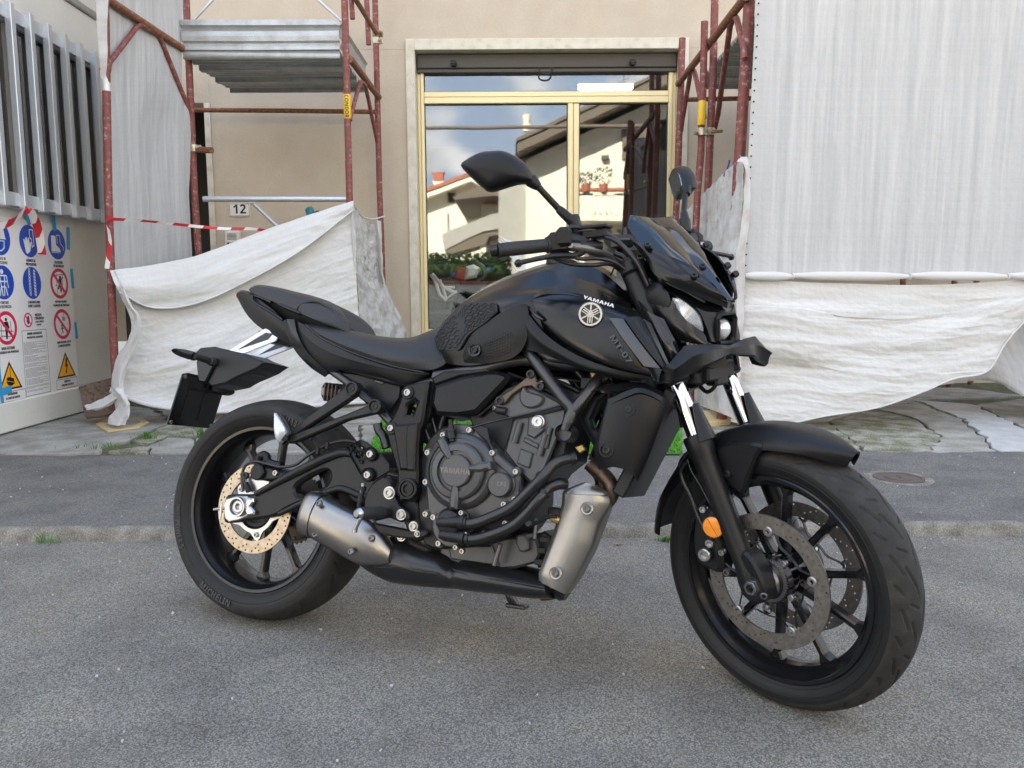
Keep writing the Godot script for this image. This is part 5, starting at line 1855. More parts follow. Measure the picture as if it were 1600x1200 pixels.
func front_wheel() -> void:
	var w := group_node("front_wheel", bike, steered * Transform3D(Basis(), FRONT_AXLE))
	make_tyre(w, V2([226,46, 236,52, 248,58, 259,60.5, 268,60, 277,55, 286,44, 293,30, 297.5,15, 299,0]), 4, [
		[Vector2(0.004, 0.006), Vector2(0.022, 0.010), 0.0012], [Vector2(0.022, 0.010), Vector2(0.062, 0.026), 0.0024], [Vector2(0.050, 0.034), Vector2(0.092, 0.050), 0.0026], [Vector2(0.088, 0.010), Vector2(0.100, 0.030), 0.0018], [Vector2(0.012, 0.044), Vector2(0.034, 0.058), 0.0020]], 0.11, 0.3)
	rim(w, 0.0535)
	spokes(w, 0.045, 0.203, 0.22, 0.012, 0.0080, 0.013)
	lathe("hub", Transform3D(zax, Vector3.ZERO), PackedVector2Array([Vector2(0.015, -0.062), Vector2(0.052, -0.06), Vector2(0.054, -0.045), Vector2(0.04, -0.03), Vector2(0.04, 0.03), Vector2(0.054, 0.045), Vector2(0.052, 0.06), Vector2(0.035, 0.066), Vector2(0.03, 0.072), Vector2(0.012, 0.072)]), mats["rim black"], w, 32)
	lathe("axle_seal", Transform3D(zax, Vector3.ZERO), PackedVector2Array([Vector2(0.012, 0.068), Vector2(0.034, 0.068), Vector2(0.036, 0.071), Vector2(0.034, 0.076), Vector2(0.022, 0.080), Vector2(0.012, 0.080)]), mats["polished alloy"], w, 28)
	var holes := []
	for i in 16:
		var a := TAU * i / 16
		holes.append([0.1425, a + 0.06, 0.0027])
		holes.append([0.1350, a + 0.15, 0.0027])
		holes.append([0.1275, a + 0.25, 0.0027])
		holes.append([0.1205, a + 0.33, 0.0027])
	for s in [1.0, -1.0]:
		var d := disc_plate("brake_disc", 0.1145, 0.149, 0.0045, 0.0, mats["grey disc steel"], w, holes)
		d.position.z = 0.066 * s
		var star := PackedVector2Array()
		for i in 80:
			var a := TAU * i / 80
			star.append(Vector2.from_angle(a) * (0.083 + 0.034 * pow(0.5 + 0.5 * cos(a * 5.0 - 1.1), 5.0)))
		var hs := [circle2(Vector2.ZERO, 0.050, 30)]
		for i in 5:
			hs.append(circle2(Vector2.from_angle(TAU * (i + 0.5) / 5 + 0.22) * 0.070, 0.0085, 10))
		plate("disc_carrier", star, 0.055 * s - 0.004, 0.055 * s + 0.004, mats["black engine part"], w, 0.0012, hs)
		for i in 5:
			var a := TAU * i / 5 + 0.22
			bolt("carrier_bolt", Vector3(cos(a + 0.62), sin(a + 0.62), 0) * 0.062 + Vector3(0, 0, 0.059 * s), Vector3.BACK * s, 0.0075, mats["shiny bolt"], w, 0.007)
			lathe("disc_bobbin", Transform3D(Basis(Vector3.RIGHT, Vector3.BACK, Vector3.DOWN), Vector3(cos(a), sin(a), 0) * 0.1135 + Vector3(0, 0, 0.066 * s)), PackedVector2Array([Vector2(0.011, -0.005), Vector2(0.0115, 0.004 * s), Vector2(0.009, 0.006 * s), Vector2(0.005, 0.006 * s), Vector2(0.005, 0.001)]), mats["shiny bolt"], w, 14)
	var teeth := PackedVector2Array()
	for i in 100:
		teeth.append(Vector2.from_angle(TAU * i / 100) * (0.0505 if i % 2 == 0 else 0.046))
	plate("sensor_ring", teeth, 0.060, 0.064, mats["dull bolt"], w, 0.0005, [circle2(Vector2.ZERO, 0.04, 24)])


func limb(called: String, a: Vector3, b: Vector3, stops: Array, m: Material, parent: Node, n := 26) -> MeshInstance3D:
	# a lathe from a to b: stops of [share of the way, radius]
	var l := a.distance_to(b)
	var p := PackedVector2Array([Vector2(0, stops[0][0] * l)])
	for s in stops:
		p.append(Vector2(s[1], s[0] * l))
	p.append(Vector2(0, stops[stops.size() - 1][0] * l))
	return lathe(called, Transform3D(frame_along(b - a), a), p, m, parent, n)


func front_fork() -> void:
	var f := group_node("front_fork", bike, steered)
	# the leg's axis in fork space, from just above the axle up through both clamps
	for s in [1.0, -1.0]:
		var low := Vector3(1.392, 0.285, 0.097 * s)
		var d := (Vector3(1.204, 0.727, 0.097 * s) - Vector3(1.376, 0.325, 0.097 * s)).normalized()
		var seal := low + d * 0.355
		var top := low + d * 0.80
		limb("lower_leg", low, seal, [[0.0, 0.018], [0.02, 0.026], [0.10, 0.027], [0.16, 0.0235], [0.5, 0.0255], [0.80, 0.0265], [0.86, 0.0275], [0.90, 0.031], [0.985, 0.032], [1.0, 0.030]], mats["matte black plastic"], f)
		limb("inner_tube", seal - d * 0.03, low + d * 0.505, [[0.0, 0.0205], [1.0, 0.0205]], mats["chrome tube"], f, 60)
		limb("upper_tube", low + d * 0.50, top, [[0.0, 0.0225], [0.30, 0.0250], [0.90, 0.0250], [1.0, 0.022]], mats["black engine part"], f)
		# the guard that stands in front of the chromed tube
		var side := Vector3(d.y, -d.x, 0)
		var g := [[], [], []]
		for k in 5:
			var t := k / 4.0
			var c := seal + d * (-0.02 + 0.085 * t)
			var wd := lerpf(0.034, 0.010, t)
			g[0].append(c + side * (0.024 + 0.004 * t) + Vector3(0, 0, -wd * 0.9))
			g[1].append(c + side * (0.037 - 0.004 * t))
			g[2].append(c + side * (0.024 + 0.004 * t) + Vector3(0, 0, wd * 0.9))
		skin("tube_guard", [PackedVector3Array(g[0]), PackedVector3Array(g[1]), PackedVector3Array(g[2])], mats["matte black plastic"], f, 10, 4, 0.004)
		# axle foot with its pinch bolt
		var foot := tool()
		add_plate(foot, smooth2(PackedVector2Array([Vector2(-0.034, 0.05), Vector2(-0.020, 0.075), Vector2(0.004, 0.06), Vector2(0.028, 0.02), Vector2(0.034, -0.014), Vector2(0.016, -0.034), Vector2(-0.014, -0.034), Vector2(-0.034, -0.012)]), 3), -0.026, 0.024, 0.006, [], Transform3D(), true)
		put("axle_foot", foot, mats["matte black plastic"], f, Transform3D(Basis(), Vector3(1.398, 0.297, 0.093 * s)))
		lathe("axle_nut", Transform3D(Basis(Vector3.RIGHT, Vector3.BACK * s, Vector3.DOWN * s), Vector3(1.4, 0.297, 0.115 * s)), PackedVector2Array([Vector2(0.021, -0.004), Vector2(0.020, 0.003), Vector2(0.0165, 0.004), Vector2(0.0165, 0.011), Vector2(0.0145, 0.013), Vector2(0.010, 0.013), Vector2(0.009, 0.002), Vector2(0, 0.001)]), mats["shiny bolt"] if s < 0 else mats["dull bolt"], f, 6)
		lathe("axle_washer", Transform3D(Basis(Vector3.RIGHT, Vector3.BACK * s, Vector3.DOWN * s), Vector3(1.4, 0.297, 0.115 * s)), PackedVector2Array([Vector2(0.024, -0.004), Vector2(0.024, 0.003), Vector2(0.012, 0.004)]), mats["black bolt"], f, 24)
	bolt("pinch_bolt", Vector3(1.425, 0.285, 0.113), Vector3(0.5, -0.2, 1), 0.008, mats["dull bolt"], f)
	# clamps: lower and upper
	for e in [[0.50, 0.045, 0.030], [0.775, 0.03, 0.028]]:
		var low := Vector3(1.392, 0.285, 0.0)
		var d := (Vector3(1.204, 0.727, 0.0) - Vector3(1.376, 0.325, 0.0)).normalized()
		var c: Vector3 = low + d * float(e[0])
		var o := PackedVector2Array([Vector2(-0.105, -0.03), Vector2(-0.04, -0.055), Vector2(0.04, -0.055), Vector2(0.105, -0.03), Vector2(0.13, 0.0), Vector2(0.12, 0.026), Vector2(0.085, 0.034), Vector2(0.05, 0.012), Vector2(-0.05, 0.012), Vector2(-0.085, 0.034), Vector2(-0.12, 0.026), Vector2(-0.13, 0.0)])
		var st := tool()
		add_plate(st, smooth2(o, 2), -e[1] * 0.5, e[1] * 0.5, 0.005, [], Transform3D(), true)
		put("fork_clamp", st, mats["black engine part"], f, Transform3D(Basis(Vector3(0, 0, 1), Vector3(d.y, -d.x, 0), d), c))
	# caliper behind the right leg, with its reflector and hose
	var cal := tool()
	add_plate(cal, smooth2(V2([1239,425,1265,444,1293,434,1297,390,1309,344,1303,301,1268,302,1236,314,1228,361]), 2), 0.045, 0.100, 0.01, [], Transform3D(), true)
	put("brake_caliper", cal, mats["black engine part"], f)
	for e in [[Vector3(1.288, 0.3709, 0.108), 0.0105, "polished alloy"], [Vector3(1.275, 0.3425, 0.112), 0.0150, "polished alloy"], [Vector3(1.314, 0.3535, 0.1), 0.0075, "shiny bolt"], [Vector3(1.322, 0.3086, 0.096), 0.0085, "dull bolt"], [Vector3(1.277, 0.4482, 0.112), 0.0085, "polished alloy"]]:
		bolt("caliper_bolt", e[0], Vector3(0.25, 0, 1), e[1], mats[e[2]], f, 0.010)
	var rf := Transform3D(Basis(Vector3.UP, 0.25) * zax, Vector3(1.305, 0.4126, 0.118))
	lathe("reflector_cup", rf, PackedVector2Array([Vector2(0, -0.008), Vector2(0.0245, -0.008), Vector2(0.0255, 0.003), Vector2(0.0235, 0.004), Vector2(0.0235, 0.001), Vector2(0, 0.001)]), mats["black rubber"], f, 28)
	var lens := tool()
	for i in 6:
		add_lathe(lens, rf, PackedVector2Array([Vector2(0.0232, 0.0012), Vector2(0.0232, 0.0035), Vector2(0.021, 0.0042 + 0.0012 * (i % 2)), Vector2(0.0, 0.0046 + 0.0016 * (i % 2))]), 5, TAU * i / 6, TAU * (i + 1) / 6)
	put("amber_reflector", lens, mats["amber reflector"], f)
	tube("brake_hose", V3([1223,547,100,1207,525,100,1213,500,100,1230,472,100,1246,433,100,1265,397,100]), [0.0055], mats["hose black"], f, 8, 6)
	tube("sensor_wire", V3([1223,552,95,1233,527,95,1258,493,95,1279,460,95,1295,431,95]), [0.003], mats["hose black"], f, 6, 6)
	tube("sensor_wire", V3([1312,323,88,1338,310,88,1369,318,88,1386,340,88]), [0.003], mats["hose black"], f, 6, 6)
	tube("hose_loop", V3([1191,528,85,1200,547,85,1219,565,85,1238,569,85]), [0.006], mats["hose black"], f, 8, 6)


func front_fender() -> void:
	var g := group_node("front_fender", bike, steered)
	# the blade follows the tyre from in front of the forks to well behind them
	var rails := []
	for e in [[-0.069, 0.300], [-0.067, 0.312], [-0.058, 0.3235], [-0.034, 0.331], [0.0, 0.3335], [0.034, 0.331], [0.058, 0.3235], [0.067, 0.312], [0.069, 0.300]]:
		var p := PackedVector3Array()
		for i in 25:
			var t := i / 24.0
			var a := lerpf(1.02, 2.995, t)
			var taper := 1.0 - 0.80 * pow(clampf((0.20 - t) / 0.20, 0, 1), 2.0) - 0.10 * pow(clampf((t - 0.7) / 0.3, 0, 1), 2.0)
			var lift := 0.004 + 0.004 * pow(clampf((0.3 - t) / 0.3, 0, 1), 2.0)
			var r: float = e[1] + lift
			if absf(e[0]) > 0.05:
				r -= 0.020 * sin(PI * clampf((t - 0.1) / 0.75, 0, 1))
			p.append(Vector3(1.4 + cos(a) * r, 0.297 + sin(a) * r, e[0] * taper))
		rails.append(p)
	skin("fender_blade", rails, mats["matte black plastic"], g, 44, 3, 0.003, [2, 6])
	# the lobe that bolts to the leg
	for s in [1.0, -1.0]:
		var o := V2([1291,582,1343,601,1407,602,1396,576,1379,541,1365,510,1354,485,1337,492,1314,503,1296,541])
		var st := tool()
		add_plate(st, smooth2(o, 2), 0.062, 0.078, 0.006)
		put("fender_lobe", st, mats["matte black plastic"], g).scale.z = s
		bolt("fender_screw", Vector3(1.321, 0.528, 0.079) * Vector3(1, 1, s), Vector3.BACK * s, 0.0085, mats["black bolt"], g)


func ring8(t: Vector3, b: Vector3, z_out: float, z_in: float, soft := 0.30) -> PackedVector3Array:
	# an eight cornered ring between the upper point t and the lower point b, from z_in to z_out
	var out := PackedVector3Array()
	var zc := (z_out + z_in) * 0.5
	var hz := (z_out - z_in) * 0.5
	for e in [[0.0, 0.55], [soft, 1.0], [1.0 - soft, 1.0], [1.0, 0.55], [1.0, -0.55], [1.0 - soft, -1.0], [soft, -1.0], [0.0, -0.55]]:
		var p := t.lerp(b, e[0])
		out.append(Vector3(p.x, p.y, zc + hz * e[1]))
	return out


func swingarm_and_exhaust() -> void:
	var pla: Material = mats["matte black plastic"]
	var eng: Material = mats["black engine part"]
	# swingarm
	var a := group_node("swingarm", bike)
	var o := V2([-82,337,-53,348,-5,352,18,359,92,406,180,453,234,479,282,494,323,494,367,463,422,439,488,433,516,411,493,380,424,366,352,366,288,385,246,372,192,354,129,326,87,300,8,282,-68,267,-82,286])
	var hole := V2([149,389,177,410,221,432,244,436,254,421,243,397,190,369,160,361,146,372])
	var st := tool()
	add_plate(st, smooth2(o, 3), 0.086, 0.115, 0.007, [smooth2(hole, 3)])
	put("arm", st, eng, a)
	# raised rib along the arm's upper edge, and a boss where it bends
	tube("arm_rib", V3([23,355,116,102,399,116,188,445,116,241,471,116,289,486,116,334,481,116]), [0.008, 0.013, 0.013, 0.009], eng, a, 10, 5)
	tube("arm_rib", V3([103,308,113,200,358,113,250,379,113,292,392,113,355,378,113,428,374,113]), [0.007, 0.010, 0.010, 0.010], eng, a, 10, 5)
	st = tool()
	add_plate(st, smooth2(o, 3), -0.115, -0.088, 0.006)
	put("arm", st, eng, a)
	add_bar(a, "cross_tube", Vector3(0.34, 0.40, -0.10), Vector3(0.34, 0.40, 0.10), 0.042, eng)
	add_bar(a, "pivot_tube", Vector3(0.364, 0.3949, -0.115), Vector3(0.4848, 0.4065, 0.115), 0.03, eng)
	# chain adjuster and the big axle end
	st = tool()
	add_plate(st, smooth2(V2([-73,334,-5,347,15,323,10,295,-56,271,-75,297]), 2), 0.112, 0.120, 0.003)
	put("adjuster_plate", st, mats["polished alloy"], a)
	st = tool()
	add_plate(st, V2([3,344,24,343,26,334,17,321,33,309,32,300,9,295,-7,317]), 0.116, 0.128, 0.004)
	put("adjuster_block", st, mats["polished alloy"], a)
	var axle := Transform3D(zax, Vector3(-0.0241, 0.3161, 0.132) * Vector3(1, 1, 0))
	st = tool()
	add_lathe(st, axle, PackedVector2Array([Vector2(0.0265, 0.118), Vector2(0.0275, 0.130), Vector2(0.0265, 0.134), Vector2(0.0225, 0.134), Vector2(0.0210, 0.124), Vector2(0.0165, 0.122), Vector2(0.0160, 0.128), Vector2(0.012, 0.129), Vector2(0.0085, 0.128), Vector2(0.008, 0.112), Vector2(0, 0.112)]), 32)
	put("axle_end", st, mats["polished alloy"], a)
	rod("adjuster_bolt", Vector3(-0.112, 0.3007, 0.118), Vector3(-0.073, 0.3078, 0.118), 0.0042, mats["shiny bolt"], a)
	box("axle_mark_plate", Vector3(-0.0837, 0.2981, 0.122), Vector3(0.006, 0.045, 0.004), mats["polished alloy"], a, 0.001)
	# rear caliper on its bracket
	var c := group_node("rear_caliper", bike)
	st = tool()
	add_plate(st, smooth2(V2([-6,419,5,431,44,435,70,430,100,424,104,407,70,393,23,393,0,402]), 2), 0.070, 0.108, 0.008)
	put("caliper_body", st, eng, c)
	lathe("piston_cap", Transform3D(zax, Vector3(0.0197, 0.4141, 0.11)), PackedVector2Array([Vector2(0.0225, -0.03), Vector2(0.0225, 0.006), Vector2(0.019, 0.010), Vector2(0, 0.010)]), pla, c, 24)
	st = tool()
	add_plate(st, smooth2(V2([-27,397,2,409,42,398,54,375,27,351,-10,334,-38,342]), 2), 0.088, 0.096, 0.003)
	put("caliper_bracket", st, mats["polished alloy"], c)
	bolt("caliper_bolt", Vector3(-0.0236, 0.402, 0.108), Vector3.BACK, 0.010, mats["black bolt"], c)
	bolt("caliper_bolt", Vector3(0.077, 0.4166, 0.11), Vector3.BACK, 0.008, mats["shiny bolt"], c)
	tube("brake_hose", V3([-23,358,112,-33,398,112,-24,430,112,9,443,112,53,438,112,95,434,112,140,444,112,174,469,112,212,493,112,250,510,112,299,518,112,348,509,112]), [0.0042], mats["hose black"], c, 8, 6)
	tube("sensor_wire", V3([-13,362,112,-25,389,112,-31,416,112,-20,436,112]), [0.0032], mats["hose black"], c, 6, 6)
	lathe("sensor_head", Transform3D(Basis(Vector3.BACK, 0.5), Vector3(-0.0128, 0.3692, 0.108)), PackedVector2Array([Vector2(0, -0.012), Vector2(0.008, -0.012), Vector2(0.009, 0.0), Vector2(0.006, 0.016), Vector2(0, 0.018)]), pla, c, 14)
	for q in [Vector3(0.2079, 0.4862, 0.114), Vector3(0.2364, 0.5017, 0.114)]:
		box("hose_clip", q, Vector3(0.008, 0.022, 0.014), pla, c, 0.002)
	tube("hose_cover", V3([10,419,104,11,445,104,18,460,104,35,461,104,46,444,104,89,437,104]), [0.010, 0.012, 0.010], pla, c, 8, 4)
	# chain runs
	var ch := group_node("drive_chain", bike)
	for run in [[Vector3(-0.02, 0.415, -0.089), Vector3(0.50, 0.46, -0.089)], [Vector3(-0.02, 0.209, -0.089), Vector3(0.50, 0.37, -0.089)]]:
		var n := 33
		for i in n:
			var p: Vector3 = (run[0] as Vector3).lerp(run[1], (i + 0.5) / n)
			var dd: Vector3 = (run[1] - run[0]).normalized()
			var lk := tool()
			add_plate(lk, PackedVector2Array([Vector2(-0.008, -0.006), Vector2(0.008, -0.006), Vector2(0.010, 0), Vector2(0.008, 0.006), Vector2(-0.008, 0.006), Vector2(-0.010, 0)]), -0.010 if i % 2 == 0 else -0.007, 0.010 if i % 2 == 0 else 0.007, 0.0015, [], Transform3D(), true)
			put("chain_link", lk, mats["chain steel"], ch, Transform3D(Basis(Vector3.BACK, atan2(dd.y, dd.x)), p))
	# muffler
	var m := group_node("muffler", bike)
	var steel: Material = mats["brushed steel"]
	var rings := [
		ring8(Vector3(0.2282, 0.3773, 0.14), Vector3(0.2092, 0.2673, 0.14), 0.186, 0.098),
		ring8(Vector3(0.2688, 0.3674, 0.14), Vector3(0.2452, 0.2643, 0.14), 0.192, 0.094),
		ring8(Vector3(0.3372, 0.3438, 0.14), Vector3(0.3103, 0.2401, 0.14), 0.190, 0.096),
		ring8(Vector3(0.4002, 0.3205, 0.14), Vector3(0.3776, 0.2152, 0.14), 0.182, 0.100),
		ring8(Vector3(0.439, 0.2921, 0.138), Vector3(0.4322, 0.2148, 0.138), 0.170, 0.104),
		ring8(Vector3(0.4704, 0.2553, 0.135), Vector3(0.4667, 0.2201, 0.135), 0.150, 0.114)]
	loft("canister", rings.slice(1), steel, m, 4, true, 3)
	loft("end_cap", [ring8(Vector3(0.2229, 0.3719, 0.14), Vector3(0.2097, 0.2806, 0.14), 0.178, 0.104), ring8(Vector3(0.2263, 0.3765, 0.14), Vector3(0.2081, 0.2688, 0.14), 0.187, 0.097), ring8(Vector3(0.2542, 0.3745, 0.14), Vector3(0.2334, 0.2648, 0.14), 0.1935, 0.0925), ring8(Vector3(0.2665, 0.3706, 0.14), Vector3(0.2434, 0.2633, 0.14), 0.1935, 0.0925)], steel, m, 2, true, 3)
	for q in [Vector3(0.2807, 0.3549, 0.196), Vector3(0.4373, 0.2825, 0.19), Vector3(0.3854, 0.2445, 0.194), Vector3(0.2716, 0.2748, 0.186)]:
		lathe("muffler_screw", Transform3D(Basis(Vector3.RIGHT, PI / 2 - 0.15), q), PackedVector2Array([Vector2(0.0085, -0.006), Vector2(0.0085, 0.001), Vector2(0.006, 0.003), Vector2(0.004, 0.003), Vector2(0.0035, 0.0), Vector2(0, 0.0)]), mats["dull bolt"], m, 16)
	# black collector box under the engine
	var e := group_node("exhaust_collector", bike)
	var gl: Material = mats["hose black"]
	loft("collector_box", [
		ring8(Vector3(0.3642, 0.2264, 0.12), Vector3(0.3707, 0.2012, 0.12), 0.135, 0.03),
		ring8(Vector3(0.4002, 0.2588, 0.11), Vector3(0.4086, 0.1788, 0.11), 0.140, -0.05),
		ring8(Vector3(0.4473, 0.2828, 0.105), Vector3(0.4481, 0.1654, 0.105), 0.135, -0.06),
		ring8(Vector3(0.5186, 0.2678, 0.105), Vector3(0.5284, 0.1657, 0.105), 0.135, -0.06),
		ring8(Vector3(0.5917, 0.2503, 0.105), Vector3(0.5992, 0.1683, 0.105), 0.125, -0.05),
		ring8(Vector3(0.6195, 0.2347, 0.105), Vector3(0.627, 0.1702, 0.105), 0.118, -0.04),
		ring8(Vector3(0.6516, 0.2445, 0.105), Vector3(0.6649, 0.1704, 0.105), 0.128, -0.05),
		ring8(Vector3(0.7302, 0.2396, 0.105), Vector3(0.7457, 0.173, 0.105), 0.128, -0.05),
		ring8(Vector3(0.8167, 0.2315, 0.105), Vector3(0.8276, 0.173, 0.105), 0.125, -0.05),
		ring8(Vector3(0.8622, 0.225, 0.105), Vector3(0.8814, 0.1799, 0.105), 0.118, -0.04)], gl, e, 5, true, 3)
	tube("weld_seam", V3([382,215,138,433,207,138,487,213,138,541,210,138,601,211,138]), [0.0022], gl, e, 6, 6)
	tube("weld_seam", V3([637,225,130,675,216,130,726,213,130,775,213,130,830,212,130,871,210,130]), [0.0022], gl, e, 6, 6)
	tube("header_pipe", V3([849,205,60,878,211,60,897,237,55,920,302,50,948,366,50,981,407,55,1001,436,60,996,462,60,973,484,56,944,502,48]), [0.026, 0.025, 0.022, 0.019, 0.0185, 0.0185], mats["heat stained pipe"], e, 18, 6)
	tube("header_pipe", V3([807,173,-50,846,185,-50,874,217,-50,902,284,-50,930,367,-50,951,426,-50,948,474,-50,915,506,-50]), [0.028, 0.022, 0.020], mats["heat stained pipe"], e, 16, 6)
	lathe("collector_end", Transform3D(Basis(Vector3.BACK, 1.2), Vector3(0.8744, 0.2157, 0.05)), PackedVector2Array([Vector2(0, -0.04), Vector2(0.03, -0.04), Vector2(0.036, -0.03), Vector2(0.038, 0.02), Vector2(0.034, 0.03), Vector2(0, 0.03)]), gl, e, 22)
	# silver shield in front of the pipes, folded along two lines
	var sh := group_node("exhaust_shield", bike)
	var edge := V3([895,431,104,897,407,106,880,336,106,850,235,104,852,215,102])
	var left := V3([908,429,116,909,405,118,893,335,118,865,237,116,865,216,112])
	var right := V3([1007,433,112,1008,415,112,980,373,112,970,319,112,939,247,110,913,199,106])
	var far := V3([998,424,40,998,399,40,980,345,40,967,303,40,936,236,40,909,193,40])
	skin("shield", [edge, left, right, far], mats["satin aluminium shield"], sh, 40, 2, 0.003, [1, 2], false)
	skin("shield_crown", [V3([895,431,104,908,429,116,1007,433,112,998,424,40]), V3([900,437,102,917,440,112,996,441,108,995,431,40]), V3([936,454,98,946,458,102,967,456,98,972,447,40])], mats["satin aluminium shield"], sh, 30, 2, 0.003, [1], false)
	for q in [Vector3(0.9609, 0.3999, 0.126), Vector3(0.895, 0.2442, 0.123)]:
		lathe("shield_washer", Transform3D(Basis(Vector3.RIGHT, PI / 2 - 0.05), q), PackedVector2Array([Vector2(0.0155, -0.004), Vector2(0.0155, 0.001), Vector2(0.0135, 0.0025), Vector2(0.009, 0.0015), Vector2(0.008, 0.001), Vector2(0, 0.001)]), mats["satin aluminium shield"], sh, 24)
		bolt("shield_screw", q + Vector3(0, 0, 0.002), Vector3.BACK, 0.0075, mats["dull bolt"], sh, 0.005)
	for q in [Vector3(0.8564, 0.3174, 0.108), Vector3(0.8512, 0.2912, 0.106), Vector3(0.8462, 0.2634, 0.104)]:
		box("shield_slot_rib", q, Vector3(0.022, 0.014, 0.006), pla, sh, 0.002)
	# side stand foot below the collector
	var k := group_node("side_stand", bike)
	tube("stand_leg", [Vector3(0.60, 0.25, -0.10), Vector3(0.66, 0.19, -0.17), Vector3(0.6844, 0.1352, -0.15), Vector3(0.7019, 0.1044, -0.165)], [0.012], mats["frame black"], k, 10, 3)
	box("stand_foot", Vector3(0.7045, 0.1044, -0.168), Vector3(0.06, 0.012, 0.04), mats["frame black"], k, 0.004)


func add_bar(parent: Node, called: String, a: Vector3, b: Vector3, r: float, m: Material) -> MeshInstance3D:
	return rod(called, a, b, r, m, parent)


func raised(called: String, outline: PackedVector2Array, z0: float, z1: float, m: Material, parent: Node, c := 0.004, sub := 2, holes := []) -> MeshInstance3D:
	var st := tool()
	add_plate(st, smooth2(outline, sub) if sub > 1 else outline, z0, z1, c, holes)
	return put(called, st, m, parent)


func engine() -> void:
	var g := group_node("engine", bike)
	var en: Material = mats["dark engine paint"]
	var blk: Material = mats["black engine part"]
	var sb: Material = mats["shiny bolt"]
	# crankcase body and sump
	raised("crankcase", V2([528,513,570,568,657,579,715,541,787,476,803,393,778,330,732,295,615,270,551,275,527,352,518,448]), -0.12, 0.128, blk, g, 0.006)
	raised("sump", V2([578,275,798,317,835,303,832,257,721,228,610,234]), -0.10, 0.085, en, g, 0.006)
	raised("sump_rib", V2([599,275,719,288,740,241,613,242]), 0.08, 0.095, en, g, 0.004, 1)
	raised("oil_filter_boss", V2([782,317,808,323,817,290,795,282]), 0.05, 0.105, en, g, 0.004)
	# cover flange
	var flange := V2([552,431,552,501,571,531,590,557,616,574,643,579,671,573,729,519,778,485,799,469,803,416,795,399,770,385,726,360,704,345,673,309,639,278,611,281,592,304,566,357])
	raised("cover_flange", flange, 0.126, 0.150, en, g, 0.004, 1)
	# clutch cover: stepped rounds with three clamps and a hub bearing the maker's name
	var cl := Transform3D(zax, Vector3(0.6471, 0.4634, 0.165) * Vector3(1, 1, 0))
	var st := tool()
	add_lathe(st, cl, PackedVector2Array([Vector2(0.093, 0.148), Vector2(0.093, 0.158), Vector2(0.089, 0.164), Vector2(0.080, 0.170), Vector2(0.079, 0.165), Vector2(0.070, 0.165), Vector2(0.069, 0.177), Vector2(0.064, 0.182), Vector2(0.050, 0.184), Vector2(0.049, 0.176), Vector2(0.040, 0.176), Vector2(0.039, 0.186), Vector2(0.036, 0.1885), Vector2(0, 0.1885)]), 64)
	var cv := put("clutch_cover", st, en, g)
	for a in [2.15, 0.22, -1.55]:
		st = tool()
		var o := PackedVector2Array([Vector2(0.030, -0.006), Vector2(0.062, -0.0115), Vector2(0.091, -0.010), Vector2(0.091, 0.010), Vector2(0.062, 0.0115), Vector2(0.030, 0.006)])
		add_plate(st, o, 0.150, 0.191, 0.006)
		put("cover_clamp", st, en, g, Transform3D(Basis(Vector3.BACK, a), cl.origin))
	words_on("cover_lettering", "YAMAHA", 0.019, mats["dull bolt"], g, Transform3D(Basis(), cl.origin + Vector3(0, 0, 0.1888)))
	# side plate with the round badge
	lathe("round_cap", Transform3D(zax, Vector3(0.7564, 0.4397, 0.15) * Vector3(1, 1, 0)), PackedVector2Array([Vector2(0.033, 0.145), Vector2(0.033, 0.153), Vector2(0.0295, 0.154), Vector2(0.0295, 0.170), Vector2(0.0265, 0.174), Vector2(0, 0.174)]), en, g, 36)
	words_on("cap_lettering", "CP2", 0.014, mats["dull bolt"], g, Transform3D(Basis(), Vector3(0.7635, 0.4411, 0.175) * Vector3(1, 1, 0) + Vector3(0, 0, 0.1745)))
	raised("cover_web", V2([708,523,732,516,781,482,792,465,783,455,762,472,720,500]), 0.148, 0.156, en, g, 0.003, 1)
	for q in [Vector3(0.5931, 0.5477, 0.154), Vector3(0.5551, 0.5026, 0.154), Vector3(0.5566, 0.43, 0.154), Vector3(0.6632, 0.5642, 0.156), Vector3(0.728, 0.5131, 0.156), Vector3(0.7911, 0.4727, 0.156), Vector3(0.7937, 0.4081, 0.156), Vector3(0.7673, 0.3938, 0.156), Vector3(0.5639, 0.3523, 0.154), Vector3(0.5864, 0.3467, 0.156), Vector3(0.605, 0.2852, 0.154)]:
		lathe("screw_boss", Transform3D(zax, q + Vector3(0, 0, -0.016)), PackedVector2Array([Vector2(0.0125, -0.02), Vector2(0.0115, 0.010), Vector2(0.0105, 0.012), Vector2(0, 0.012)]), en, g, 16)
		bolt("cover_screw", q, Vector3.BACK, 0.0075, sb, g, 0.007)
	# sensor and cable on the cover's top
	limb("cable_end", Vector3(0.6244, 0.533, 0.17), Vector3(0.6139, 0.586, 0.165), [[0.0, 0.008], [0.12, 0.008], [0.13, 0.0115], [0.42, 0.0115], [0.43, 0.013], [0.55, 0.013], [0.56, 0.008], [0.72, 0.0075], [0.73, 0.006], [1.0, 0.006]], blk, g, 14)
	raised("lever_plate", V2([666,570,694,578,708,573,718,539,732,520,727,509,711,539,690,553]), 0.150, 0.156, blk, g, 0.002, 1)
	tube("clutch_cable", V3([667,571,155,708,584,155,770,601,155,834,618,155,895,637,155]), [0.0028], mats["hose black"], g, 6, 4)
	# cylinders lean forward
	raised("cylinder_block", V2([738,508,749,543,761,596,753,621,709,619,704,641,735,673,774,691,837,677,884,645,897,603,878,551,862,507,846,469,826,438,781,471]), -0.12, 0.128, blk, g, 0.005, 1)
	raised("cylinder_face", V2([751,518,765,589,782,634,797,607,832,617,898,633,894,596,876,544,852,476,829,445,794,472]), 0.126, 0.136, en, g, 0.004, 1)
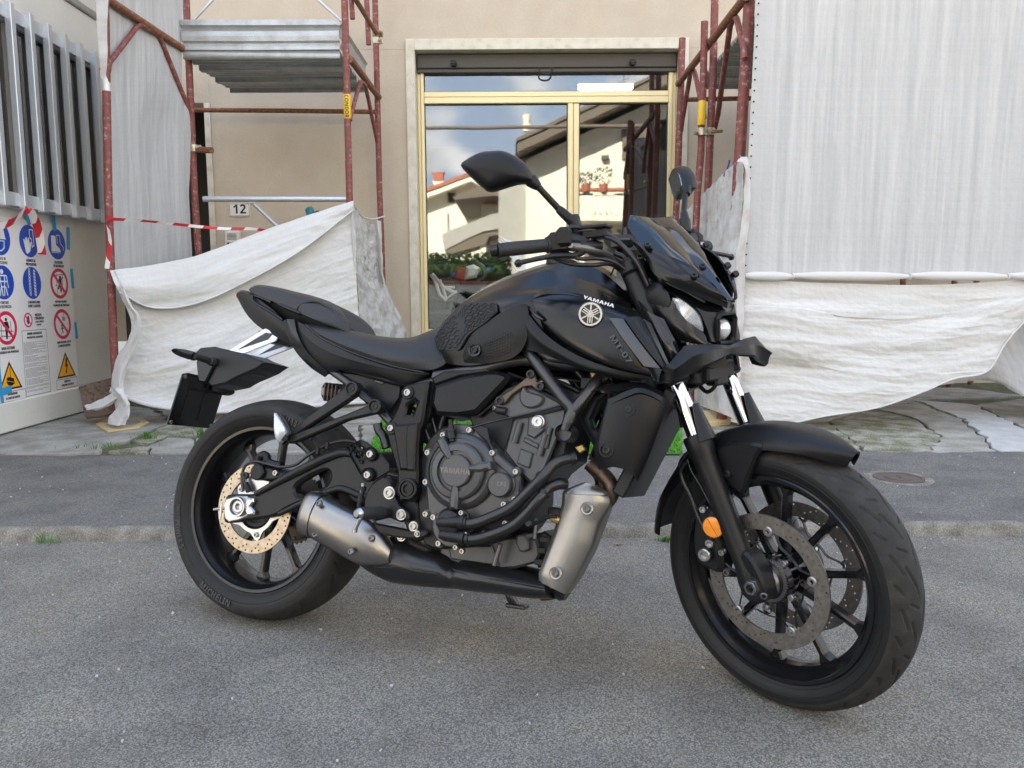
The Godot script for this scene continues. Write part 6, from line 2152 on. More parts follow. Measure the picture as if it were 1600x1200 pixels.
	raised("cam_cover", V2([720,618,722,637,759,667,794,681,828,670,864,653,894,639,892,626,829,608,765,596]), 0.126, 0.146, en, g, 0.005, 1)
	raised("cam_round", V2([792,679,806,665,832,659,845,651,840,635,818,625,795,630,784,651]), 0.144, 0.156, en, g, 0.004, 3)
	for e in [[V2([805,674,818,674,900,644,897,635]), 0.144], [V2([817,682,830,681,902,653,901,646]), 0.144]]:
		raised("cam_rib", e[0], e[1], e[1] + 0.010, en, g, 0.003, 1)
	for e in [[Vector3(0.7867, 0.5906, 0.14), Vector3(0.7758, 0.5407, 0.14)], [Vector3(0.8532, 0.5667, 0.14), Vector3(0.8411, 0.5144, 0.14)], [Vector3(0.8619, 0.5826, 0.136), Vector3(0.8527, 0.5335, 0.136)]]:
		tube("cylinder_rib", PackedVector3Array([e[0], (e[0] + e[1]) * 0.5, e[1]]), [0.0085], en, g, 12, 3)
	raised("cylinder_pad", V2([800,557,839,541,837,529,797,545]), 0.134, 0.142, en, g, 0.003, 1)
	raised("cylinder_pad", V2([792,529,825,519,818,482,785,492]), 0.134, 0.142, en, g, 0.003, 1)
	raised("cylinder_pad", V2([806,606,840,614,850,575,826,553,806,561]), 0.134, 0.143, en, g, 0.004, 1)
	lathe("big_plug", Transform3D(zax, Vector3(0.8339, 0.5942, 0.146)), PackedVector2Array([Vector2(0.016, -0.012), Vector2(0.016, 0.002), Vector2(0.013, 0.003), Vector2(0.0115, 0.006), Vector2(0.005, 0.006), Vector2(0.0045, 0.001), Vector2(0, 0.001)]), mats["polished alloy"], g, 24)
	limb("coolant_nipple", Vector3(0.7204, 0.6175, 0.15), Vector3(0.7523, 0.6143, 0.15), [[0.0, 0.006], [0.25, 0.0065], [0.26, 0.010], [1.0, 0.0095]], blk, g, 14)
	bolt("nipple_bolt", Vector3(0.7243, 0.6206, 0.152), Vector3(-0.6, 0.1, 0.8), 0.006, sb, g)
	# starter and cam chain side seen dark between covers
	raised("inner_case", V2([628,621,728,691,863,696,908,634,893,508,815,439,748,434,671,525]), -0.10, 0.11, blk, g, 0.004, 1)
	# water pump and its two pipes
	raised("pump_base", V2([585,341,607,367,644,380,672,367,681,338,675,299,639,279,608,287,588,310]), 0.146, 0.160, en, g, 0.004)
	st = tool()
	add_lathe(st, Transform3D(zax, Vector3(0.6377, 0.3397, 0.165) * Vector3(1, 1, 0)), PackedVector2Array([Vector2(0.036, 0.155), Vector2(0.035, 0.172), Vector2(0.028, 0.182), Vector2(0.014, 0.187), Vector2(0, 0.188)]), 32)
	put("pump_cover", st, blk, g)
	for e in [[Vector3(0.6073, 0.3373, 0.176), Vector3(0.6835, 0.3449, 0.182)], [Vector3(0.6148, 0.3088, 0.172), Vector3(0.685, 0.3073, 0.178)]]:
		limb("pump_outlet", e[0], e[1], [[0.0, 0.010], [0.2, 0.0145], [0.80, 0.015], [0.82, 0.018], [1.0, 0.018]], blk, g, 20)
	tube("coolant_hose", V3([670,342,182,703,344,182,748,363,182,797,391,182,835,430,182,864,462,182,888,496,170,912,510,160,934,514,150]), [0.0135], mats["hose black"], g, 16, 5)
	tube("coolant_hose", V3([675,305,178,713,309,178,756,325,178,799,347,178,831,377,178,860,414,178,875,439,165,896,452,155,910,453,140]), [0.0135], mats["hose black"], g, 16, 5)
	for q in [[Vector3(0.8588, 0.4583, 0.176), Vector3(0.867, 0.4692, 0.175)], [Vector3(0.8654, 0.4264, 0.17), Vector3(0.872, 0.4343, 0.168)], [Vector3(0.9229, 0.512, 0.155), Vector3(0.9326, 0.5142, 0.152)], [Vector3(0.6803, 0.3431, 0.182), Vector3(0.6886, 0.3439, 0.182)], [Vector3(0.6868, 0.306, 0.178), Vector3(0.695, 0.3068, 0.178)]]:
		limb("hose_clip", q[0], q[1], [[0.0, 0.0152], [0.1, 0.0165], [0.9, 0.0165], [1.0, 0.0152]], mats["black bolt"], g, 20)
	for q in [Vector3(0.6717, 0.3664, 0.182), Vector3(0.6564, 0.2823, 0.165), Vector3(0.6716, 0.2745, 0.16), Vector3(0.6868, 0.3166, 0.18), Vector3(0.72, 0.3212, 0.15), Vector3(0.7718, 0.3504, 0.15), Vector3(0.8226, 0.3529, 0.13)]:
		bolt("pump_screw", q, Vector3.BACK, 0.0065, sb, g, 0.008)
	raised("pump_clamp", V2([668,363,688,367,692,352,678,330,695,322,693,307,672,320]), 0.172, 0.186, blk, g, 0.003, 1)
	# odds and ends in front of the sump
	rod("drain_tube", Vector3(0.7515, 0.2967, 0.12), Vector3(0.7384, 0.2434, 0.118), 0.006, mats["dull bolt"], g)
	rod("drain_tube", Vector3(0.8348, 0.3653, 0.112), Vector3(0.833, 0.3166, 0.11), 0.0055, mats["dull bolt"], g)
	tube("sensor_wire", V3([820,346,120,844,359,120,866,372,120,888,374,120]), [0.0045], mats["hose black"], g, 6, 5)
	limb("oxygen_sensor", Vector3(0.8663, 0.3743, 0.112), Vector3(0.8918, 0.3646, 0.11), [[0.0, 0.007], [0.3, 0.0075], [0.31, 0.010], [0.7, 0.010], [1.0, 0.007]], mats["gold plug"], g, 12)
	box("sensor_box", Vector3(0.8778, 0.384, 0.1), Vector3(0.03, 0.022, 0.03), blk, g, 0.003)
	raised("oil_cooler", V2([802,310,840,333,867,317,874,259,830,242]), -0.04, 0.06, blk, g, 0.004, 1)
	tube("chain_case_hose", V3([391,567,130,397,551,130,414,532,130,424,506,130]), [0.012], mats["hose black"], g, 12, 4)
	for e in [V3([579,614,110,564,581,110,558,532,110]), V3([523,613,100,543,564,100,565,517,100]), V3([669,602,120,688,619,120,723,649,120]), V3([507,578,105,534,531,105,559,490,105])]:
		tube("engine_hose", e, [0.006], mats["hose black"], g, 8, 5)


func frame_parts() -> void:
	var f := group_node("frame", bike)
	var fb: Material = mats["frame black"]
	var pla: Material = mats["matte black plastic"]
	for s in [1.0, -1.0]:
		var k := Vector3(1, 1, s)
		tube("frame_tube", scaled3(V3([775,790,140,797,764,148,843,711,156,892,655,158,919,626,158,915,596,158]), k), [0.0145], fb, f, 16, 5)
		tube("frame_tube", scaled3(V3([974,715,120,958,681,140,935,642,154,917,614,158,906,578,156]), k), [0.0145], fb, f, 16, 5)
		tube("upper_tube", scaled3(V3([540,694,120,647,713,125,775,744,130,907,738,110,1025,795,60]), k), [0.016], fb, f, 14, 5)
		tube("rear_tube", scaled3(V3([217,704,95,277,673,105,359,624,118,431,573,128]), k), [0.012], fb, f, 14, 4)
		tube("seat_tube", scaled3(V3([169,739,90,347,697,110,487,675,120,576,695,120]), k), [0.012], fb, f, 14, 4)
	lathe("tube_end", Transform3D(zax, Vector3(0.9034, 0.5711, 0.166)), PackedVector2Array([Vector2(0.0, -0.02), Vector2(0.018, -0.02), Vector2(0.0185, -0.002), Vector2(0.0200, 0.004), Vector2(0.0205, -0.06), Vector2(0.0, -0.06)]), fb, f, 28)
	# engine hanger in bronze grey
	raised("engine_hanger", V2([729,642,740,650,767,668,803,700,805,717,815,716,823,701,827,689,843,680,844,668,832,666,815,678,795,675,768,656,750,633,737,630]), 0.150, 0.160, mats["bracket bronze"], f, 0.002, 1)
	for q in [Vector3(0.7376, 0.6391, 0.16), Vector3(0.811, 0.7051, 0.16), Vector3(0.8372, 0.6769, 0.16)]:
		lathe("hanger_bush", Transform3D(zax, q), PackedVector2Array([Vector2(0.0105, -0.01), Vector2(0.0105, 0.004), Vector2(0.009, 0.005), Vector2(0.006, 0.005), Vector2(0.0055, 0.0), Vector2(0, 0)]), mats["black bolt"], f, 18)
	# pivot plate cover
	var pc := group_node("pivot_cover", bike)
	var hole := V2([503,633,511,627,501,594,480,593,483,619])
	raised("cover_panel", V2([467,661,485,673,538,683,535,654,531,583,523,557,522,512,530,445,532,411,528,379,481,375,474,412,470,450,444,507,429,545,433,568,445,588,460,625]), 0.118, 0.150, pla, pc, 0.006, 1, [hole])
	raised("cover_step", V2([448,565,520,575,521,527,524,456,481,453,465,508]), 0.149, 0.158, pla, pc, 0.006, 1)
	raised("cover_step", V2([493,567,521,575,522,527,525,456,504,453,494,518]), 0.156, 0.163, pla, pc, 0.004, 1)
	for q in [[Vector3(0.4831, 0.6492, 0.153), 0.0095, "shiny bolt"], [Vector3(0.4445, 0.557, 0.153), 0.0085, "shiny bolt"]]:
		bolt("cover_bolt", q[0], Vector3.BACK, q[1], mats[q[2]], pc)
		lathe("bolt_seat", Transform3D(zax, q[0]), PackedVector2Array([Vector2(0.0165, -0.02), Vector2(0.0165, 0.001), Vector2(0.015, 0.002), Vector2(0, 0.0)]), pla, pc, 20)
	lathe("pivot_cap", Transform3D(zax, Vector3(0.5083, 0.4088, 0.158)), PackedVector2Array([Vector2(0.0265, -0.03), Vector2(0.0265, 0.001), Vector2(0.0245, 0.003), Vector2(0.0205, 0.003), Vector2(0.0195, -0.002), Vector2(0.017, -0.002), Vector2(0.0165, 0.002), Vector2(0.0115, 0.002), Vector2(0.0105, -0.003), Vector2(0, -0.003)]), pla, pc, 32)
	raised("lower_link", V2([470,380,517,384,527,353,538,306,547,291,534,281,512,285,494,318,473,348]), 0.10, 0.128, mats["black engine part"], pc, 0.005)
	# rider's foot rest: hanger, heel guard, peg and brake pedal
	var r := group_node("rider_footrest", bike)
	var dk: Material = mats["black engine part"]
	raised("rest_hanger", V2([392,383,406,412,437,435,452,430,466,402,488,366,514,353,519,334,499,326,469,333,433,332,402,342,390,357]), 0.140, 0.162, dk, r, 0.005)
	var gh := []
	for q in [V2([344,501]), V2([358,509]), V2([370,501]), V2([339,493]), V2([353,490]), V2([368,488]), V2([360,479]), V2([378,481]), V2([372,467])]:
		gh.append(circle2(q[0], 0.0042, 8))
	raised("heel_guard", V2([325,502,364,522,384,518,431,489,454,467,456,448,412,420,390,419,382,424,343,473]), 0.160, 0.166, pla, r, 0.002, 1, gh)
	for q in [[Vector3(0.4001, 0.4878, 0.168), 0.0095], [Vector3(0.3982, 0.4352, 0.168), 0.0095]]:
		lathe("bolt_cup", Transform3D(zax, q[0]), PackedVector2Array([Vector2(0.019, -0.004), Vector2(0.018, 0.002), Vector2(0.013, -0.002), Vector2(0, -0.002)]), pla, r, 22)
		bolt("guard_bolt", q[0], Vector3.BACK, q[1], mats["shiny bolt"], r)
	for q in [[Vector3(0.4615, 0.3955, 0.164), 0.014], [Vector3(0.5009, 0.3453, 0.166), 0.012], [Vector3(0.5298, 0.3184, 0.15), 0.011], [Vector3(0.4933, 0.2898, 0.14), 0.011], [Vector3(0.5431, 0.3018, 0.152), 0.007]]:
		lathe("bolt_washer", Transform3D(zax, q[0]), PackedVector2Array([Vector2(q[1] * 1.18, -0.004), Vector2(q[1] * 1.12, 0.001), Vector2(0, 0.001)]), mats["polished alloy"], r, 20)
		bolt("rest_bolt", q[0] + Vector3(0, 0, 0.001), Vector3.BACK, q[1] * 0.85, mats["shiny bolt"], r)
	limb("foot_peg", Vector3(0.4644, 0.3449, 0.16), Vector3(0.4312, 0.344, 0.262), [[0.0, 0.011], [0.15, 0.0125], [0.85, 0.0125], [1.0, 0.011]], dk, r, 16)
	limb("peg_rubber", Vector3(0.4585, 0.3467, 0.182), Vector3(0.4361, 0.3455, 0.25), [[0.0, 0.0145], [0.03, 0.0155], [0.97, 0.0155], [1.0, 0.0145]], mats["grip rubber"], r, 16)
	limb("peg_tip", Vector3(0.4355, 0.3455, 0.252), Vector3(0.4324, 0.3442, 0.264), [[0.0, 0.0145], [0.4, 0.014], [1.0, 0.008]], mats["polished alloy"], r, 16)
	rod("peg_feeler", Vector3(0.4402, 0.3355, 0.255), Vector3(0.4255, 0.3034, 0.25), 0.005, mats["polished alloy"], r)
	lathe("feeler_tip", Transform3D(Basis(), Vector3(0.4255, 0.3034, 0.25)), PackedVector2Array([Vector2(0, -0.006), Vector2(0.006, -0.005), Vector2(0.0065, 0.004), Vector2(0, 0.006)]), mats["polished alloy"], r, 12)
	raised("brake_pedal", V2([388,315,418,316,469,313,520,309,562,313,570,304,560,294,522,287,450,289,401,300]), 0.140, 0.152, pla, r, 0.004)
	limb("master_cylinder", Vector3(0.3845, 0.4051, 0.16), Vector3(0.3769, 0.3529, 0.16), [[0.0, 0.008], [0.2, 0.008], [0.21, 0.0055], [0.42, 0.0055], [0.43, 0.0085], [0.8, 0.0085], [0.82, 0.006], [1.0, 0.006]], dk, r, 14)
	limb("push_rod", Vector3(0.3836, 0.4131, 0.16), Vector3(0.3806, 0.3887, 0.16), [[0.0, 0.005], [1.0, 0.005]], mats["shiny bolt"], r, 10)
	# passenger's foot rest: two arms that meet at a silver peg
	var p := group_node("passenger_footrest", bike)
	raised("arm", V2([303,657,317,671,337,665,343,648,333,634,172,529,149,514,137,517,143,531]), 0.138, 0.160, dk, p, 0.004, 1)
	raised("arm", V2([375,613,383,625,402,626,416,613,412,598,394,591,317,571,167,505,143,499,133,513,156,525,315,587]), 0.138, 0.160, dk, p, 0.004, 1)
	raised("cross_web", V2([329,656,349,647,394,619,383,608,339,630]), 0.134, 0.148, dk, p, 0.004, 1)
	for q in [Vector3(0.3234, 0.6526, 0.164), Vector3(0.3962, 0.6101, 0.164)]:
		lathe("arm_boss", Transform3D(zax, q), PackedVector2Array([Vector2(0.019, -0.03), Vector2(0.019, -0.001), Vector2(0.0175, 0.001), Vector2(0.0145, 0.001), Vector2(0.0135, -0.008), Vector2(0.0, -0.009)]), dk, p, 26)
		bolt("boss_bolt", q + Vector3(0.0, 0, -0.008), Vector3.BACK, 0.008, mats["black bolt"], p)
	loft("peg", [ring8(Vector3(0.1103, 0.5772, 0.186), Vector3(0.1155, 0.5689, 0.186), 0.190, 0.176), ring8(Vector3(0.125, 0.5657, 0.19), Vector3(0.119, 0.5315, 0.19), 0.196, 0.176), ring8(Vector3(0.1474, 0.5401, 0.186), Vector3(0.1274, 0.5052, 0.186), 0.194, 0.172), ring8(Vector3(0.1527, 0.5273, 0.18), Vector3(0.1338, 0.4992, 0.18), 0.186, 0.168)], mats["white bracket"], p, 3, true, 2)
	limb("peg_hinge", Vector3(0.132, 0.5159, 0.15), Vector3(0.1457, 0.5133, 0.182), [[0.0, 0.009], [1.0, 0.009]], dk, p, 14)
	skin("peg_back", [V3([127,573,188,150,550,188,167,524,188]), V3([134,567,180,157,544,180,169,522,180])], dk, p, 8, 2, 0.006)
	# radiator with its side cowls
	var w := group_node("radiator", bike)
	var rad := tool()
	add_box(rad, Transform3D(Basis(Vector3.BACK, -0.42), Vector3(1.085, 0.56, 0)), Vector3(0.032, 0.27, 0.25), 0.004)
	put("core", rad, mats["black engine part"], w)
	for s in [1.0, -1.0]:
		var k := Vector3(1, 1, s)
		var p0 := skin("radiator_cowl", [
			scaled3(V3([1011,649,182,996,593,178,984,541,170,994,493,160]), k),
			scaled3(V3([1019,654,190,1013,606,190,1007,541,186,1023,502,178]), k),
			scaled3(V3([1079,676,192,1073,616,190,1066,545,184,1066,494,176]), k),
			scaled3(V3([1130,663,172,1119,606,170,1101,540,162,1077,475,154]), k),
			scaled3(V3([1144,645,130,1115,588,128,1091,535,124,1072,479,122]), k)], pla, w, 18, 4, 0.004, [])
		var p1 := skin("cowl_brow", [scaled3(V3([1020,654,194,1049,669,198,1080,679,198,1110,672,190,1131,661,178]), k), scaled3(V3([1022,642,196,1054,657,203,1082,668,203,1109,662,194,1128,652,182]), k)], pla, w, 12, 2, 0.006)
		var dh := V2([982,647,998,659,1001,642,992,615,989,582,974,587,967,606])
		var du := raised("radiator_duct", V2([934,612,949,642,966,670,989,685,1017,672,1008,639,993,577,986,515,964,513,974,546,950,580]), 0.135, 0.162, pla, w, 0.006, 1, [dh])
		du.scale.z = s
		var p2 := skin("radiator_duct", [
			scaled3(V3([960,665,150,988,686,155,1024,689,165,1074,697,160,1123,677,150]), k),
			scaled3(V3([978,673,160,995,675,172,1019,670,180,1080,680,182,1130,661,168]), k)], pla, w, 14, 3, 0.008)
		if s < 0:
			# the far cowl sits farther back
			for o in [p0, p1, p2, du]:
				o.position.x = -0.07
	for q in [Vector3(1.059, 0.631, 0.194), Vector3(1.014, 0.5373, 0.19)]:
		lathe("cowl_screw_cup", Transform3D(zax, q), PackedVector2Array([Vector2(0.0175, -0.006), Vector2(0.0165, 0.003), Vector2(0.0135, 0.003), Vector2(0.0125, -0.002), Vector2(0, -0.002)]), pla, w, 24)
		bolt("cowl_screw", q + Vector3(0, 0, -0.002), Vector3.BACK, 0.0085, mats["black bolt"], w)
	limb("radiator_neck", Vector3(0.9527, 0.6857, 0.12), Vector3(0.9928, 0.7114, 0.12), [[0.0, 0.016], [0.6, 0.016], [1.0, 0.014]], pla, w, 16)
	raised("radiator_cap", V2([948,718,960,724,989,713,993,701,978,696,953,703]), 0.120, 0.134, mats["gold plug"], w, 0.003, 1)
	box("connector_block", Vector3(0.9386, 0.6925, 0.11), Vector3(0.03, 0.03, 0.03), pla, w, 0.003)
	box("connector_block", Vector3(1.066, 0.707, 0.15), Vector3(0.032, 0.03, 0.03), pla, w, 0.003)
	for e in [V3([839,741,100,888,736,100,922,709,100]), V3([822,707,90,872,692,90,914,675,90]), V3([874,753,110,938,745,110,986,725,110])]:
		tube("loom", e, [0.007], mats["hose black"], w, 8, 5)
	raised("plug", V2([869,743,884,749,901,744,895,734,876,734]), 0.100, 0.112, mats["gold plug"], w, 0.002, 1)
	raised("plug", V2([915,541,933,549,943,537,928,527]), 0.090, 0.105, mats["gold plug"], w, 0.002, 1)
	# regulator box behind the frame, with its printed label
	var rg := group_node("regulator", bike)
	loft("regulator_body", [ring8(Vector3(0.1683, 0.6763, 0.06), Vector3(0.17, 0.6244, 0.06), 0.07, 0.0), ring8(Vector3(0.2309, 0.6731, 0.06), Vector3(0.2244, 0.6196, 0.06), 0.07, 0.0)], mats["dull bolt"], rg, 1, true, 1)
	for i in 4:
		box("cooling_fin", Vector3(0.1787, 0.6686, 0.068) + Vector3(0.006 + 0.012 * i, -0.02 - 0.002 * i, 0.005), Vector3(0.003, 0.05, 0.012), mats["bracket bronze"], rg, 0.001)


func scaled3(p: PackedVector3Array, k: Vector3) -> PackedVector3Array:
	var out := PackedVector3Array()
	for v in p:
		out.append(v * k)
	return out


func on_skin(rails: Array, u: float, v: float) -> Array:
	# a point of a skin and its outward normal (u along the rails, v across them)
	var m := rails.size() - 1
	var f := clampf(v * m, 0, m - 0.001)
	var k := int(f)
	var a := along(spline(rails[k], 6), 41)
	var b := along(spline(rails[k + 1], 6), 41)
	var i := clampf(u * 40.0, 0, 39.99)
	var j := int(i)
	var pa := a[j].lerp(a[j + 1], i - j)
	var pb := b[j].lerp(b[j + 1], i - j)
	var t := (a[j + 1] - a[j]).lerp(b[j + 1] - b[j], f - k).normalized()
	var w := (pb - pa).normalized()
	return [pa.lerp(pb, f - k), w.cross(t).normalized(), t]


func tail() -> void:
	var vinyl: Material = mats["black seat vinyl"]
	var pla: Material = mats["matte black plastic"]
	var pnt: Material = mats["satin black paint"]
	# seats
	var s := group_node("rider_seat", bike)
	skin("cushion", [
		V3([23,863,0,128,852,0,218,832,0,311,817,0,392,816,0,449,835,0,487,852,0]),
		V3([52,848,45,163,835,60,256,817,70,347,801,75,430,800,70,482,822,55,511,837,40]),
		V3([75,839,78,175,819,98,270,800,112,362,782,118,447,779,112,502,800,92,534,811,75]),
		V3([85,831,88,175,803,110,277,771,131,390,745,140,472,739,138,523,750,118,564,769,92]),
		V3([93,824,86,171,797,106,273,762,126,391,727,136,472,714,134,522,712,124,552,725,112,571,749,96])], vinyl, s, 36, 5, 0.012, [], true, true)
	tube("seat_edge_piping", V3([94,826,88,173,796,109,275,763,130,393,728,139,474,714,137,524,712,127]), [0.0028], pla, s, 6, 5)
	var p := group_node("passenger_seat", bike)
	skin("cushion", [
		V3([-165,962,0,-138,970,0,-76,963,0,-6,949,0,68,933,0,136,911,0,179,875,0,195,841,0]),
		V3([-136,949,40,-105,955,45,-41,947,50,31,931,54,106,913,58,181,888,62,226,852,60,235,822,50]),
		V3([-123,940,58,-93,945,62,-36,936,66,32,919,72,110,895,80,193,867,86,234,838,80,246,815,66]),
		V3([-111,932,60,-75,919,66,-28,905,72,19,888,78,79,868,86,141,847,92,204,828,90,248,810,76])], vinyl, p, 34, 5, 0.010, [], true, true)
	skin("seat_base", [V3([-112,931,56,-34,904,64,73,870,78,199,830,82,243,811,70]), V3([-119,923,40,-44,887,48,30,851,58,146,821,70,224,809,60])], pla, p, 20, 2, 0.01, [], true, true)
	tube("seam", V3([70,872,86,81,892,80,109,899,79,137,898,76,190,873,82]), [0.0022], pla, p, 6, 5)
	skin("front_pad", [V3([136,896,77,180,876,84,218,853,84,242,821,74]), V3([146,849,93,177,840,95,210,830,93,245,813,80])], vinyl, p, 12, 3, 0.006)
	# tail cowl
	var t := group_node("tail_cowl", bike)
	skin("cowl_shell", [
		V3([-211,949,0,-193,954,0,-153,944,0,-93,913,0,-38,878,0,-2,843,0]),
		V3([-195,939,24,-168,940,34,-115,925,48,-44,890,60,13,853,68,49,819,72]),
		V3([-191,929,24,-140,910,40,-89,886,54,-28,854,64,25,819,70,57,794,70]),
		V3([-202,929,14,-160,886,26,-125,858,36,-79,830,44,-9,801,54,58,771,62])], pla, t, 24, 4, 0.004, [1], true, true)
	tube("grab_strip", V3([-110,926,54,-103,908,58,-80,895,62,-43,879,66,-6,862,70,19,849,72]), [0.004], pnt, t, 8, 5)
	loft("latch_bar", [ring8(Vector3(0.0082, 0.8953, 0.08), Vector3(0.0069, 0.8878, 0.08), 0.084, 0.066), ring8(Vector3(0.0476, 0.8833, 0.084), Vector3(0.0468, 0.8722, 0.084), 0.088, 0.068), ring8(Vector3(0.0873, 0.8701, 0.086), Vector3(0.0863, 0.8609, 0.086), 0.090, 0.070)], pnt, t, 2, true, 2)
	tube("cowl_joint", V3([-102,924,56,-70,915,60,-29,901,70]), [0.0045], pnt, t, 8, 4)
	skin("rear_lamp", [V3([-197,937,22,-201,931,18,-188,916,20]), V3([-235,950,-22,-233,941,-18,-225,927,-20])], mats["red lens"], t, 8, 4, 0.006)
	# side panels
	var q := group_node("side_panel", bike)
	skin("panel", [
		V3([59,851,80,106,832,94,178,792,112,279,757,134,366,732,142,445,715,145,513,707,140,530,701,133]),
		V3([74,828,84,124,797,102,190,763,120,286,734,139,370,717,146,447,705,147,509,698,141,528,700,133]),
		V3([68,804,78,129,758,96,198,722,112,270,713,128,347,704,138,423,690,142,487,680,138,525,698,131]),
		V3([73,767,70,128,729,84,200,694,98,254,705,118,323,697,128,400,684,134,471,671,134,524,697,129])], pla, q, 40, 4, 0.004, [0, 1], true, true)
	skin("edge_fairing", [
		V3([29,848,74,42,811,74,80,760,76,138,717,84,196,689,92]),
		V3([48,849,82,67,810,84,106,763,88,152,723,94,207,694,100]),
		V3([73,846,86,89,809,90,124,765,96,164,733,100,211,702,104])], pnt, q, 20, 3, 0.005, [1], true, true)
	tube("panel_crease", V3([117,830,97,189,790,116,285,755,138,372,730,146,447,713,149,518,703,142]), [0.003], pnt, q, 6, 5)
	raised("lower_cover", V2([223,694,295,700,375,685,438,674,437,640,408,591,362,626,298,672]), 0.04, 0.105, pla, q, 0.005, 1)
	raised("vent_cover", V2([359,691,398,682,380,671,356,677]), 0.10, 0.108, mats["silver decal"], q, 0.002, 1)
	# airbox side cover between the seat and the engine
	var c := group_node("airbox_cover", bike)
	raised("cover", V2([552,671,625,696,696,712,723,713,757,703,745,684,674,607,627,597,564,597,547,625]), 0.06, 0.150, pla, c, 0.010, 1)
	raised("upper_cover", V2([538,690,569,708,696,726,694,707,619,695,549,670]), 0.08, 0.142, pla, c, 0.006, 1)
	raised("rear_shroud", V2([532,701,550,708,544,659,541,610,530,577,519,609,528,675]), 0.05, 0.128, pla, c, 0.004, 1)
	limb("spring_unit", Vector3(0.4763, 0.5312, 0.02), Vector3(0.5316, 0.6207, 0.01), [[0.0, 0.03], [1.0, 0.03]], mats["black engine part"], c, 16)
	raised("airbox", V2([431,714,712,723,683,629,529,596,460,618]), -0.09, 0.06, pla, c, 0.008, 1)
	# plate hanger
	var h := group_node("plate_hanger", bike)
	for z in [0.052, -0.046]:
		var st := tool()
		add_plate(st, V2([-181,759,-65,823,-56,827,-12,817,-4,807,-15,790,-119,752,-151,750]), z - 0.005, z, 0.0015, [V2([-151,761,-52,814,-27,811,-41,795])], Transform3D(), true)
		put("hanger_arm", st, mats["white bracket"], h)
		raised("arm_infill", V2([-157,760,-54,818,-24,813,-40,792]), z - 0.004, z - 0.002, mats["gloss black"], h, 0.0, 1)
	raised("arm_mount", V2([-87,822,-51,818,6,798,-24,786,-60,788]), -0.03, 0.045, pla, h, 0.003, 1)
	raised("holder_body", V2([-299,751,-282,765,-230,770,-172,760,-113,751,-91,742,-33,727,-68,705,-137,677,-170,659,-220,649,-250,662,-275,682,-285,720]), -0.048, 0.058, mats["black engine part"], h, 0.006, 1)
	raised("holder_side", V2([-281,720,-274,737,-209,733,-215,706,-237,660,-261,661,-271,682]), 0.056, 0.068, pnt, h, 0.004, 1)
	raised("holder_ledge", V2([-167,693,-141,707,-90,707,-90,694,-124,685]), -0.02, 0.04, pla, h, 0.003, 1)
	loft("lamp_housing", [ring8(Vector3(-0.2925, 0.6645, -0.06), Vector3(-0.2986, 0.636, -0.06), -0.03, -0.085), ring8(Vector3(-0.2679, 0.6585, -0.07), Vector3(-0.277, 0.6339, -0.07), -0.04, -0.09), ring8(Vector3(-0.2513, 0.6516, -0.075), Vector3(-0.2593, 0.6372, -0.075), -0.055, -0.085)], pla, h, 2, true, 1)
	# the plate board leans back; its dark side faces the viewer
	var top := Vector3(-0.300, 0.685, 0)
	var bot := Vector3(-0.338, 0.532, 0)
	var up := (top - bot).normalized()
	var bt := Transform3D(Basis(Vector3.FORWARD, up, Vector3.FORWARD.cross(up)), (top + bot) * 0.5)
	var board := tool()
	add_plate(board, PackedVector2Array([Vector2(-0.094, -0.076), Vector2(-0.088, -0.082), Vector2(0.088, -0.082), Vector2(0.094, -0.076), Vector2(0.094, 0.04), Vector2(0.06, 0.075), Vector2(-0.07, 0.08), Vector2(-0.094, 0.074)]), -0.003, 0.003, 0.001, [], Transform3D(), true)
	put("plate_board", board, mats["gloss black"], h, bt)
	for e in [Vector2(-0.084, -0.073), Vector2(-0.084, 0.068), Vector2(0.084, -0.073)]:
		bolt("plate_screw", bt * Vector3(e.x, e.y, 0.003), bt.basis.z, 0.006, mats["shiny bolt"], h, 0.003)
	for e in [[0.0, 0.035, 0.10, 0.008], [0.02, 0.0, 0.006, 0.12], [-0.05, 0.0, 0.006, 0.12]]:
		var rb := tool()
		add_box(rb, Transform3D(), Vector3(e[2], e[3], 0.005), 0.0015)
		put("board_rib", rb, pla, h, bt * Transform3D(Basis(), Vector3(e[0], e[1], 0.004)))
	# slim indicators
	for sgn in [1.0, -1.0]:
		var i := group_node("rear_indicator", bike, Transform3D(Basis().scaled(Vector3(1, 1, sgn)), Vector3.ZERO))
		limb("stalk", Vector3(-0.2189, 0.7218, 0.062), Vector3(-0.2253, 0.7298, 0.135), [[0.0, 0.014], [0.2, 0.013], [0.25, 0.010], [1.0, 0.010]], mats["grip rubber"], i, 16)
		loft("lamp", [ring8(Vector3(-0.2266, 0.7399, 0.13), Vector3(-0.2328, 0.7173, 0.13), 0.142, 0.118), ring8(Vector3(-0.2415, 0.7439, 0.15), Vector3(-0.2476, 0.7214, 0.15), 0.168, 0.134), ring8(Vector3(-0.2506, 0.7434, 0.175), Vector3(-0.2553, 0.7286, 0.175), 0.190, 0.160), ring8(Vector3(-0.2519, 0.7392, 0.19), Vector3(-0.2534, 0.7336, 0.19), 0.196, 0.180)], mats["gloss black"], i, 3, true, 2)


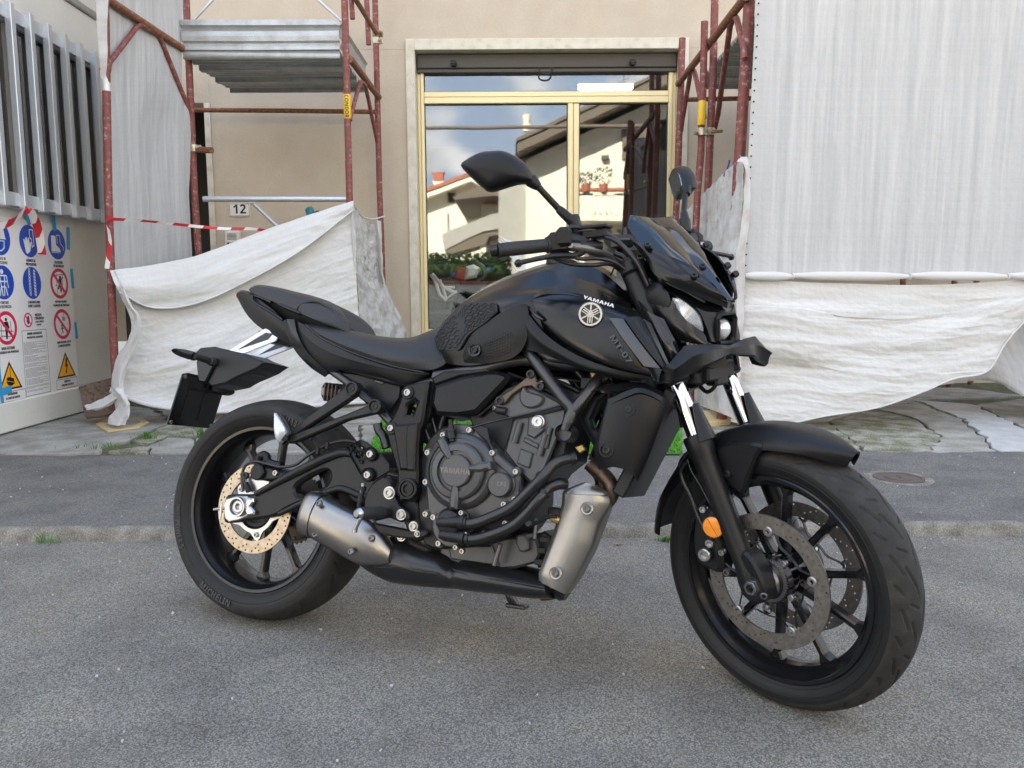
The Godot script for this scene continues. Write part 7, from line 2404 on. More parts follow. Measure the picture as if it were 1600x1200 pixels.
func tank() -> void:
	var pnt: Material = mats["satin black paint"]
	var pla: Material = mats["matte black plastic"]
	var g := group_node("fuel_tank", bike)
	skin("tank_shell", [
		V3([472,819,0,490,860,0,529,901,0,575,938,0,632,970,0,703,998,0,782,1020,0,857,1021,0,917,1010,0,960,985,0,1004,948,0]),
		V3([494,804,50,516,838,66,560,878,78,607,912,84,666,940,88,738,968,90,811,990,86,875,999,70,926,987,62,965,963,58,1014,920,50]),
		V3([500,796,60,521,827,76,570,867,92,616,901,98,675,929,104,748,954,106,818,975,104,863,964,100,910,949,92,963,934,80,1021,896,66]),
		V3([513,782,80,538,813,100,585,848,114,633,879,124,697,907,134,764,917,139,839,919,142,900,914,140,933,911,132,981,903,120,1033,876,96]),
		V3([529,760,95,563,777,120,616,798,142,677,828,158,738,857,168,803,881,172,866,888,170,912,888,166,961,879,160,1006,865,152,1048,847,132]),
		V3([549,736,100,597,727,125,663,726,145,727,739,158,786,761,165,843,778,172,892,769,174,947,745,172,1000,730,166,1050,718,156,1088,709,142])], pnt, g, 60, 6, 0.004, [1, 2], true, true)
	# ribbed rubber knee pad
	var pad := [
		V3([509,793,87,538,831,103,579,866,113,610,888,121,663,884,146,710,879,162]),
		V3([525,782,101,560,804,122,605,827,138,641,843,148,682,854,166,716,861,172]),
		V3([543,767,114,588,763,135,612,764,145,640,799,158,693,830,176,718,855,176])]
	skin("knee_pad", pad, mats["grip rubber"], g, 30, 5, 0.005, [], true, true)
	var ribs := tool()
	for r in 9:
		for k in 19:
			var u := (k + 0.5 + 0.5 * (r % 2)) / 19.8
			var q := on_skin(pad, u, 0.05 + 0.9 * (r + 0.5) / 9.0)
			var nn: Vector3 = q[1]
			if nn.z < 0:
				nn = -nn
			var tt: Vector3 = q[2]
			var b := Basis(tt, nn.cross(tt).normalized(), nn)
			if absf(u - 0.47) < 0.06:
				continue
			add_box(ribs, Transform3D(b * Basis(Vector3.BACK, 0.75 if k % 2 == 0 else -0.45), q[0]), Vector3(0.0118, 0.0030, 0.0052), 0.0010)
	for k in 5:
		var q0 := on_skin(pad, 0.42 + 0.028 * k, 0.12)
		var q1 := on_skin(pad, 0.40 + 0.028 * k, 0.90)
		add_rod(ribs, q0[0] + Vector3(0, 0, 0.001), q1[0] + Vector3(0, 0, 0.001), 0.0026, 0.0026, 6)
	put("pad_ribs", ribs, mats["grip rubber"], g).set_meta("kind", "stuff")
	# knee cover with its field of small studs
	var knee := [
		V3([625,742,143,627,762,147,650,799,160,693,827,172,736,853,180,777,869,183,796,871,182]),
		V3([626,737,145,661,757,165,707,777,179,750,792,187,779,809,189,794,831,189,802,855,185]),
		V3([629,731,143,679,728,161,728,731,172,768,741,179,792,761,182,804,789,185,808,832,185])]
	skin("knee_cover", knee, pla, g, 34, 6, 0.006, [], true, true)
	var studs := tool()
	for r in 10:
		for k in 16:
			var u := 0.22 + 0.032 * k + 0.016 * (r % 2)
			var v := 0.30 + 0.062 * r
			if Vector2((u - 0.46) / 0.26, (v - 0.58) / 0.32).length() > 1.0:
				continue
			var q := on_skin(knee, u, v)
			var nn: Vector3 = q[1] if q[1].z > 0 else -q[1]
			var sz := 0.0042 * (1.1 - Vector2((u - 0.5) / 0.3, (v - 0.6) / 0.4).length() * 0.6)
			add_lathe(studs, Transform3D(frame_along(nn), q[0]), PackedVector2Array([Vector2(sz, 0), Vector2(sz * 0.7, 0.0016), Vector2(0, 0.0022)]), 6)
	put("cover_studs", studs, pla, g).set_meta("kind", "stuff")
	lathe("cover_screw_cup", Transform3D(Basis(Vector3.RIGHT, PI / 2), Vector3(0.667, 0.7586, 0.174)), PackedVector2Array([Vector2(0.0165, -0.006), Vector2(0.016, 0.002), Vector2(0.0125, 0.001), Vector2(0.0115, -0.003), Vector2(0, -0.003)]), mats["gloss black"], g, 24)
	bolt("cover_screw", Vector3(0.6661, 0.7589, 0.172), Vector3.BACK, 0.0085, mats["black bolt"], g)
	# flowing blade under the tank side
	skin("tank_blade", [
		V3([785,874,174,811,838,186,849,800,195,900,765,201,964,736,205,1039,714,205,1114,704,190]),
		V3([779,858,176,801,819,190,839,781,199,893,750,203,957,721,205,1039,703,202,1086,698,190]),
		V3([789,765,170,824,757,182,850,751,187,900,732,191,955,713,193,1029,698,190,1067,696,182])], pla, g, 40, 4, 0.005, [0], true, true)
	raised("blade_slot", V2([807,857,824,848,847,833,844,828,825,836]), 0.180, 0.197, mats["gloss black"], g, 0.002, 1)
	raised("under_panel", V2([815,778,856,763,902,743,890,736,852,739,828,753]), 0.12, 0.165, mats["silver decal"], g, 0.004, 1)
	# side panel that carries the emblem
	skin("emblem_panel", [
		V3([809,905,156,864,907,166,928,897,168,990,879,165,1046,865,156,1072,844,146]),
		V3([808,883,176,864,867,193,933,850,202,1002,834,204,1053,818,198,1092,798,184]),
		V3([830,840,184,877,803,194,938,766,200,1000,740,203,1058,725,197,1107,717,186]),
		V3([841,804,172,885,766,176,942,741,180,1004,720,184,1063,710,182,1111,705,176])], pnt, g, 40, 6, 0.004, [], true, true)
	skin("panel_brow", [
		V3([811,902,160,829,914,158,874,923,150,935,915,142,997,892,136,1059,859,132]),
		V3([809,886,176,839,896,176,891,895,176,946,886,174,1006,871,168,1068,846,152])], pnt, g, 30, 3, 0.006, [], true, true)
	skin("grey_strip", [V3([1007,831,211,1042,785,212,1090,726,206]), V3([1021,832,208,1059,780,210,1107,724,203]), V3([1036,831,203,1078,777,204,1124,723,197])], mats["silver decal"], g, 16, 3, 0.003)
	skin("front_fin", [V3([1039,831,203,1081,777,203,1127,723,196]), V3([1053,836,196,1094,781,198,1131,725,192]), V3([1067,839,180,1096,793,184,1129,731,182])], pla, g, 16, 2, 0.006, [1])
	skin("front_fin", [V3([1073,836,172,1098,791,178,1132,730,180]), V3([1087,828,160,1111,783,168,1136,734,172])], mats["silver decal"], g, 14, 2, 0.006)
	skin("inner_duct", [V3([1042,864,150,1064,840,150,1090,796,150,1113,724,140]), V3([1063,854,110,1094,819,105,1126,782,105,1135,737,105])], mats["gloss black"], g, 14, 3, 0.006)
	# lettering and badge
	var e := Vector3(0.9628, 0.8407, 0.213)
	var nb := Basis(Vector3(0.97, -0.02, -0.24).normalized(), Vector3(0.02, 1, 0.10).normalized(), Vector3(0.24, -0.10, 0.96).normalized()).orthonormalized()
	var eb := Transform3D(nb, e)
	var badge := group_node("tank_emblem", bike, eb)
	lathe("badge_disc", Transform3D(Basis(Vector3.RIGHT, PI / 2), Vector3.ZERO), PackedVector2Array([Vector2(0.0305, -0.006), Vector2(0.0300, 0.001), Vector2(0.0280, 0.0025), Vector2(0, 0.0025)]), mats["gloss black"], badge, 40)
	lathe("badge_ring", Transform3D(Basis(Vector3.RIGHT, PI / 2), Vector3.ZERO), PackedVector2Array([Vector2(0.0270, 0.0024), Vector2(0.0265, 0.0040), Vector2(0.0225, 0.0040), Vector2(0.0220, 0.0024)]), mats["polished alloy"], badge, 40)
	for k in 3:
		var st := tool()
		var rot := Transform3D(Basis(Vector3.BACK, TAU * k / 3.0), Vector3.ZERO)
		for q in [[0.0, -0.0045, 0.0030, 0.030], [0.0, 0.0165, 0.0034, 0.011], [-0.0048, -0.0130, 0.0022, 0.016], [0.0048, -0.0130, 0.0022, 0.016]]:
			add_box(st, rot * Transform3D(Basis(), Vector3(q[0], -q[1] if false else q[1], 0.0036 + 0.0002 * k)), Vector3(q[2], q[3], 0.0016), 0.0003)
		add_box(st, rot * Transform3D(Basis(), Vector3(0, -0.0050, 0.0036 + 0.0002 * k)), Vector3(0.0118, 0.0024, 0.0016), 0.0003)
		put("badge_fork", st, mats["polished alloy"], badge)
	var dir := Vector3(1.014, 0.8642, 0.2) - Vector3(0.939, 0.8852, 0.2)
	var ta := atan2(dir.y, dir.x)
	words_on("tank_lettering", "YAMAHA", 0.0102, mats["white print"], bike, Transform3D(Basis(Vector3.UP, 0.12) * Basis(Vector3.BACK, ta) * Basis(Vector3(1.75, 0, 0), Vector3.UP, Vector3.BACK), Vector3(0.9784, 0.8718, 0.206)))
	dir = Vector3(1.072, 0.7263, 0.214) - Vector3(1.014, 0.8, 0.214)
	ta = atan2(dir.y, dir.x)
	words_on("side_lettering", "MT-07", 0.0170, mats["grey print"], bike, Transform3D(Basis(Vector3.BACK, ta) * Basis(Vector3(1.6, 0, 0), Vector3.UP, Vector3.BACK), Vector3(1.038, 0.7624, 0.216)))
	# filler cap
	lathe("filler_cap", Transform3D(Basis(Vector3.BACK, -0.1), Vector3(0.8221, 1.02, -0) + Vector3(0, -0.004, 0)), PackedVector2Array([Vector2(0.045, -0.01), Vector2(0.045, 0.004), Vector2(0.04, 0.008), Vector2(0, 0.008)]), mats["black engine part"], g, 28)


func front_unit() -> void:
	var pla: Material = mats["matte black plastic"]
	var pnt: Material = mats["satin black paint"]
	var h := group_node("headlight_unit", bike, steered)
	skin("top_shell", [
		V3([1100,985,0, 1150,968,0, 1200,945,0, 1245,915,0, 1272,890,0, 1277,882,0]),
		V3([1098,982,45, 1148,964,48, 1196,941,46, 1236,911,40, 1262,887,33, 1270,877,30]),
		V3([1133,954,98,1166,951,96,1193,936,93,1217,924,88,1242,902,71,1260,879,54])], pnt, h, 24, 5, 0.004, [1], true, true)
	skin("face_panel", [
		V3([1245,898,70,1254,878,62,1260,854,56,1265,837,55,1271,819,54]),
		V3([1257,887,50,1262,868,46,1265,851,44,1267,833,44,1270,817,44]),
		V3([1269,884,28,1268,867,31,1266,850,32,1265,832,32,1267,815,30])], pla, h, 14, 4, 0.004, [], true, true)
	# square surround of the projector lamp
	var c := Vector3(1.269, 0.8472, 0)
	var lb := Basis(Vector3(0, 0, -1), Vector3(0.10, 0.995, 0), Vector3(0.995, -0.10, 0)).orthonormalized()
	var lt := Transform3D(lb, c)
	var sq := PackedVector2Array([Vector2(-0.034, -0.028), Vector2(-0.026, -0.038), Vector2(0.026, -0.038), Vector2(0.034, -0.028), Vector2(0.036, 0.024), Vector2(0.028, 0.036), Vector2(-0.028, 0.036), Vector2(-0.036, 0.024)])
	var inner := PackedVector2Array()
	for v in sq:
		inner.append(v * 0.78)
	var st := tool()
	add_plate(st, sq, -0.045, 0.012, 0.006, [inner])
	put("lamp_surround", st, pla, h, lt)
	st = tool()
	add_plate(st, inner, -0.05, -0.034, 0.001)
	put("lamp_back", st, mats["gloss black"], h, lt)
	lathe("lamp_bowl", lt * Transform3D(Basis(Vector3.RIGHT, PI / 2), Vector3(0, -0.004, 0)), PackedVector2Array([Vector2(0.021, -0.004), Vector2(0.018, -0.018), Vector2(0.009, -0.026), Vector2(0, -0.028)]), mats["lamp bowl"], h, 28)
	lathe("lamp_lens", lt * Transform3D(Basis(Vector3.RIGHT, PI / 2), Vector3(0, -0.004, 0)), PackedVector2Array([Vector2(0.0225, -0.006), Vector2(0.0225, -0.002), Vector2(0.020, 0.004), Vector2(0.014, 0.009), Vector2(0.007, 0.0115), Vector2(0, 0.012)]), mats["projector lens"], h, 28)
	lathe("lamp_collar", lt * Transform3D(Basis(Vector3.RIGHT, PI / 2), Vector3(0, -0.004, 0)), PackedVector2Array([Vector2(0.0255, -0.02), Vector2(0.0255, -0.002), Vector2(0.0228, 0.0), Vector2(0.0222, -0.008)]), mats["lamp bowl"], h, 28)
	skin("chin", [
		V3([1267,820,58,1267,814,45,1266,809,30,1254,805,0]),
		V3([1267,810,64,1269,800,48,1269,793,30,1261,787,0])], pla, h, 12, 3, 0.004, [], true, true)
	skin("position_lamp_bowl", [
		V3([1197,919,86,1212,917,80,1233,896,66,1243,875,55,1248,847,50]),
		V3([1198,908,86,1219,877,80,1229,862,66,1242,849,52])], mats["lamp bowl"], h, 18, 4, 0.002, [], true, true)
	skin("position_lamp_lens", [
		V3([1202,923,96,1221,920,91,1243,898,77,1254,875,65,1257,843,58]),
		V3([1205,917,98,1218,900,95,1236,883,83,1247,863,71,1256,843,59]),
		V3([1204,914,97,1214,903,97,1231,875,90,1242,858,76,1255,842,59])], mats["clear lens"], h, 18, 4, 0.0, [], true, true)
	skin("cheek", [
		V3([1121,920,107,1174,910,108,1206,917,101,1219,894,97,1236,872,92,1247,855,80,1260,839,62,1267,817,58]),
		V3([1119,906,106,1166,884,110,1197,870,107,1221,853,102,1240,840,95,1252,829,84,1262,819,70,1269,811,61]),
		V3([1119,897,100,1152,866,104,1187,842,102,1218,828,96,1238,821,90,1252,816,80,1261,811,70,1268,808,60])], pnt, h, 30, 4, 0.004, [], true, true)
	skin("ear_panel", [
		V3([1114,920,104,1113,932,104,1125,948,103,1139,957,100,1154,963,97]),
		V3([1143,916,112,1148,929,113,1160,941,112,1172,949,108,1177,955,102]),
		V3([1185,905,108,1198,903,106,1203,917,104,1195,935,100,1182,947,97])], pla, h, 14, 4, 0.004, [], true, true)
	skin("inner_cheek", [
		V3([1135,922,132,1154,877,132,1173,820,128,1194,770,120]),
		V3([1170,891,132,1185,854,130,1205,817,126,1217,779,116]),
		V3([1186,875,112,1203,842,108,1210,818,100,1218,785,90])], mats["gloss black"], h, 12, 3, 0.004, [], true, true)
	loft("housing", [
		PackedVector3Array([Vector3(1.10, 1.03, 0.06), Vector3(1.10, 1.03, -0.06), Vector3(1.08, 0.84, -0.09), Vector3(1.08, 0.84, 0.09)]),
		PackedVector3Array([Vector3(1.19, 0.972, 0.055), Vector3(1.19, 0.972, -0.055), Vector3(1.18, 0.82, -0.08), Vector3(1.18, 0.82, 0.08)]),
		PackedVector3Array([Vector3(1.245, 0.925, 0.03), Vector3(1.245, 0.925, -0.03), Vector3(1.236, 0.82, -0.045), Vector3(1.236, 0.82, 0.045)])], mats["gloss black"], h, 2)
	bolt("visor_screw", Vector3(1.236, 0.935, 0.06), Vector3(0.7, 0.5, 0.6), 0.006, mats["shiny bolt"], h)
	# wind screen with its satin carrier
	var w := group_node("wind_screen", bike, steered)
	skin("screen", [
		V3([1072,1120,0,1120,1083,0,1164,1038,0,1203,992,0,1244,949,0,1286,909,0]),
		V3([1076,1122,32,1120,1089,36,1165,1042,36,1207,999,31,1248,953,22,1290,908,8]),
		V3([1077,1124,58,1112,1091,68,1158,1045,66,1198,1001,54,1245,952,36,1291,907,12]),
		V3([1075,1126,80,1080,1095,95,1125,1048,100,1176,1008,86,1233,957,60,1288,906,17])], mats["smoked screen"], w, 30, 5, 0.003, [], true, true)
	skin("screen_carrier", [
		V3([1084,1072,97,1134,1049,101,1170,1031,95,1198,1016,84,1217,1004,72,1233,994,61]),
		V3([1099,1054,103,1148,1029,109,1184,1005,104,1214,986,92,1243,970,76,1266,949,52,1290,922,26]),
		V3([1117,1037,105,1164,1004,112,1195,981,106,1227,963,92,1253,943,68,1276,926,44,1291,907,14]),
		V3([1131,1024,104,1170,979,114,1194,964,106,1224,948,90,1251,933,66,1274,919,42,1293,904,12])], pnt, w, 30, 4, 0.004, [], true, true)
	skin("screen_lining", [
		V3([1122,1049,96,1173,1008,82,1230,957,56,1285,906,13]),
		V3([1146,1017,108,1192,981,102,1250,942,64,1288,904,10]),
		V3([1152,984,100,1202,951,94,1253,918,56,1286,891,8])], mats["gloss black"], w, 16, 3, 0.003, [], true, true)
	for q in [Vector3(1.147, 1.046, 0.107), Vector3(1.251, 0.9676, 0.076), Vector3(1.252, 0.988, 0.045)]:
		for s in [1.0, -1.0]:
			lathe("screen_screw", Transform3D(frame_along(Vector3(0.55, 0.45, 0.7 * s)), q * Vector3(1, 1, s)), PackedVector2Array([Vector2(0.008, -0.004), Vector2(0.0082, 0.004), Vector2(0.006, 0.008), Vector2(0.003, 0.008), Vector2(0.0025, 0.004), Vector2(0, 0.004)]), mats["black bolt"], w, 16)
	# small spoiler under the lamp
	var sp := group_node("front_spoiler", bike, steered)
	skin("spoiler_blade", [
		V3([1236,770,185,1256,779,187,1261,818,132,1274,816,66,1283,806,0]),
		V3([1248,764,185,1274,772,182,1280,795,126,1289,803,66,1284,800,0]),
		V3([1218,746,185,1259,744,184,1270,760,132,1293,777,80,1283,787,0]),
		V3([1227,743,192,1258,740,181,1270,754,130,1291,772,79,1280,783,0])], pla, sp, 24, 4, 0.004, [1, 2], false, true)
	skin("end_plate", [V3([1196,778,187,1224,775,190,1238,770,185]), V3([1216,744,187,1218,744,185,1238,746,204])], pla, sp, 8, 3, 0.004, [], true, true)
	skin("spoiler_stay", [V3([1249,803,50,1254,781,48,1261,759,46]), V3([1279,800,20,1285,779,20,1288,757,20])], pla, sp, 8, 3, 0.005, [], true, true)
	# brackets and wiring between the spoiler and the lower clamp
	for e in [[Vector3(1.228, 0.7376, 0.06), Vector3(0.03, 0.03, 0.03)], [Vector3(1.238, 0.7434, 0.03), Vector3(0.04, 0.035, 0.04)], [Vector3(1.236, 0.7375, -0.01), Vector3(0.035, 0.05, 0.05)], [Vector3(1.214, 0.7469, -0.06), Vector3(0.04, 0.04, 0.05)], [Vector3(1.21, 0.7358, 0.075), Vector3(0.02, 0.02, 0.02)]]:
		box("stay_block", e[0], e[1], mats["black engine part"], sp, 0.005)
	for e in [V3([1162,718,40,1200,713,40,1230,723,40,1256,736,40]), V3([1195,716,10,1220,698,10,1243,711,10,1251,733,10]), V3([1148,721,70,1158,691,70,1183,662,70,1192,620,70])]:
		tube("stay_wire", e, [0.005], mats["hose black"], sp, 8, 5)
	# fork-top cables round the steering head
	limb("steering_head", Vector3(1.16, 0.70, 0), Vector3(1.05, 0.94, 0), [[0.0, 0.04], [1.0, 0.035]], mats["frame black"], sp, 20)


func dome(called: String, outline: PackedVector2Array, depth: float, back: float, m: Material, parent: Node, at: Transform3D, power := 0.55) -> MeshInstance3D:
	# an outline that swells forwards like half an egg, with a rimmed back
	var o := outline.duplicate()
	if area2(o) < 0:
		o.reverse()
	var c := Vector2.ZERO
	for v in o:
		c += v
	c /= o.size()
	var st := tool()
	st.set_smooth_group(fresh())
	var n := 9
	var rings := []
	for k in n + 1:
		var t := float(k) / n
		var s := cos(t * PI * 0.5)
		var ring := PackedVector3Array()
		for v in o:
			var q := c + (v - c) * pow(s, power)
			ring.append(Vector3(q.x, q.y, depth * sin(t * PI * 0.5)))
		rings.append(ring)
	for k in n:
		for i in o.size():
			var j := (i + 1) % o.size()
			quad(st, rings[k][i], rings[k + 1][i], rings[k + 1][j], rings[k][j])
	flat_group(st)
	var rim := inset(o, 0.004)
	for i in o.size():
		var j := (i + 1) % o.size()
		quad(st, Vector3(rim[i].x, rim[i].y, -back), Vector3(o[i].x, o[i].y, 0), Vector3(o[j].x, o[j].y, 0), Vector3(rim[j].x, rim[j].y, -back))
	fill(st, Transform3D(), rim, -back, false)
	return put(called, st, m, parent, at)


func handlebars() -> void:
	var blk: Material = mats["black engine part"]
	var pla: Material = mats["matte black plastic"]
	var h := group_node("handlebar", bike, steered)
	for s in [1.0, -1.0]:
		var k := Vector3(1, 1, s)
		tube("bar_tube", scaled3(V3([992,1063,268,1022,1058,225,1044,1048,185,1041,1030,130,1050,1004,92,1058,981,62,1018,969,0]), k), [0.0115, 0.0115, 0.0125, 0.0145, 0.0145], mats["dull bolt"], h, 16, 6)
		limb("grip", Vector3(0.9395, 1.059, 0.384) * k, Vector3(0.9904, 1.065, 0.268) * k, [[0.0, 0.0165], [0.01, 0.0180], [0.04, 0.0180], [0.05, 0.0155], [0.30, 0.0165], [0.60, 0.0160], [0.93, 0.0155], [0.94, 0.0195], [1.0, 0.0195]], mats["grip rubber"], h, 24)
		limb("bar_end", Vector3(0.9287, 1.059, 0.398) * k, Vector3(0.9395, 1.059, 0.384) * k, [[0.0, 0.0105], [0.15, 0.0145], [1.0, 0.0150]], mats["gloss black"], h, 22)
		var sw := tool()
		add_box(sw, Transform3D(), Vector3(0.055, 0.050, 0.045), 0.010)
		add_box(sw, Transform3D(Basis(), Vector3(0.012, 0.012, 0.012)), Vector3(0.035, 0.045, 0.04), 0.008)
		put("switch_box", sw, pla, h, Transform3D(Basis(Vector3.UP, 0.9 * s), Vector3(1.002, 1.068, 0.25) * k))
		# perch, reservoir and lever
		loft("lever_perch", [ring_at(Vector3(1.009, 1.073, 0.226) * k, Vector3(0.35, 0, -1 * s), 0.021, 10), ring_at(Vector3(1.018, 1.069, 0.206) * k, Vector3(0.35, 0, -1 * s), 0.022, 10), ring_at(Vector3(1.032, 1.061, 0.186) * k, Vector3(0.35, 0, -1 * s), 0.019, 10)], blk, h, 2)
		tube("lever", scaled3(V3([1037,1046,205,1024,1037,222,1021,1038,256,1019,1037,290,1021,1033,325,1022,1028,362,1019,1024,386]), k), [0.0085, 0.0075, 0.0065, 0.0058, 0.0056], blk, h, 12, 6)
		lathe("lever_ball", Transform3D(Basis(), Vector3(1.018, 1.023, 0.389) * k), PackedVector2Array([Vector2(0, -0.0095), Vector2(0.006, -0.0075), Vector2(0.0095, 0), Vector2(0.006, 0.0075), Vector2(0, 0.0095)]), blk, h, 16)
		limb("mirror_boss", Vector3(1.011, 1.093, 0.203) * k, Vector3(1.008, 1.133, 0.203) * k, [[0.0, 0.014], [0.1, 0.015], [0.85, 0.015], [1.0, 0.011]], blk, h, 18)
		bolt("perch_bolt", Vector3(1.032, 1.059, 0.24) * k, Vector3(0.6, 0, 0.8 * s), 0.0065, mats["shiny bolt"], h)
		# riser clamps on the upper yoke
		loft("bar_riser", [ring_at(Vector3(1.052, 0.92, 0.045 * s), Vector3(-0.3, 1, 0), 0.022, 12), ring_at(Vector3(1.040, 0.965, 0.045 * s), Vector3(-0.3, 1, 0), 0.020, 12), ring_at(Vector3(1.030, 0.995, 0.045 * s), Vector3(-0.3, 1, 0), 0.024, 12)], blk, h, 2)
		bolt("yoke_bolt", Vector3(1.108, 0.95, 0.102) * k, Vector3(-0.2, 0.6, 0.7 * s), 0.0095, mats["shiny bolt"], h)
		bolt("yoke_bolt", Vector3(1.127, 0.9632, 0.088) * k, Vector3(-0.2, 0.6, 0.7 * s), 0.0095, mats["shiny bolt"], h)
	# brake fluid reservoir on the right only
	var rs := tool()
	add_box(rs, Transform3D(), Vector3(0.062, 0.026, 0.055), 0.006)
	add_box(rs, Transform3D(Basis(), Vector3(0, 0.016, 0)), Vector3(0.066, 0.008, 0.059), 0.003)
	put("fluid_reservoir", rs, pla, h, Transform3D(Basis(Vector3.UP, 0.5), Vector3(1.045, 1.084, 0.168)))
	limb("master_cylinder", Vector3(1.028, 1.06, 0.21), Vector3(1.052, 1.055, 0.16), [[0.0, 0.014], [0.7, 0.015], [1.0, 0.010]], blk, h, 16)
	box("reservoir_stay", Vector3(1.038, 1.073, 0.185), Vector3(0.006, 0.05, 0.012), mats["dull bolt"], h, 0.001)
	# instrument
	var ins := tool()
	add_box(ins, Transform3D(), Vector3(0.03, 0.075, 0.135), 0.008)
	put("instrument", ins, pla, h, Transform3D(Basis(Vector3.BACK, 0.75), Vector3(0.9893, 1.058, 0) + Vector3(0.005, 0, 0)))
	box("instrument_hood", Vector3(1.024, 1.064, 0.06), Vector3(0.035, 0.022, 0.05), mats["silver decal"], h, 0.004)
	# cables and hoses
	for e in [
		[V3([1022,1092,205,1053,1092,190,1083,1077,165,1104,1048,140,1119,1014,118,1132,977,104,1135,919,90]), 0.0055],
		[V3([1019,1078,210,1058,1079,185,1094,1064,160,1117,1029,136,1130,995,118,1142,956,108]), 0.0050],
		[V3([1013,1046,240,1031,1029,215,1059,1026,180,1081,1011,140,1101,973,110,1108,921,95]), 0.0048],
		[V3([993,1081,255,1015,1102,225,1043,1096,190,1075,1083,160]), 0.0040],
		[V3([981,1040,260,1013,1019,230,1047,1012,190,1060,1013,150,1067,1000,120]), 0.0050],
		[V3([1054,1038,120,1074,1026,110,1084,998,100,1098,952,90,1109,890,80]), 0.0060]]:
		tube("cable", e[0], [e[1]], mats["hose black"], h, 8, 6)
	tube("cable_tie", V3([1067,1012,125,1065,1004,135,1061,992,140,1056,986,142]), [0.0024], pla, h, 6, 4)
	box("cable_clip", Vector3(1.044, 1.084, 0.19), Vector3(0.012, 0.03, 0.008), mats["dull bolt"], h, 0.001)
	# mirrors
	var outline := smooth2(V2([2,18, 19,32, 53,44, 84,44, 112,40, 149,17, 170,-12, 177,-29, 173,-37, 162,-40, 134,-40, 85,-49, 68,-49, 56,-43, 28,-15]), 3)
	var plane := Transform3D(Basis(Vector3(0.7926, 0, -0.6097), Vector3.UP, Vector3(0.6097, 0, 0.7926)), Vector3(0.821, 1.25, 0.384))
	for s in [1.0, -1.0]:
		var m := group_node("mirror", bike, steered * Transform3D(Basis().scaled(Vector3(1, 1, s)), Vector3.ZERO))
		dome("mirror_shell", outline, 0.042, 0.008, pla, m, plane, 0.5)
		var gl := PackedVector2Array()
		for v in inset(outline if area2(outline) > 0 else reversed2(outline), 0.008):
			gl.append(v)
		var st := tool()
		add_plate(st, gl, -0.0105, -0.0085, 0.0)
		put("mirror_glass", st, mats["chrome tube"], m, plane)
		limb("stem_collar", Vector3(0.9536, 1.219, 0.282), Vector3(0.9675, 1.2, 0.27), [[0.0, 0.017], [0.5, 0.014], [1.0, 0.009]], pla, m, 16)
		limb("stem", Vector3(0.9614, 1.207, 0.272), Vector3(0.9882, 1.144, 0.225), [[0.0, 0.0075], [1.0, 0.0080]], pla, m, 14)
		limb("stem_foot", Vector3(0.9854, 1.15, 0.23), Vector3(1.012, 1.111, 0.203), [[0.0, 0.0085], [0.1, 0.0105], [0.6, 0.012], [1.0, 0.0135]], pla, m, 16)


func reversed2(p: PackedVector2Array) -> PackedVector2Array:
	var q := p.duplicate()
	q.reverse()
	return q


# ---------------------------------------------------------------- printed safety poster
func paint_poly(im: Image, p: PackedVector2Array, c: Color) -> void:
	var lo := 1e9
	var hi := -1e9
	for v in p:
		lo = minf(lo, v.y)
		hi = maxf(hi, v.y)
	for y in range(maxi(int(lo), 0), mini(int(hi) + 1, im.get_height())):
		var xs := []
		for i in p.size():
			var a := p[i]
			var b := p[(i + 1) % p.size()]
			if (a.y <= y) != (b.y <= y):
				xs.append(a.x + (y - a.y) / (b.y - a.y) * (b.x - a.x))
		xs.sort()
		for k in range(0, xs.size() - 1, 2):
			var x0 := maxi(int(round(xs[k])), 0)
			im.fill_rect(Rect2i(x0, y, maxi(int(round(xs[k + 1])) - x0, 1), 1), c)


func paint_disc(im: Image, c: Vector2, r: float, col: Color) -> void:
	paint_poly(im, circle2(c, r, 48), col)


func paint_line(im: Image, a: Vector2, b: Vector2, w: float, col: Color) -> void:
	var n := (b - a).normalized().orthogonal() * w * 0.5
	paint_poly(im, PackedVector2Array([a + n, b + n, b - n, a - n]), col)


func at2(c: Vector2, s: float, a: Array) -> PackedVector2Array:
	var out := PackedVector2Array()
	for i in range(0, a.size(), 2):
		out.append(c + Vector2(a[i], a[i + 1]) * s)
	return out


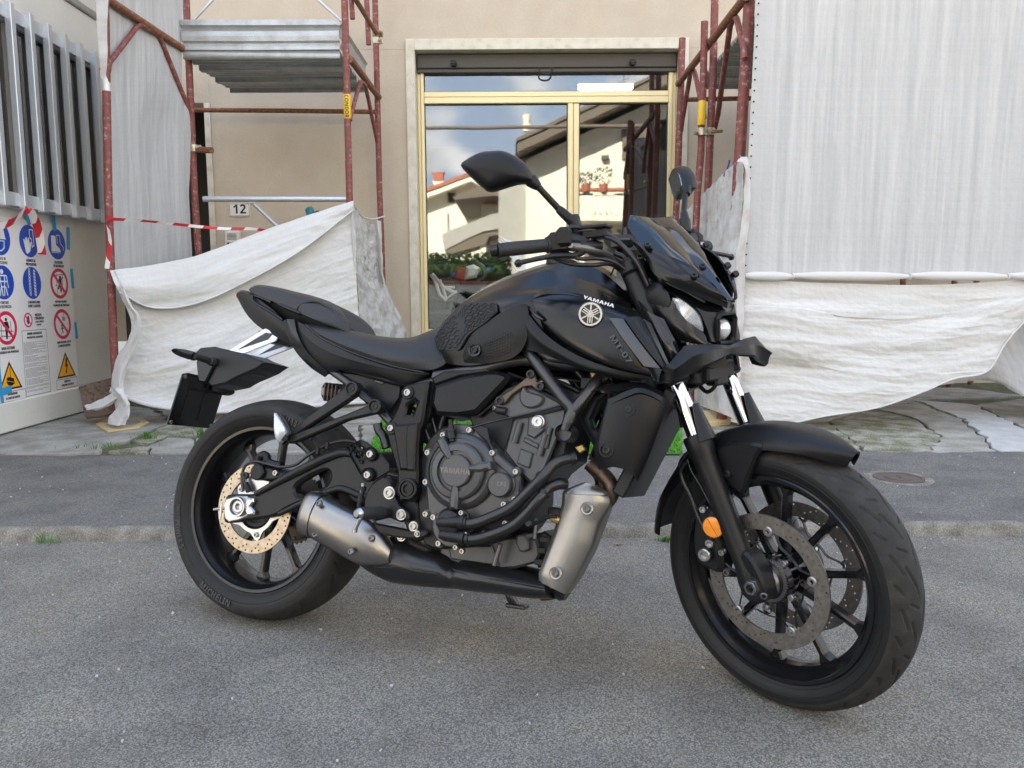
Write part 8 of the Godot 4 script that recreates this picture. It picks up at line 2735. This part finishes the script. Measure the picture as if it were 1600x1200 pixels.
func poster() -> void:
	var W := 640
	var H := 832
	var im := Image.create(W, H, false, Image.FORMAT_RGB8)
	var white := Color(0.89, 0.88, 0.87)
	var blue := Color(0.05, 0.28, 0.68)
	var red := Color(0.83, 0.09, 0.28)
	var black := Color(0.07, 0.07, 0.09)
	var yellow := Color(0.95, 0.66, 0.06)
	im.fill(white)
	var col := [88.0, 304.0, 530.0]
	var row := [96.0, 290.0, 492.0]
	# helmet, gloves, boots
	for k in 3:
		paint_disc(im, Vector2(col[k], row[0]), 75, blue)
	paint_poly(im, at2(Vector2(col[0], row[0]), 1.0, [-40, -5, -34, -36, 0, -50, 34, -36, 40, -5, 46, 4, -46, 4]), white)
	paint_poly(im, at2(Vector2(col[0], row[0]), 1.0, [-34, 10, 34, 10, 30, 44, 8, 58, -12, 58, -30, 40]), white)
	paint_poly(im, at2(Vector2(col[0], row[0]), 1.0, [-28, 14, 28, 14, 24, 40, 6, 52, -10, 52, -24, 36]), blue)
	paint_poly(im, at2(Vector2(col[1], row[0]), 1.0, [-44, -6, -36, -10, -30, 4, -26, -16, -18, -18, -14, -2, -6, -18, 0, -14, 4, 10, 16, 0, 20, 8, 4, 46, -18, 60, -30, 54]), white)
	paint_poly(im, at2(Vector2(col[1], row[0]), 1.0, [4, -56, 36, -56, 40, 20, 20, 30, 18, -6, 4, -14]), white)
	paint_poly(im, at2(Vector2(col[1], row[0]), 1.0, [9, -51, 31, -51, 35, 15, 25, 20, 22, -12, 9, -20]), blue)
	paint_poly(im, at2(Vector2(col[2], row[0]), 1.0, [-46, -40, -8, -40, -6, 4, 22, 20, 30, 34, 28, 44, -48, 44]), white)
	paint_line(im, Vector2(col[2] - 48, row[0] + 39), Vector2(col[2] + 29, row[0] + 39), 3, blue)
	for e in [[2, -44, 30, -44], [30, -44, 30, -6], [30, -6, 54, 12], [54, 12, 54, 30], [2, -44, 6, -4]]:
		paint_line(im, Vector2(col[2] + e[0], row[0] + e[1]), Vector2(col[2] + e[2], row[0] + e[3]), 4, white)
	# harness, chains, no climbing
	paint_disc(im, Vector2(col[0], row[1]), 75, blue)
	paint_disc(im, Vector2(col[0] - 4, row[1] - 48), 11, white)
	for e in [[-20, -32, -6, 60, 6], [14, -32, 4, 60, 6], [-30, -30, 26, -30, 6], [-30, -4, 28, -4, 6], [-28, -30, -34, 20, 5], [26, -30, 34, 24, 5], [-14, 20, -26, 60, 6], [16, 20, 26, 58, 6], [-16, 20, 16, 20, 6]]:
		paint_line(im, Vector2(col[0] + e[0], row[1] + e[1]), Vector2(col[0] + e[2], row[1] + e[3]), e[4], white)
	paint_disc(im, Vector2(col[1], row[1]), 75, blue)
	for i in 9:
		var y: float = row[1] - 60 + i * 14
		paint_disc(im, Vector2(col[1] - 18, y), 8, white)
		paint_disc(im, Vector2(col[1] - 18, y), 4.5, blue)
		paint_line(im, Vector2(col[1] + 18, y - 2), Vector2(col[1] + 28, y + 8), 7, white)
	paint_line(im, Vector2(col[1] + 16, row[1] - 62), Vector2(col[1] + 16, row[1] + 62), 2, white)
	paint_line(im, Vector2(col[1] + 30, row[1] - 62), Vector2(col[1] + 30, row[1] + 62), 2, white)
	for q in [[col[2], row[1], 75.0], [col[2], row[2], 75.0], [col[0], row[2], 75.0], [250.0, 462.0, 34.0]]:
		var c := Vector2(q[0], q[1])
		paint_disc(im, c, q[2], red)
		paint_disc(im, c, q[2] * 0.78, white)
	var c1 := Vector2(col[2], row[1])
	paint_disc(im, c1 + Vector2(8, -30), 9, black)
	paint_poly(im, at2(c1, 1.0, [-6, -24, 18, -22, 20, 8, 14, 44, 4, 44, 2, 14, -8, 30, -18, 26, -8, 4]), black)
	for e in [[-22, -50, -22, 50, 3], [-38, -40, 40, -46, 3], [26, -46, 26, 48, 3], [-34, 10, -22, 8, 3], [14, -18, 34, -34, 6]]:
		paint_line(im, c1 + Vector2(e[0], e[1]), c1 + Vector2(e[2], e[3]), e[4], black)
	var c2 := Vector2(col[2], row[2])
	paint_poly(im, at2(c2, 1.0, [4, -40, 28, -34, 24, -14, 0, -20]), Color(0.55, 0.55, 0.58))
	paint_line(im, c2 + Vector2(14, -54), c2 + Vector2(14, -38), 3, black)
	paint_disc(im, c2 + Vector2(-6, 8), 6, black)
	for e in [[-6, 12, -4, 32, 7], [-4, 30, -14, 50, 4], [-4, 30, 8, 48, 4], [-6, 16, -18, 26, 4], [-6, 16, 8, 24, 4]]:
		paint_line(im, c2 + Vector2(e[0], e[1]), c2 + Vector2(e[2], e[3]), e[4], black)
	var c3 := Vector2(col[0], row[2])
	paint_disc(im, c3 + Vector2(0, -38), 8, black)
	paint_poly(im, at2(c3, 1.0, [-12, -28, 12, -28, 22, 0, 14, 4, 6, -8, 8, 20, 4, 50, -6, 50, -8, 20, -10, -4, -26, -10]), black)
	for e in [[-50, 10, 48, 16, 3], [-40, 34, 44, 40, 3], [-36, -20, -36, 44, 3], [30, -30, 34, 44, 3]]:
		paint_line(im, c3 + Vector2(e[0], e[1]), c3 + Vector2(e[2], e[3]), e[4], black)
	var c4 := Vector2(250, 462)
	paint_poly(im, at2(c4, 1.0, [-6, -14, -2, -18, 2, -20, 6, -18, 9, -14, 10, 8, 4, 18, -6, 18, -12, 4]), black)
	for q in [[col[2], row[1], 66.0], [col[2], row[2], 66.0], [col[0], row[2], 66.0], [250.0, 462.0, 30.0]]:
		var c := Vector2(q[0], q[1])
		var d: Vector2 = Vector2(0.707, 0.707) * float(q[2])
		paint_line(im, c - d, c + d, q[2] * 0.22, red)
	# warning triangles in their boxes
	for q in [[88.0, 640.0], [534.0, 632.0]]:
		var o := Vector2(q[0], q[1])
		paint_poly(im, at2(o, 1.0, [0, 0, 84, 128, -84, 128]), black)
		paint_poly(im, at2(o, 1.0, [0, 16, 70, 120, -70, 120]), yellow)
	var t1 := Vector2(534, 632)
	paint_poly(im, at2(t1, 1.0, [2, 30, 16, 30, 8, 62, 18, 64, 2, 98, 8, 96, -4, 112, -8, 92, -3, 96, 4, 74, -8, 72]), black)
	var t0 := Vector2(88, 640)
	paint_line(im, t0 + Vector2(2, 30), t0 + Vector2(2, 74), 3, black)
	paint_poly(im, at2(t0, 1.0, [-24, 74, -8, 70, 8, 76, 26, 80, 28, 104, 6, 112, -14, 108, -28, 94]), black)
	paint_line(im, t0 + Vector2(-26, 86), t0 + Vector2(24, 98), 3, yellow)
	# frames
	for q in [[196, 510, 190, 304], [0, 776, 190, 44], [440, 766, 186, 48]]:
		im.fill_rect(Rect2i(q[0], q[1], q[2], 2), black)
		im.fill_rect(Rect2i(q[0], q[1] + q[3], q[2], 2), black)
		im.fill_rect(Rect2i(q[0], q[1], 2, q[3]), black)
		im.fill_rect(Rect2i(q[0] + q[2], q[1], 2, q[3] + 2), black)
	# small print too fine to read
	var rng := RandomNumberGenerator.new()
	rng.seed = 15
	var y := 566
	while y < 800:
		var x := 204
		var end := 204 + (170 if rng.randf() > 0.25 else rng.randi_range(60, 150))
		while x < end:
			var w := rng.randi_range(4, 16)
			im.fill_rect(Rect2i(x, y, mini(w, 376 - x), 2), Color(0.42, 0.42, 0.44))
			x += w + 3
		y += 5 if rng.randf() > 0.12 else 9
	var m := mat("poster print", Color.WHITE, 0.35)
	m.albedo_texture = ImageTexture.create_from_image(im)
	var p := group_node("safety_poster", self, Transform3D(Basis(Vector3.UP, PI / 2), Vector3(-3.188, 0.8225, -5.3025)))
	tagged(p, "large white safety notice poster with blue and red round signs taped to the grey cabin", "poster")
	var hw := 0.4525
	var hh := 0.588
	var st := tool()
	flat_group(st)
	# the sheet bulges a little between its tapes
	for i in 12:
		for j in 12:
			var q := []
			var uv := []
			for e in [[0, 0], [1, 0], [1, 1], [0, 1]]:
				var u: float = (i + e[0]) / 12.0
				var v: float = (j + e[1]) / 12.0
				q.append(Vector3(lerpf(-hw, hw, u), lerpf(hh, -hh, v), 0.002 + 0.006 * sin(u * 7.0) * sin(v * 5.0) * sin(u * PI) * sin(v * PI)))
				uv.append(Vector2(u, v))
			uvquad(st, q, uv)
	st.set_smooth_group(1)
	put("sheet", st, m, p)
	var ink: Material = mats["printed black"]
	var px := 0.905 / 640.0
	for e in [["CASCO DI", 88, 186, 18], ["PROTEZIONE", 88, 204, 18], ["GUANTI DI", 304, 186, 18], ["PROTEZIONE", 304, 204, 18], ["CALZATURE", 530, 186, 18], ["DI SICUREZZA", 530, 204, 18],
			["CINTURE", 88, 380, 18], ["DI SICUREZZA", 88, 398, 18], ["CONTROLLARE", 304, 380, 18], ["FUNI E CATENE", 304, 398, 18], ["VIETATO SALIRE E", 530, 380, 16], ["SCENDERE DAI PONTEGGI", 530, 398, 15],
			["NON GETTARE", 88, 582, 18], ["MATERIALE DAI PONTEGGI", 88, 600, 15], ["NON PASSARE SOTTO", 530, 582, 16], ["I CARICHI SOSPESI", 530, 600, 16],
			["VIETATO", 330, 440, 17], ["L'INGRESSO", 336, 456, 17], ["ai non addetti", 336, 472, 13], ["ai lavori", 330, 486, 13],
			["NORME GENERALI DI", 290, 526, 15], ["PREVENZIONE INFORTUNI", 290, 544, 13],
			["ATTENZIONE", 94, 788, 15], ["AI CARICHI SOSPESI", 94, 806, 14], ["PERICOLO", 534, 780, 15], ["TENSIONE ELETTRICA", 534, 798, 14]]:
		words_on("caption", e[0], e[3] * px * 0.95, ink, p, Transform3D(Basis(Vector3(0.80, 0, 0), Vector3.UP, Vector3.BACK), Vector3((e[1] - 320) * px, (416 - e[2]) * px, 0.0045)), true, 0.0008)
	# strips of blue tape round its rim
	var bt: Material = mats["blue tape"]
	var strips := [
		[Vector3(0.0, -0.590, 0.006), Vector2(0.90, 0.026), 0.0, "long blue tape strip along the poster's lower edge"],
		[Vector3(0.455, -0.16, 0.008), Vector2(0.03, 0.12), 0.06, "blue tape on the poster's right edge, low beside the no passing sign"],
		[Vector3(0.452, 0.215, 0.008), Vector2(0.034, 0.14), 0.05, "blue tape on the poster's right edge at the no climbing sign"],
		[Vector3(0.435, 0.50, 0.008), Vector2(0.04, 0.16), -0.10, "blue tape on the poster's upper right corner below the window"],
		[Vector3(0.27, 0.60, 0.009), Vector2(0.042, 0.12), 0.08, "short blue tape above the white boot sign"],
		[Vector3(-0.03, 0.60, 0.009), Vector2(0.03, 0.09), 0.4, "blue tape scrap by the barrier tape knot"],
		[Vector3(-0.445, -0.26, 0.008), Vector2(0.025, 0.62), 0.05, "upright blue tape strip at the left rim of the frame"],
		[Vector3(-0.40, -0.50, 0.009), Vector2(0.13, 0.045), 0.1, "wide blue tape piece at the poster's lower left"]]
	for s in strips:
		var tt := tool()
		add_box(tt, Transform3D(), Vector3(s[1].x, s[1].y, 0.0012), 0.0003)
		var o := put("blue_tape", tt, bt, self, p.transform * Transform3D(Basis(Vector3.BACK, s[2]), s[0]))
		tagged(o, s[3], "tape", "blue tape strips holding the poster")


# ---------------------------------------------------------------- what the shop glass mirrors: the far side of the street
func build_across_the_street() -> void:
	var both := noise_image(71, 0.02, 256, 5)
	var cream := mat("cream house render", Color.WHITE, 0.9)
	textured(cream, ramped(both, [0.0, lin(0.76, 0.71, 0.57), 1.0, lin(0.82, 0.78, 0.66)]), 0.5)
	var grey := mat("grey house render", Color.WHITE, 0.9)
	textured(grey, ramped(both, [0.0, lin(0.36, 0.35, 0.31), 1.0, lin(0.42, 0.41, 0.37)]), 0.5)
	var tile := mat("terracotta", lin(0.40, 0.13, 0.07), 0.8)
	var soffit := mat("brown eaves", lin(0.16, 0.13, 0.10), 0.8)
	var dark: Material = mats["dark interior"]
	# gabled house with a balcony, right in the mirror image
	var h := group_node("gabled_house", self)
	tagged(h, "cream gabled house across the street, mirrored in the right glass pane with its balcony", "house")
	var z0 := Vector3(1.944, 3.895, 8.7).z
	plate("wall", V2([442,674,457,4835,1938,5491,3823,6324,6064,7329,9507,5797,9719,620]), z0, z0 + 9.0, cream, h, 0.01)
	plate("roof", V2([192,4910,193,5169,2031,5968,3817,6779,6054,7762,9684,6108,9694,5851,6060,7473]), z0 - 0.9, z0 + 9.5, soffit, h, 0.02)
	plate("roof_tiles", V2([155,5188,2031,6005,3817,6816,6053,7798,9720,6144,9717,6217,6050,7905,156,5280]), z0 - 0.95, z0 + 9.6, soffit, h, 0.02)
	plate("chimney", V2([364,5168,365,5500,271,5574,271,5648,688,5645,688,5572,593,5499,591,5019]), z0 + 1.2, z0 + 2.0, cream, h, 0.02)
	lathe("chimney_pot", Transform3D(Basis(), Vector3(0.5074, 5.923, 10.1)), PackedVector2Array([Vector2(0.12, 0), Vector2(0.16, 0.2), Vector2(0.10, 0.25), Vector2(0.14, 0.5), Vector2(0.0, 0.55)]), cream, h, 12)
	plate("side_wing", V2([-397,664,-365,4729,1859,5347,1871,651]), z0 + 0.3, z0 + 1.6, grey, h, 0.02)
	box("wall_lamp", Vector3(2.796, 4.877, 8.7) + Vector3(0, 0, -0.1), Vector3(0.22, 0.14, 0.12), dark, h, 0.02)
	box("window", Vector3(3.742, 5.26, 8.7) + Vector3(0, 0, -0.04), Vector3(0.9, 0.9, 0.06), soffit, h, 0.02)
	var zb := z0 - 1.3
	plate("balcony_slab", V2([1896,2934,1895,3095,4742,3078,4745,2918]), zb, z0 + 0.02, cream, h, 0.02)
	for e in [[903, 926], [958, 1060]]:
		var p := PackedVector2Array()
		for q in [Vector3(1.895, 3.095, 7.4), Vector3(1.893, 3.698, 7.4)]:
			p.append(Vector2(q.x, q.y))
		var x0: float = (e[0] - 800.0) / 1230.0 * 22.7
		var x1: float = (e[1] - 800.0) / 1230.0 * 22.7
		wall_box("balcony_parapet", x0, x1, p[0].y, p[1].y, zb, zb + 0.14, cream, h, 0.01)
	wall_box("balcony_parapet", 1.9, 4.8, Vector3(1.893, 3.751, 7.4).y, Vector3(1.892, 3.84, 7.4).y, zb - 0.03, zb + 0.18, tile, h, 0.01)
	wall_box("balcony_parapet", 1.9, 4.8, Vector3(1.893, 3.627, 7.4).y, Vector3(1.893, 3.734, 7.4).y, zb, zb + 0.14, cream, h, 0.01)
	for i in 3:
		var x := (930.0 + 10.0 * i - 800.0) / 1230.0 * 22.7
		wall_box("baluster", x, x + 0.07, Vector3(1.895, 3.095, 7.4).y, Vector3(1.893, 3.627, 7.4).y, zb + 0.03, zb + 0.11, cream, h, 0.01)
	wall_box("garage_door", 2.2, 4.6, 0.0, 2.2, z0 - 0.03, z0 + 0.1, soffit, h, 0.01)
	for e in [[Vector3(2.11, 3.732, 7.4), 0.30], [Vector3(2.616, 3.729, 7.4), 0.42]]:
		var pl := group_node("balcony_plant", self, Transform3D(Basis(), e[0]))
		tagged(pl, "bushy potted plant on the mirrored balcony, nearer its left corner" if e[1] < 0.4 else "tall thin potted plant on the mirrored balcony", "plant")
		lathe("pot", Transform3D(), PackedVector2Array([Vector2(0, 0), Vector2(0.10, 0), Vector2(0.14, 0.2), Vector2(0.12, 0.2), Vector2(0, 0.18)]), tile, pl, 14)
		leaf_ball(pl, "foliage", Vector3(0, 0.2 + e[1] * 0.6, 0), Vector3(e[1] * 0.7, e[1] * 0.7, e[1] * 0.6), 160, 0.07)
	# white house with red roof, left in the mirror image
	var a := group_node("white_house", self)
	tagged(a, "white gabled house with red tiled roof and chimney, mirrored in the left glass pane", "house")
	var za := Vector3(-2.658, 5.168, 18.7).z
	plate("wall", V2([-4377,603,-4294,4593,-1653,5506,45,4728,21,577]), za, za + 9.0, cream, a, 0.02)
	plate("roof", V2([-4512,4514,-4508,4701,-1651,5691,208,4833,207,4647,-1653,5506]), za - 0.6, za + 9.5, cream, a, 0.02)
	plate("roof_tiles", V2([-4562,4727,-1650,5743,263,4859,263,4992,-1648,5902,-4559,4887]), za - 0.65, za + 9.6, tile, a, 0.02)
	plate("chimney", V2([-3364,5013,-3353,5648,-3406,5701,-3405,5806,-2946,5804,-2947,5698,-3029,5646,-3038,5090]), za + 1.0, za + 1.5, cream, a, 0.02)
	plate("chimney_cap", V2([-3378,5806,-3373,6070,-3453,6123,-2913,6172,-2968,6067,-2973,5804]), za + 0.95, za + 1.55, tile, a, 0.02)
	var wn := box("window", Vector3(-2.499, 4.928, 18.7) + Vector3(0, 0, -0.03), Vector3(0.36, 0.40, 0.08), soffit, a, 0.01)
	box("pane", Vector3(0, 0, -0.045), Vector3(0.28, 0.32, 0.02), mats["window glass"], wn, 0.0)
	wall_box("downpipe", -2.75, -2.68, 0.5, 4.3, za - 0.1, za - 0.02, grey, a, 0.01)
	# terraced house between them, with its long balcony
	var t := group_node("terraced_house", self)
	tagged(t, "house with dark eaves and long grey balcony between the white and the cream house", "house")
	var zt := Vector3(-0.4279, 3.625, 13.7).z
	plate("wall", V2([-1107,633,-1071,4128,1194,4115,1190,620]), zt, zt + 6.0, cream, t, 0.02)
	plate("roof", V2([-1995,4179,-420,4712,1426,4521,1426,4114,-654,4216,-1904,4088]), zt - 1.6, zt + 6.0, soffit, t, 0.02)
	wall_box("shutter", -0.35, 0.25, 4.1, 5.6, zt - 0.08, zt + 0.05, soffit, t, 0.01)
	wall_box("window", -0.95, -0.4, 4.1, 5.5, zt - 0.05, zt + 0.05, tile, t, 0.01)
	var zl := Vector3(-0.6159, 3.227, 11.7).z
	plate("balcony_front", V2([-2271,2341,-2348,2897,-656,3566,1004,3811,1111,3259,-575,2972,-1008,2889]), zl, zl + 0.15, grey, t, 0.02)
	plate("balcony_floor", V2([-2229,2255,-2270,2384,-921,2974,1111,3302,1111,3132,-749,2802,-882,2547,-2143,2212]), zl, zt + 0.1, soffit, t, 0.02)
	wall_box("balcony_column", -1.05, -0.85, 0.5, 2.9, zl + 0.1, zl + 0.3, cream, t, 0.01)
	wall_box("garage_opening", -1.1, 0.9, 0.3, 2.1, zt - 0.04, zt + 0.05, dark, t, 0.01)
	# thick cable bundle and an aerial over the street
	tagged(rod("overhead_cable", Vector3(-5.332, 4.338, 1.7), Vector3(3.517, 4.379, 1.7), 0.038, soffit, self), "thick dark overhead cable crossing the street, mirrored high in both panes", "cable")
	var ae := group_node("roof_aerial", self)
	tagged(ae, "thin television aerial above the roofs, mirrored in the top pane", "aerial")
	rod("mast", Vector3(3.627, 7.133, 10.7), Vector3(3.618, 7.958, 10.7), 0.02, soffit, ae)
	for e in [[Vector3(3.216, 7.411, 10.7), Vector3(3.804, 7.683, 10.7), 0.012], [Vector3(3.44, 7.449, 10.7), Vector3(3.438, 7.587, 10.7), 0.012], [Vector3(3.318, 7.371, 10.7), Vector3(3.317, 7.528, 10.7), 0.012]]:
		rod("aerial_arm", e[0], e[1], e[2], soffit, ae, -1.0, 8)
	# hedge on its low wall
	var zh := Vector3(-1.11, 1.524, 4.7).z
	var wl := group_node("garden_wall", self)
	tagged(wl, "low tan garden wall with a terracotta coping under the hedge across the street", "wall")
	wall_box("wall_body", -12.0, 12.0, 0.0, 1.14, zh - 0.1, zh + 0.15, cream, wl, 0.01)
	for i in 48:
		wall_box("coping_tile", -12.0 + 0.5 * i, -12.0 + 0.5 * i + 0.49, 1.141, 1.22, zh - 0.15, zh + 0.2, tile, wl, 0.015)
	var hd := group_node("hedge", self, Transform3D(Basis(), Vector3(-3.6, 1.2, zh + 0.55)))
	tagged(hd, "dark green clipped hedge behind the low garden wall across the street", "hedge")
	leaf_ball(hd, "foliage", Vector3(0, 0.32, 0), Vector3(3.6, 0.42, 0.45), 9000, 0.10)
	box("inner_growth", Vector3(0, 0.25, 0), Vector3(7.0, 0.62, 0.7), mats["hedge leaf"], hd, 0.1)
	for i in 9:
		rod("stem", Vector3(-3.2 + 0.8 * i, -1.2, 0), Vector3(-3.1 + 0.8 * i, 0.3, 0), 0.03, soffit, hd, 0.015, 8)
	shop_motorcycles()


func leaf_ball(parent: Node, called: String, c: Vector3, r: Vector3, n: int, size: float) -> void:
	if not mats.has("hedge leaf"):
		mat("hedge leaf", lin(0.022, 0.050, 0.010), 0.6, 0.0, 0.3)
	var rng := RandomNumberGenerator.new()
	rng.seed = n
	var st := tool()
	quad(st, Vector3(-0.35, 0, 0), Vector3(0, -0.5, 0.06), Vector3(0.35, 0, 0), Vector3(0, 0.5, 0.06))
	st.generate_normals()
	var am := st.commit()
	am.surface_set_material(0, mats["hedge leaf"])
	var mm := MultiMesh.new()
	mm.transform_format = MultiMesh.TRANSFORM_3D
	mm.mesh = am
	mm.instance_count = n
	for i in n:
		var p := Vector3(rng.randf_range(-1, 1), rng.randf_range(-1, 1), rng.randf_range(-1, 1))
		if p.length() > 1.0 and r.x < 1.0:
			p = p.normalized()
		var k := rng.randf_range(0.7, 1.3) * size
		mm.set_instance_transform(i, Transform3D(Basis.from_euler(Vector3(rng.randf() * TAU, rng.randf() * TAU, rng.randf() * TAU)).scaled(Vector3.ONE * k), c + p * r))
	var o := MultiMeshInstance3D.new()
	o.name = called
	o.multimesh = mm
	o.set_meta("kind", "stuff")
	parent.add_child(o)


# motorcycles standing in the shop, dimly seen through its glass
func shop_motorcycles() -> void:
	var blue := mat("blue fairing", lin(0.02, 0.19, 0.55), 0.3)
	var rubber: Material = mats["black rubber"]
	var white: Material = mats["white plastic"]
	var dark: Material = mats["dark bronze housing"]
	var y0 := 0.42
	var b := group_node("blue_motorcycle", self, Transform3D(Basis(), Vector3(0.0, y0, -9.2)))
	tagged(b, "blue dirt motorcycle standing inside the shop behind the left pane", "motorcycle")
	for x in [-0.75, 0.65]:
		var st := tool()
		var q := PackedVector2Array()
		for i in 13:
			var a := TAU * i / 12
			q.append(Vector2(0.30 + 0.045 * cos(a), 0.05 * sin(a)))
		add_lathe(st, Transform3D(zax, Vector3.ZERO), q, 40)
		put("wheel", st, rubber, b, Transform3D(Basis(), Vector3(x, 0.34, 0)))
		rod("hub", Vector3(x, 0.34, -0.06), Vector3(x, 0.34, 0.06), 0.07, dark, b)
	plate("front_fairing", V2([60,760, 160,1010, 60,1060, -120,1130, -60,1040, -10,960, 0,860]), -0.16, 0.16, blue, b, 0.02)
	plate("tank_shroud", V2([60,740, 420,700, 560,760, 420,880, 160,900]), -0.14, 0.14, blue, b, 0.02)
	plate("rear_panel", V2([-760,620, -240,740, -200,800, -380,790, -840,690]), -0.10, 0.10, blue, b, 0.015)
	tube("rear_strut", V3([-880,700,60, -620,640,60, -760,560,60]), [0.022], blue, b, 10, 1)
	tube("rear_strut", V3([-640,650,60, -860,520,60]), [0.022], blue, b, 10, 1)
	plate("engine_block", V2([-200,300, 300,300, 340,640, 60,720, -200,640]), -0.15, 0.15, dark, b, 0.02)
	plate("seat", V2([-620,800, 60,900, 60,860, -560,750]), -0.09, 0.09, rubber, b, 0.02)
	tube("fork_leg", V3([650,340,80, 480,900,80, 440,1050,80]), [0.025], dark, b, 10, 1)
	tube("fork_leg", V3([650,340,-80, 480,900,-80, 440,1050,-80]), [0.025], dark, b, 10, 1)
	tube("handlebar", V3([420,1080,380, 470,1060,120, 470,1060,-120, 420,1080,-380]), [0.014], rubber, b, 10, 3)
	var k := group_node("black_motorcycle", self, Transform3D(Basis(), Vector3(-1.02, y0, -8.55)))
	tagged(k, "black motorcycle with a white lattice frame inside the shop, low behind the glass", "motorcycle")
	for x in [-0.55, 0.62]:
		var st := tool()
		var q := PackedVector2Array()
		for i in 13:
			var a := TAU * i / 12
			q.append(Vector2(0.26 + 0.055 * cos(a), 0.065 * sin(a)))
		add_lathe(st, Transform3D(zax, Vector3.ZERO), q, 40)
		put("wheel", st, rubber, k, Transform3D(Basis(), Vector3(x, 0.31, 0)))
	plate("body", V2([-300,420, 420,400, 460,640, 200,760, -60,800, -260,700]), -0.16, 0.10, dark, k, 0.02)
	for e in [[V3([180,700,140, 300,560,140, 420,500,140]), 0.02], [V3([200,640,140, 260,480,140, 330,420,140]), 0.018], [V3([260,640,140, 330,440,140, 440,520,140]), 0.016], [V3([300,560,140, 420,560,140]), 0.014], [V3([160,690,140, 230,600,140, 250,500,140]), 0.014]]:
		tube("frame_tube", e[0], [e[1]], white, k, 10, 1)
	plate("side_case", V2([140,640, 360,660, 390,820, 200,840]), -0.12, 0.12, rubber, k, 0.03)
	plate("red_panel", V2([400,640, 520,620, 560,760, 440,780]), -0.10, 0.10, mats["red floor strip"], k, 0.02)
	plate("silver_tank", V2([520,640, 640,660, 690,760, 620,800, 540,780]), -0.12, 0.12, white, k, 0.03)
	tube("headlamp_hoop", V3([640,820,0, 720,760,0, 720,660,0, 640,620,0]), [0.03], dark, k, 10, 4)
	box("number_strip", Vector3(0.30, 0.30, 0.16), Vector3(0.30, 0.05, 0.02), mats["bracket bronze"] if mats.has("bracket bronze") else dark, k, 0.005)
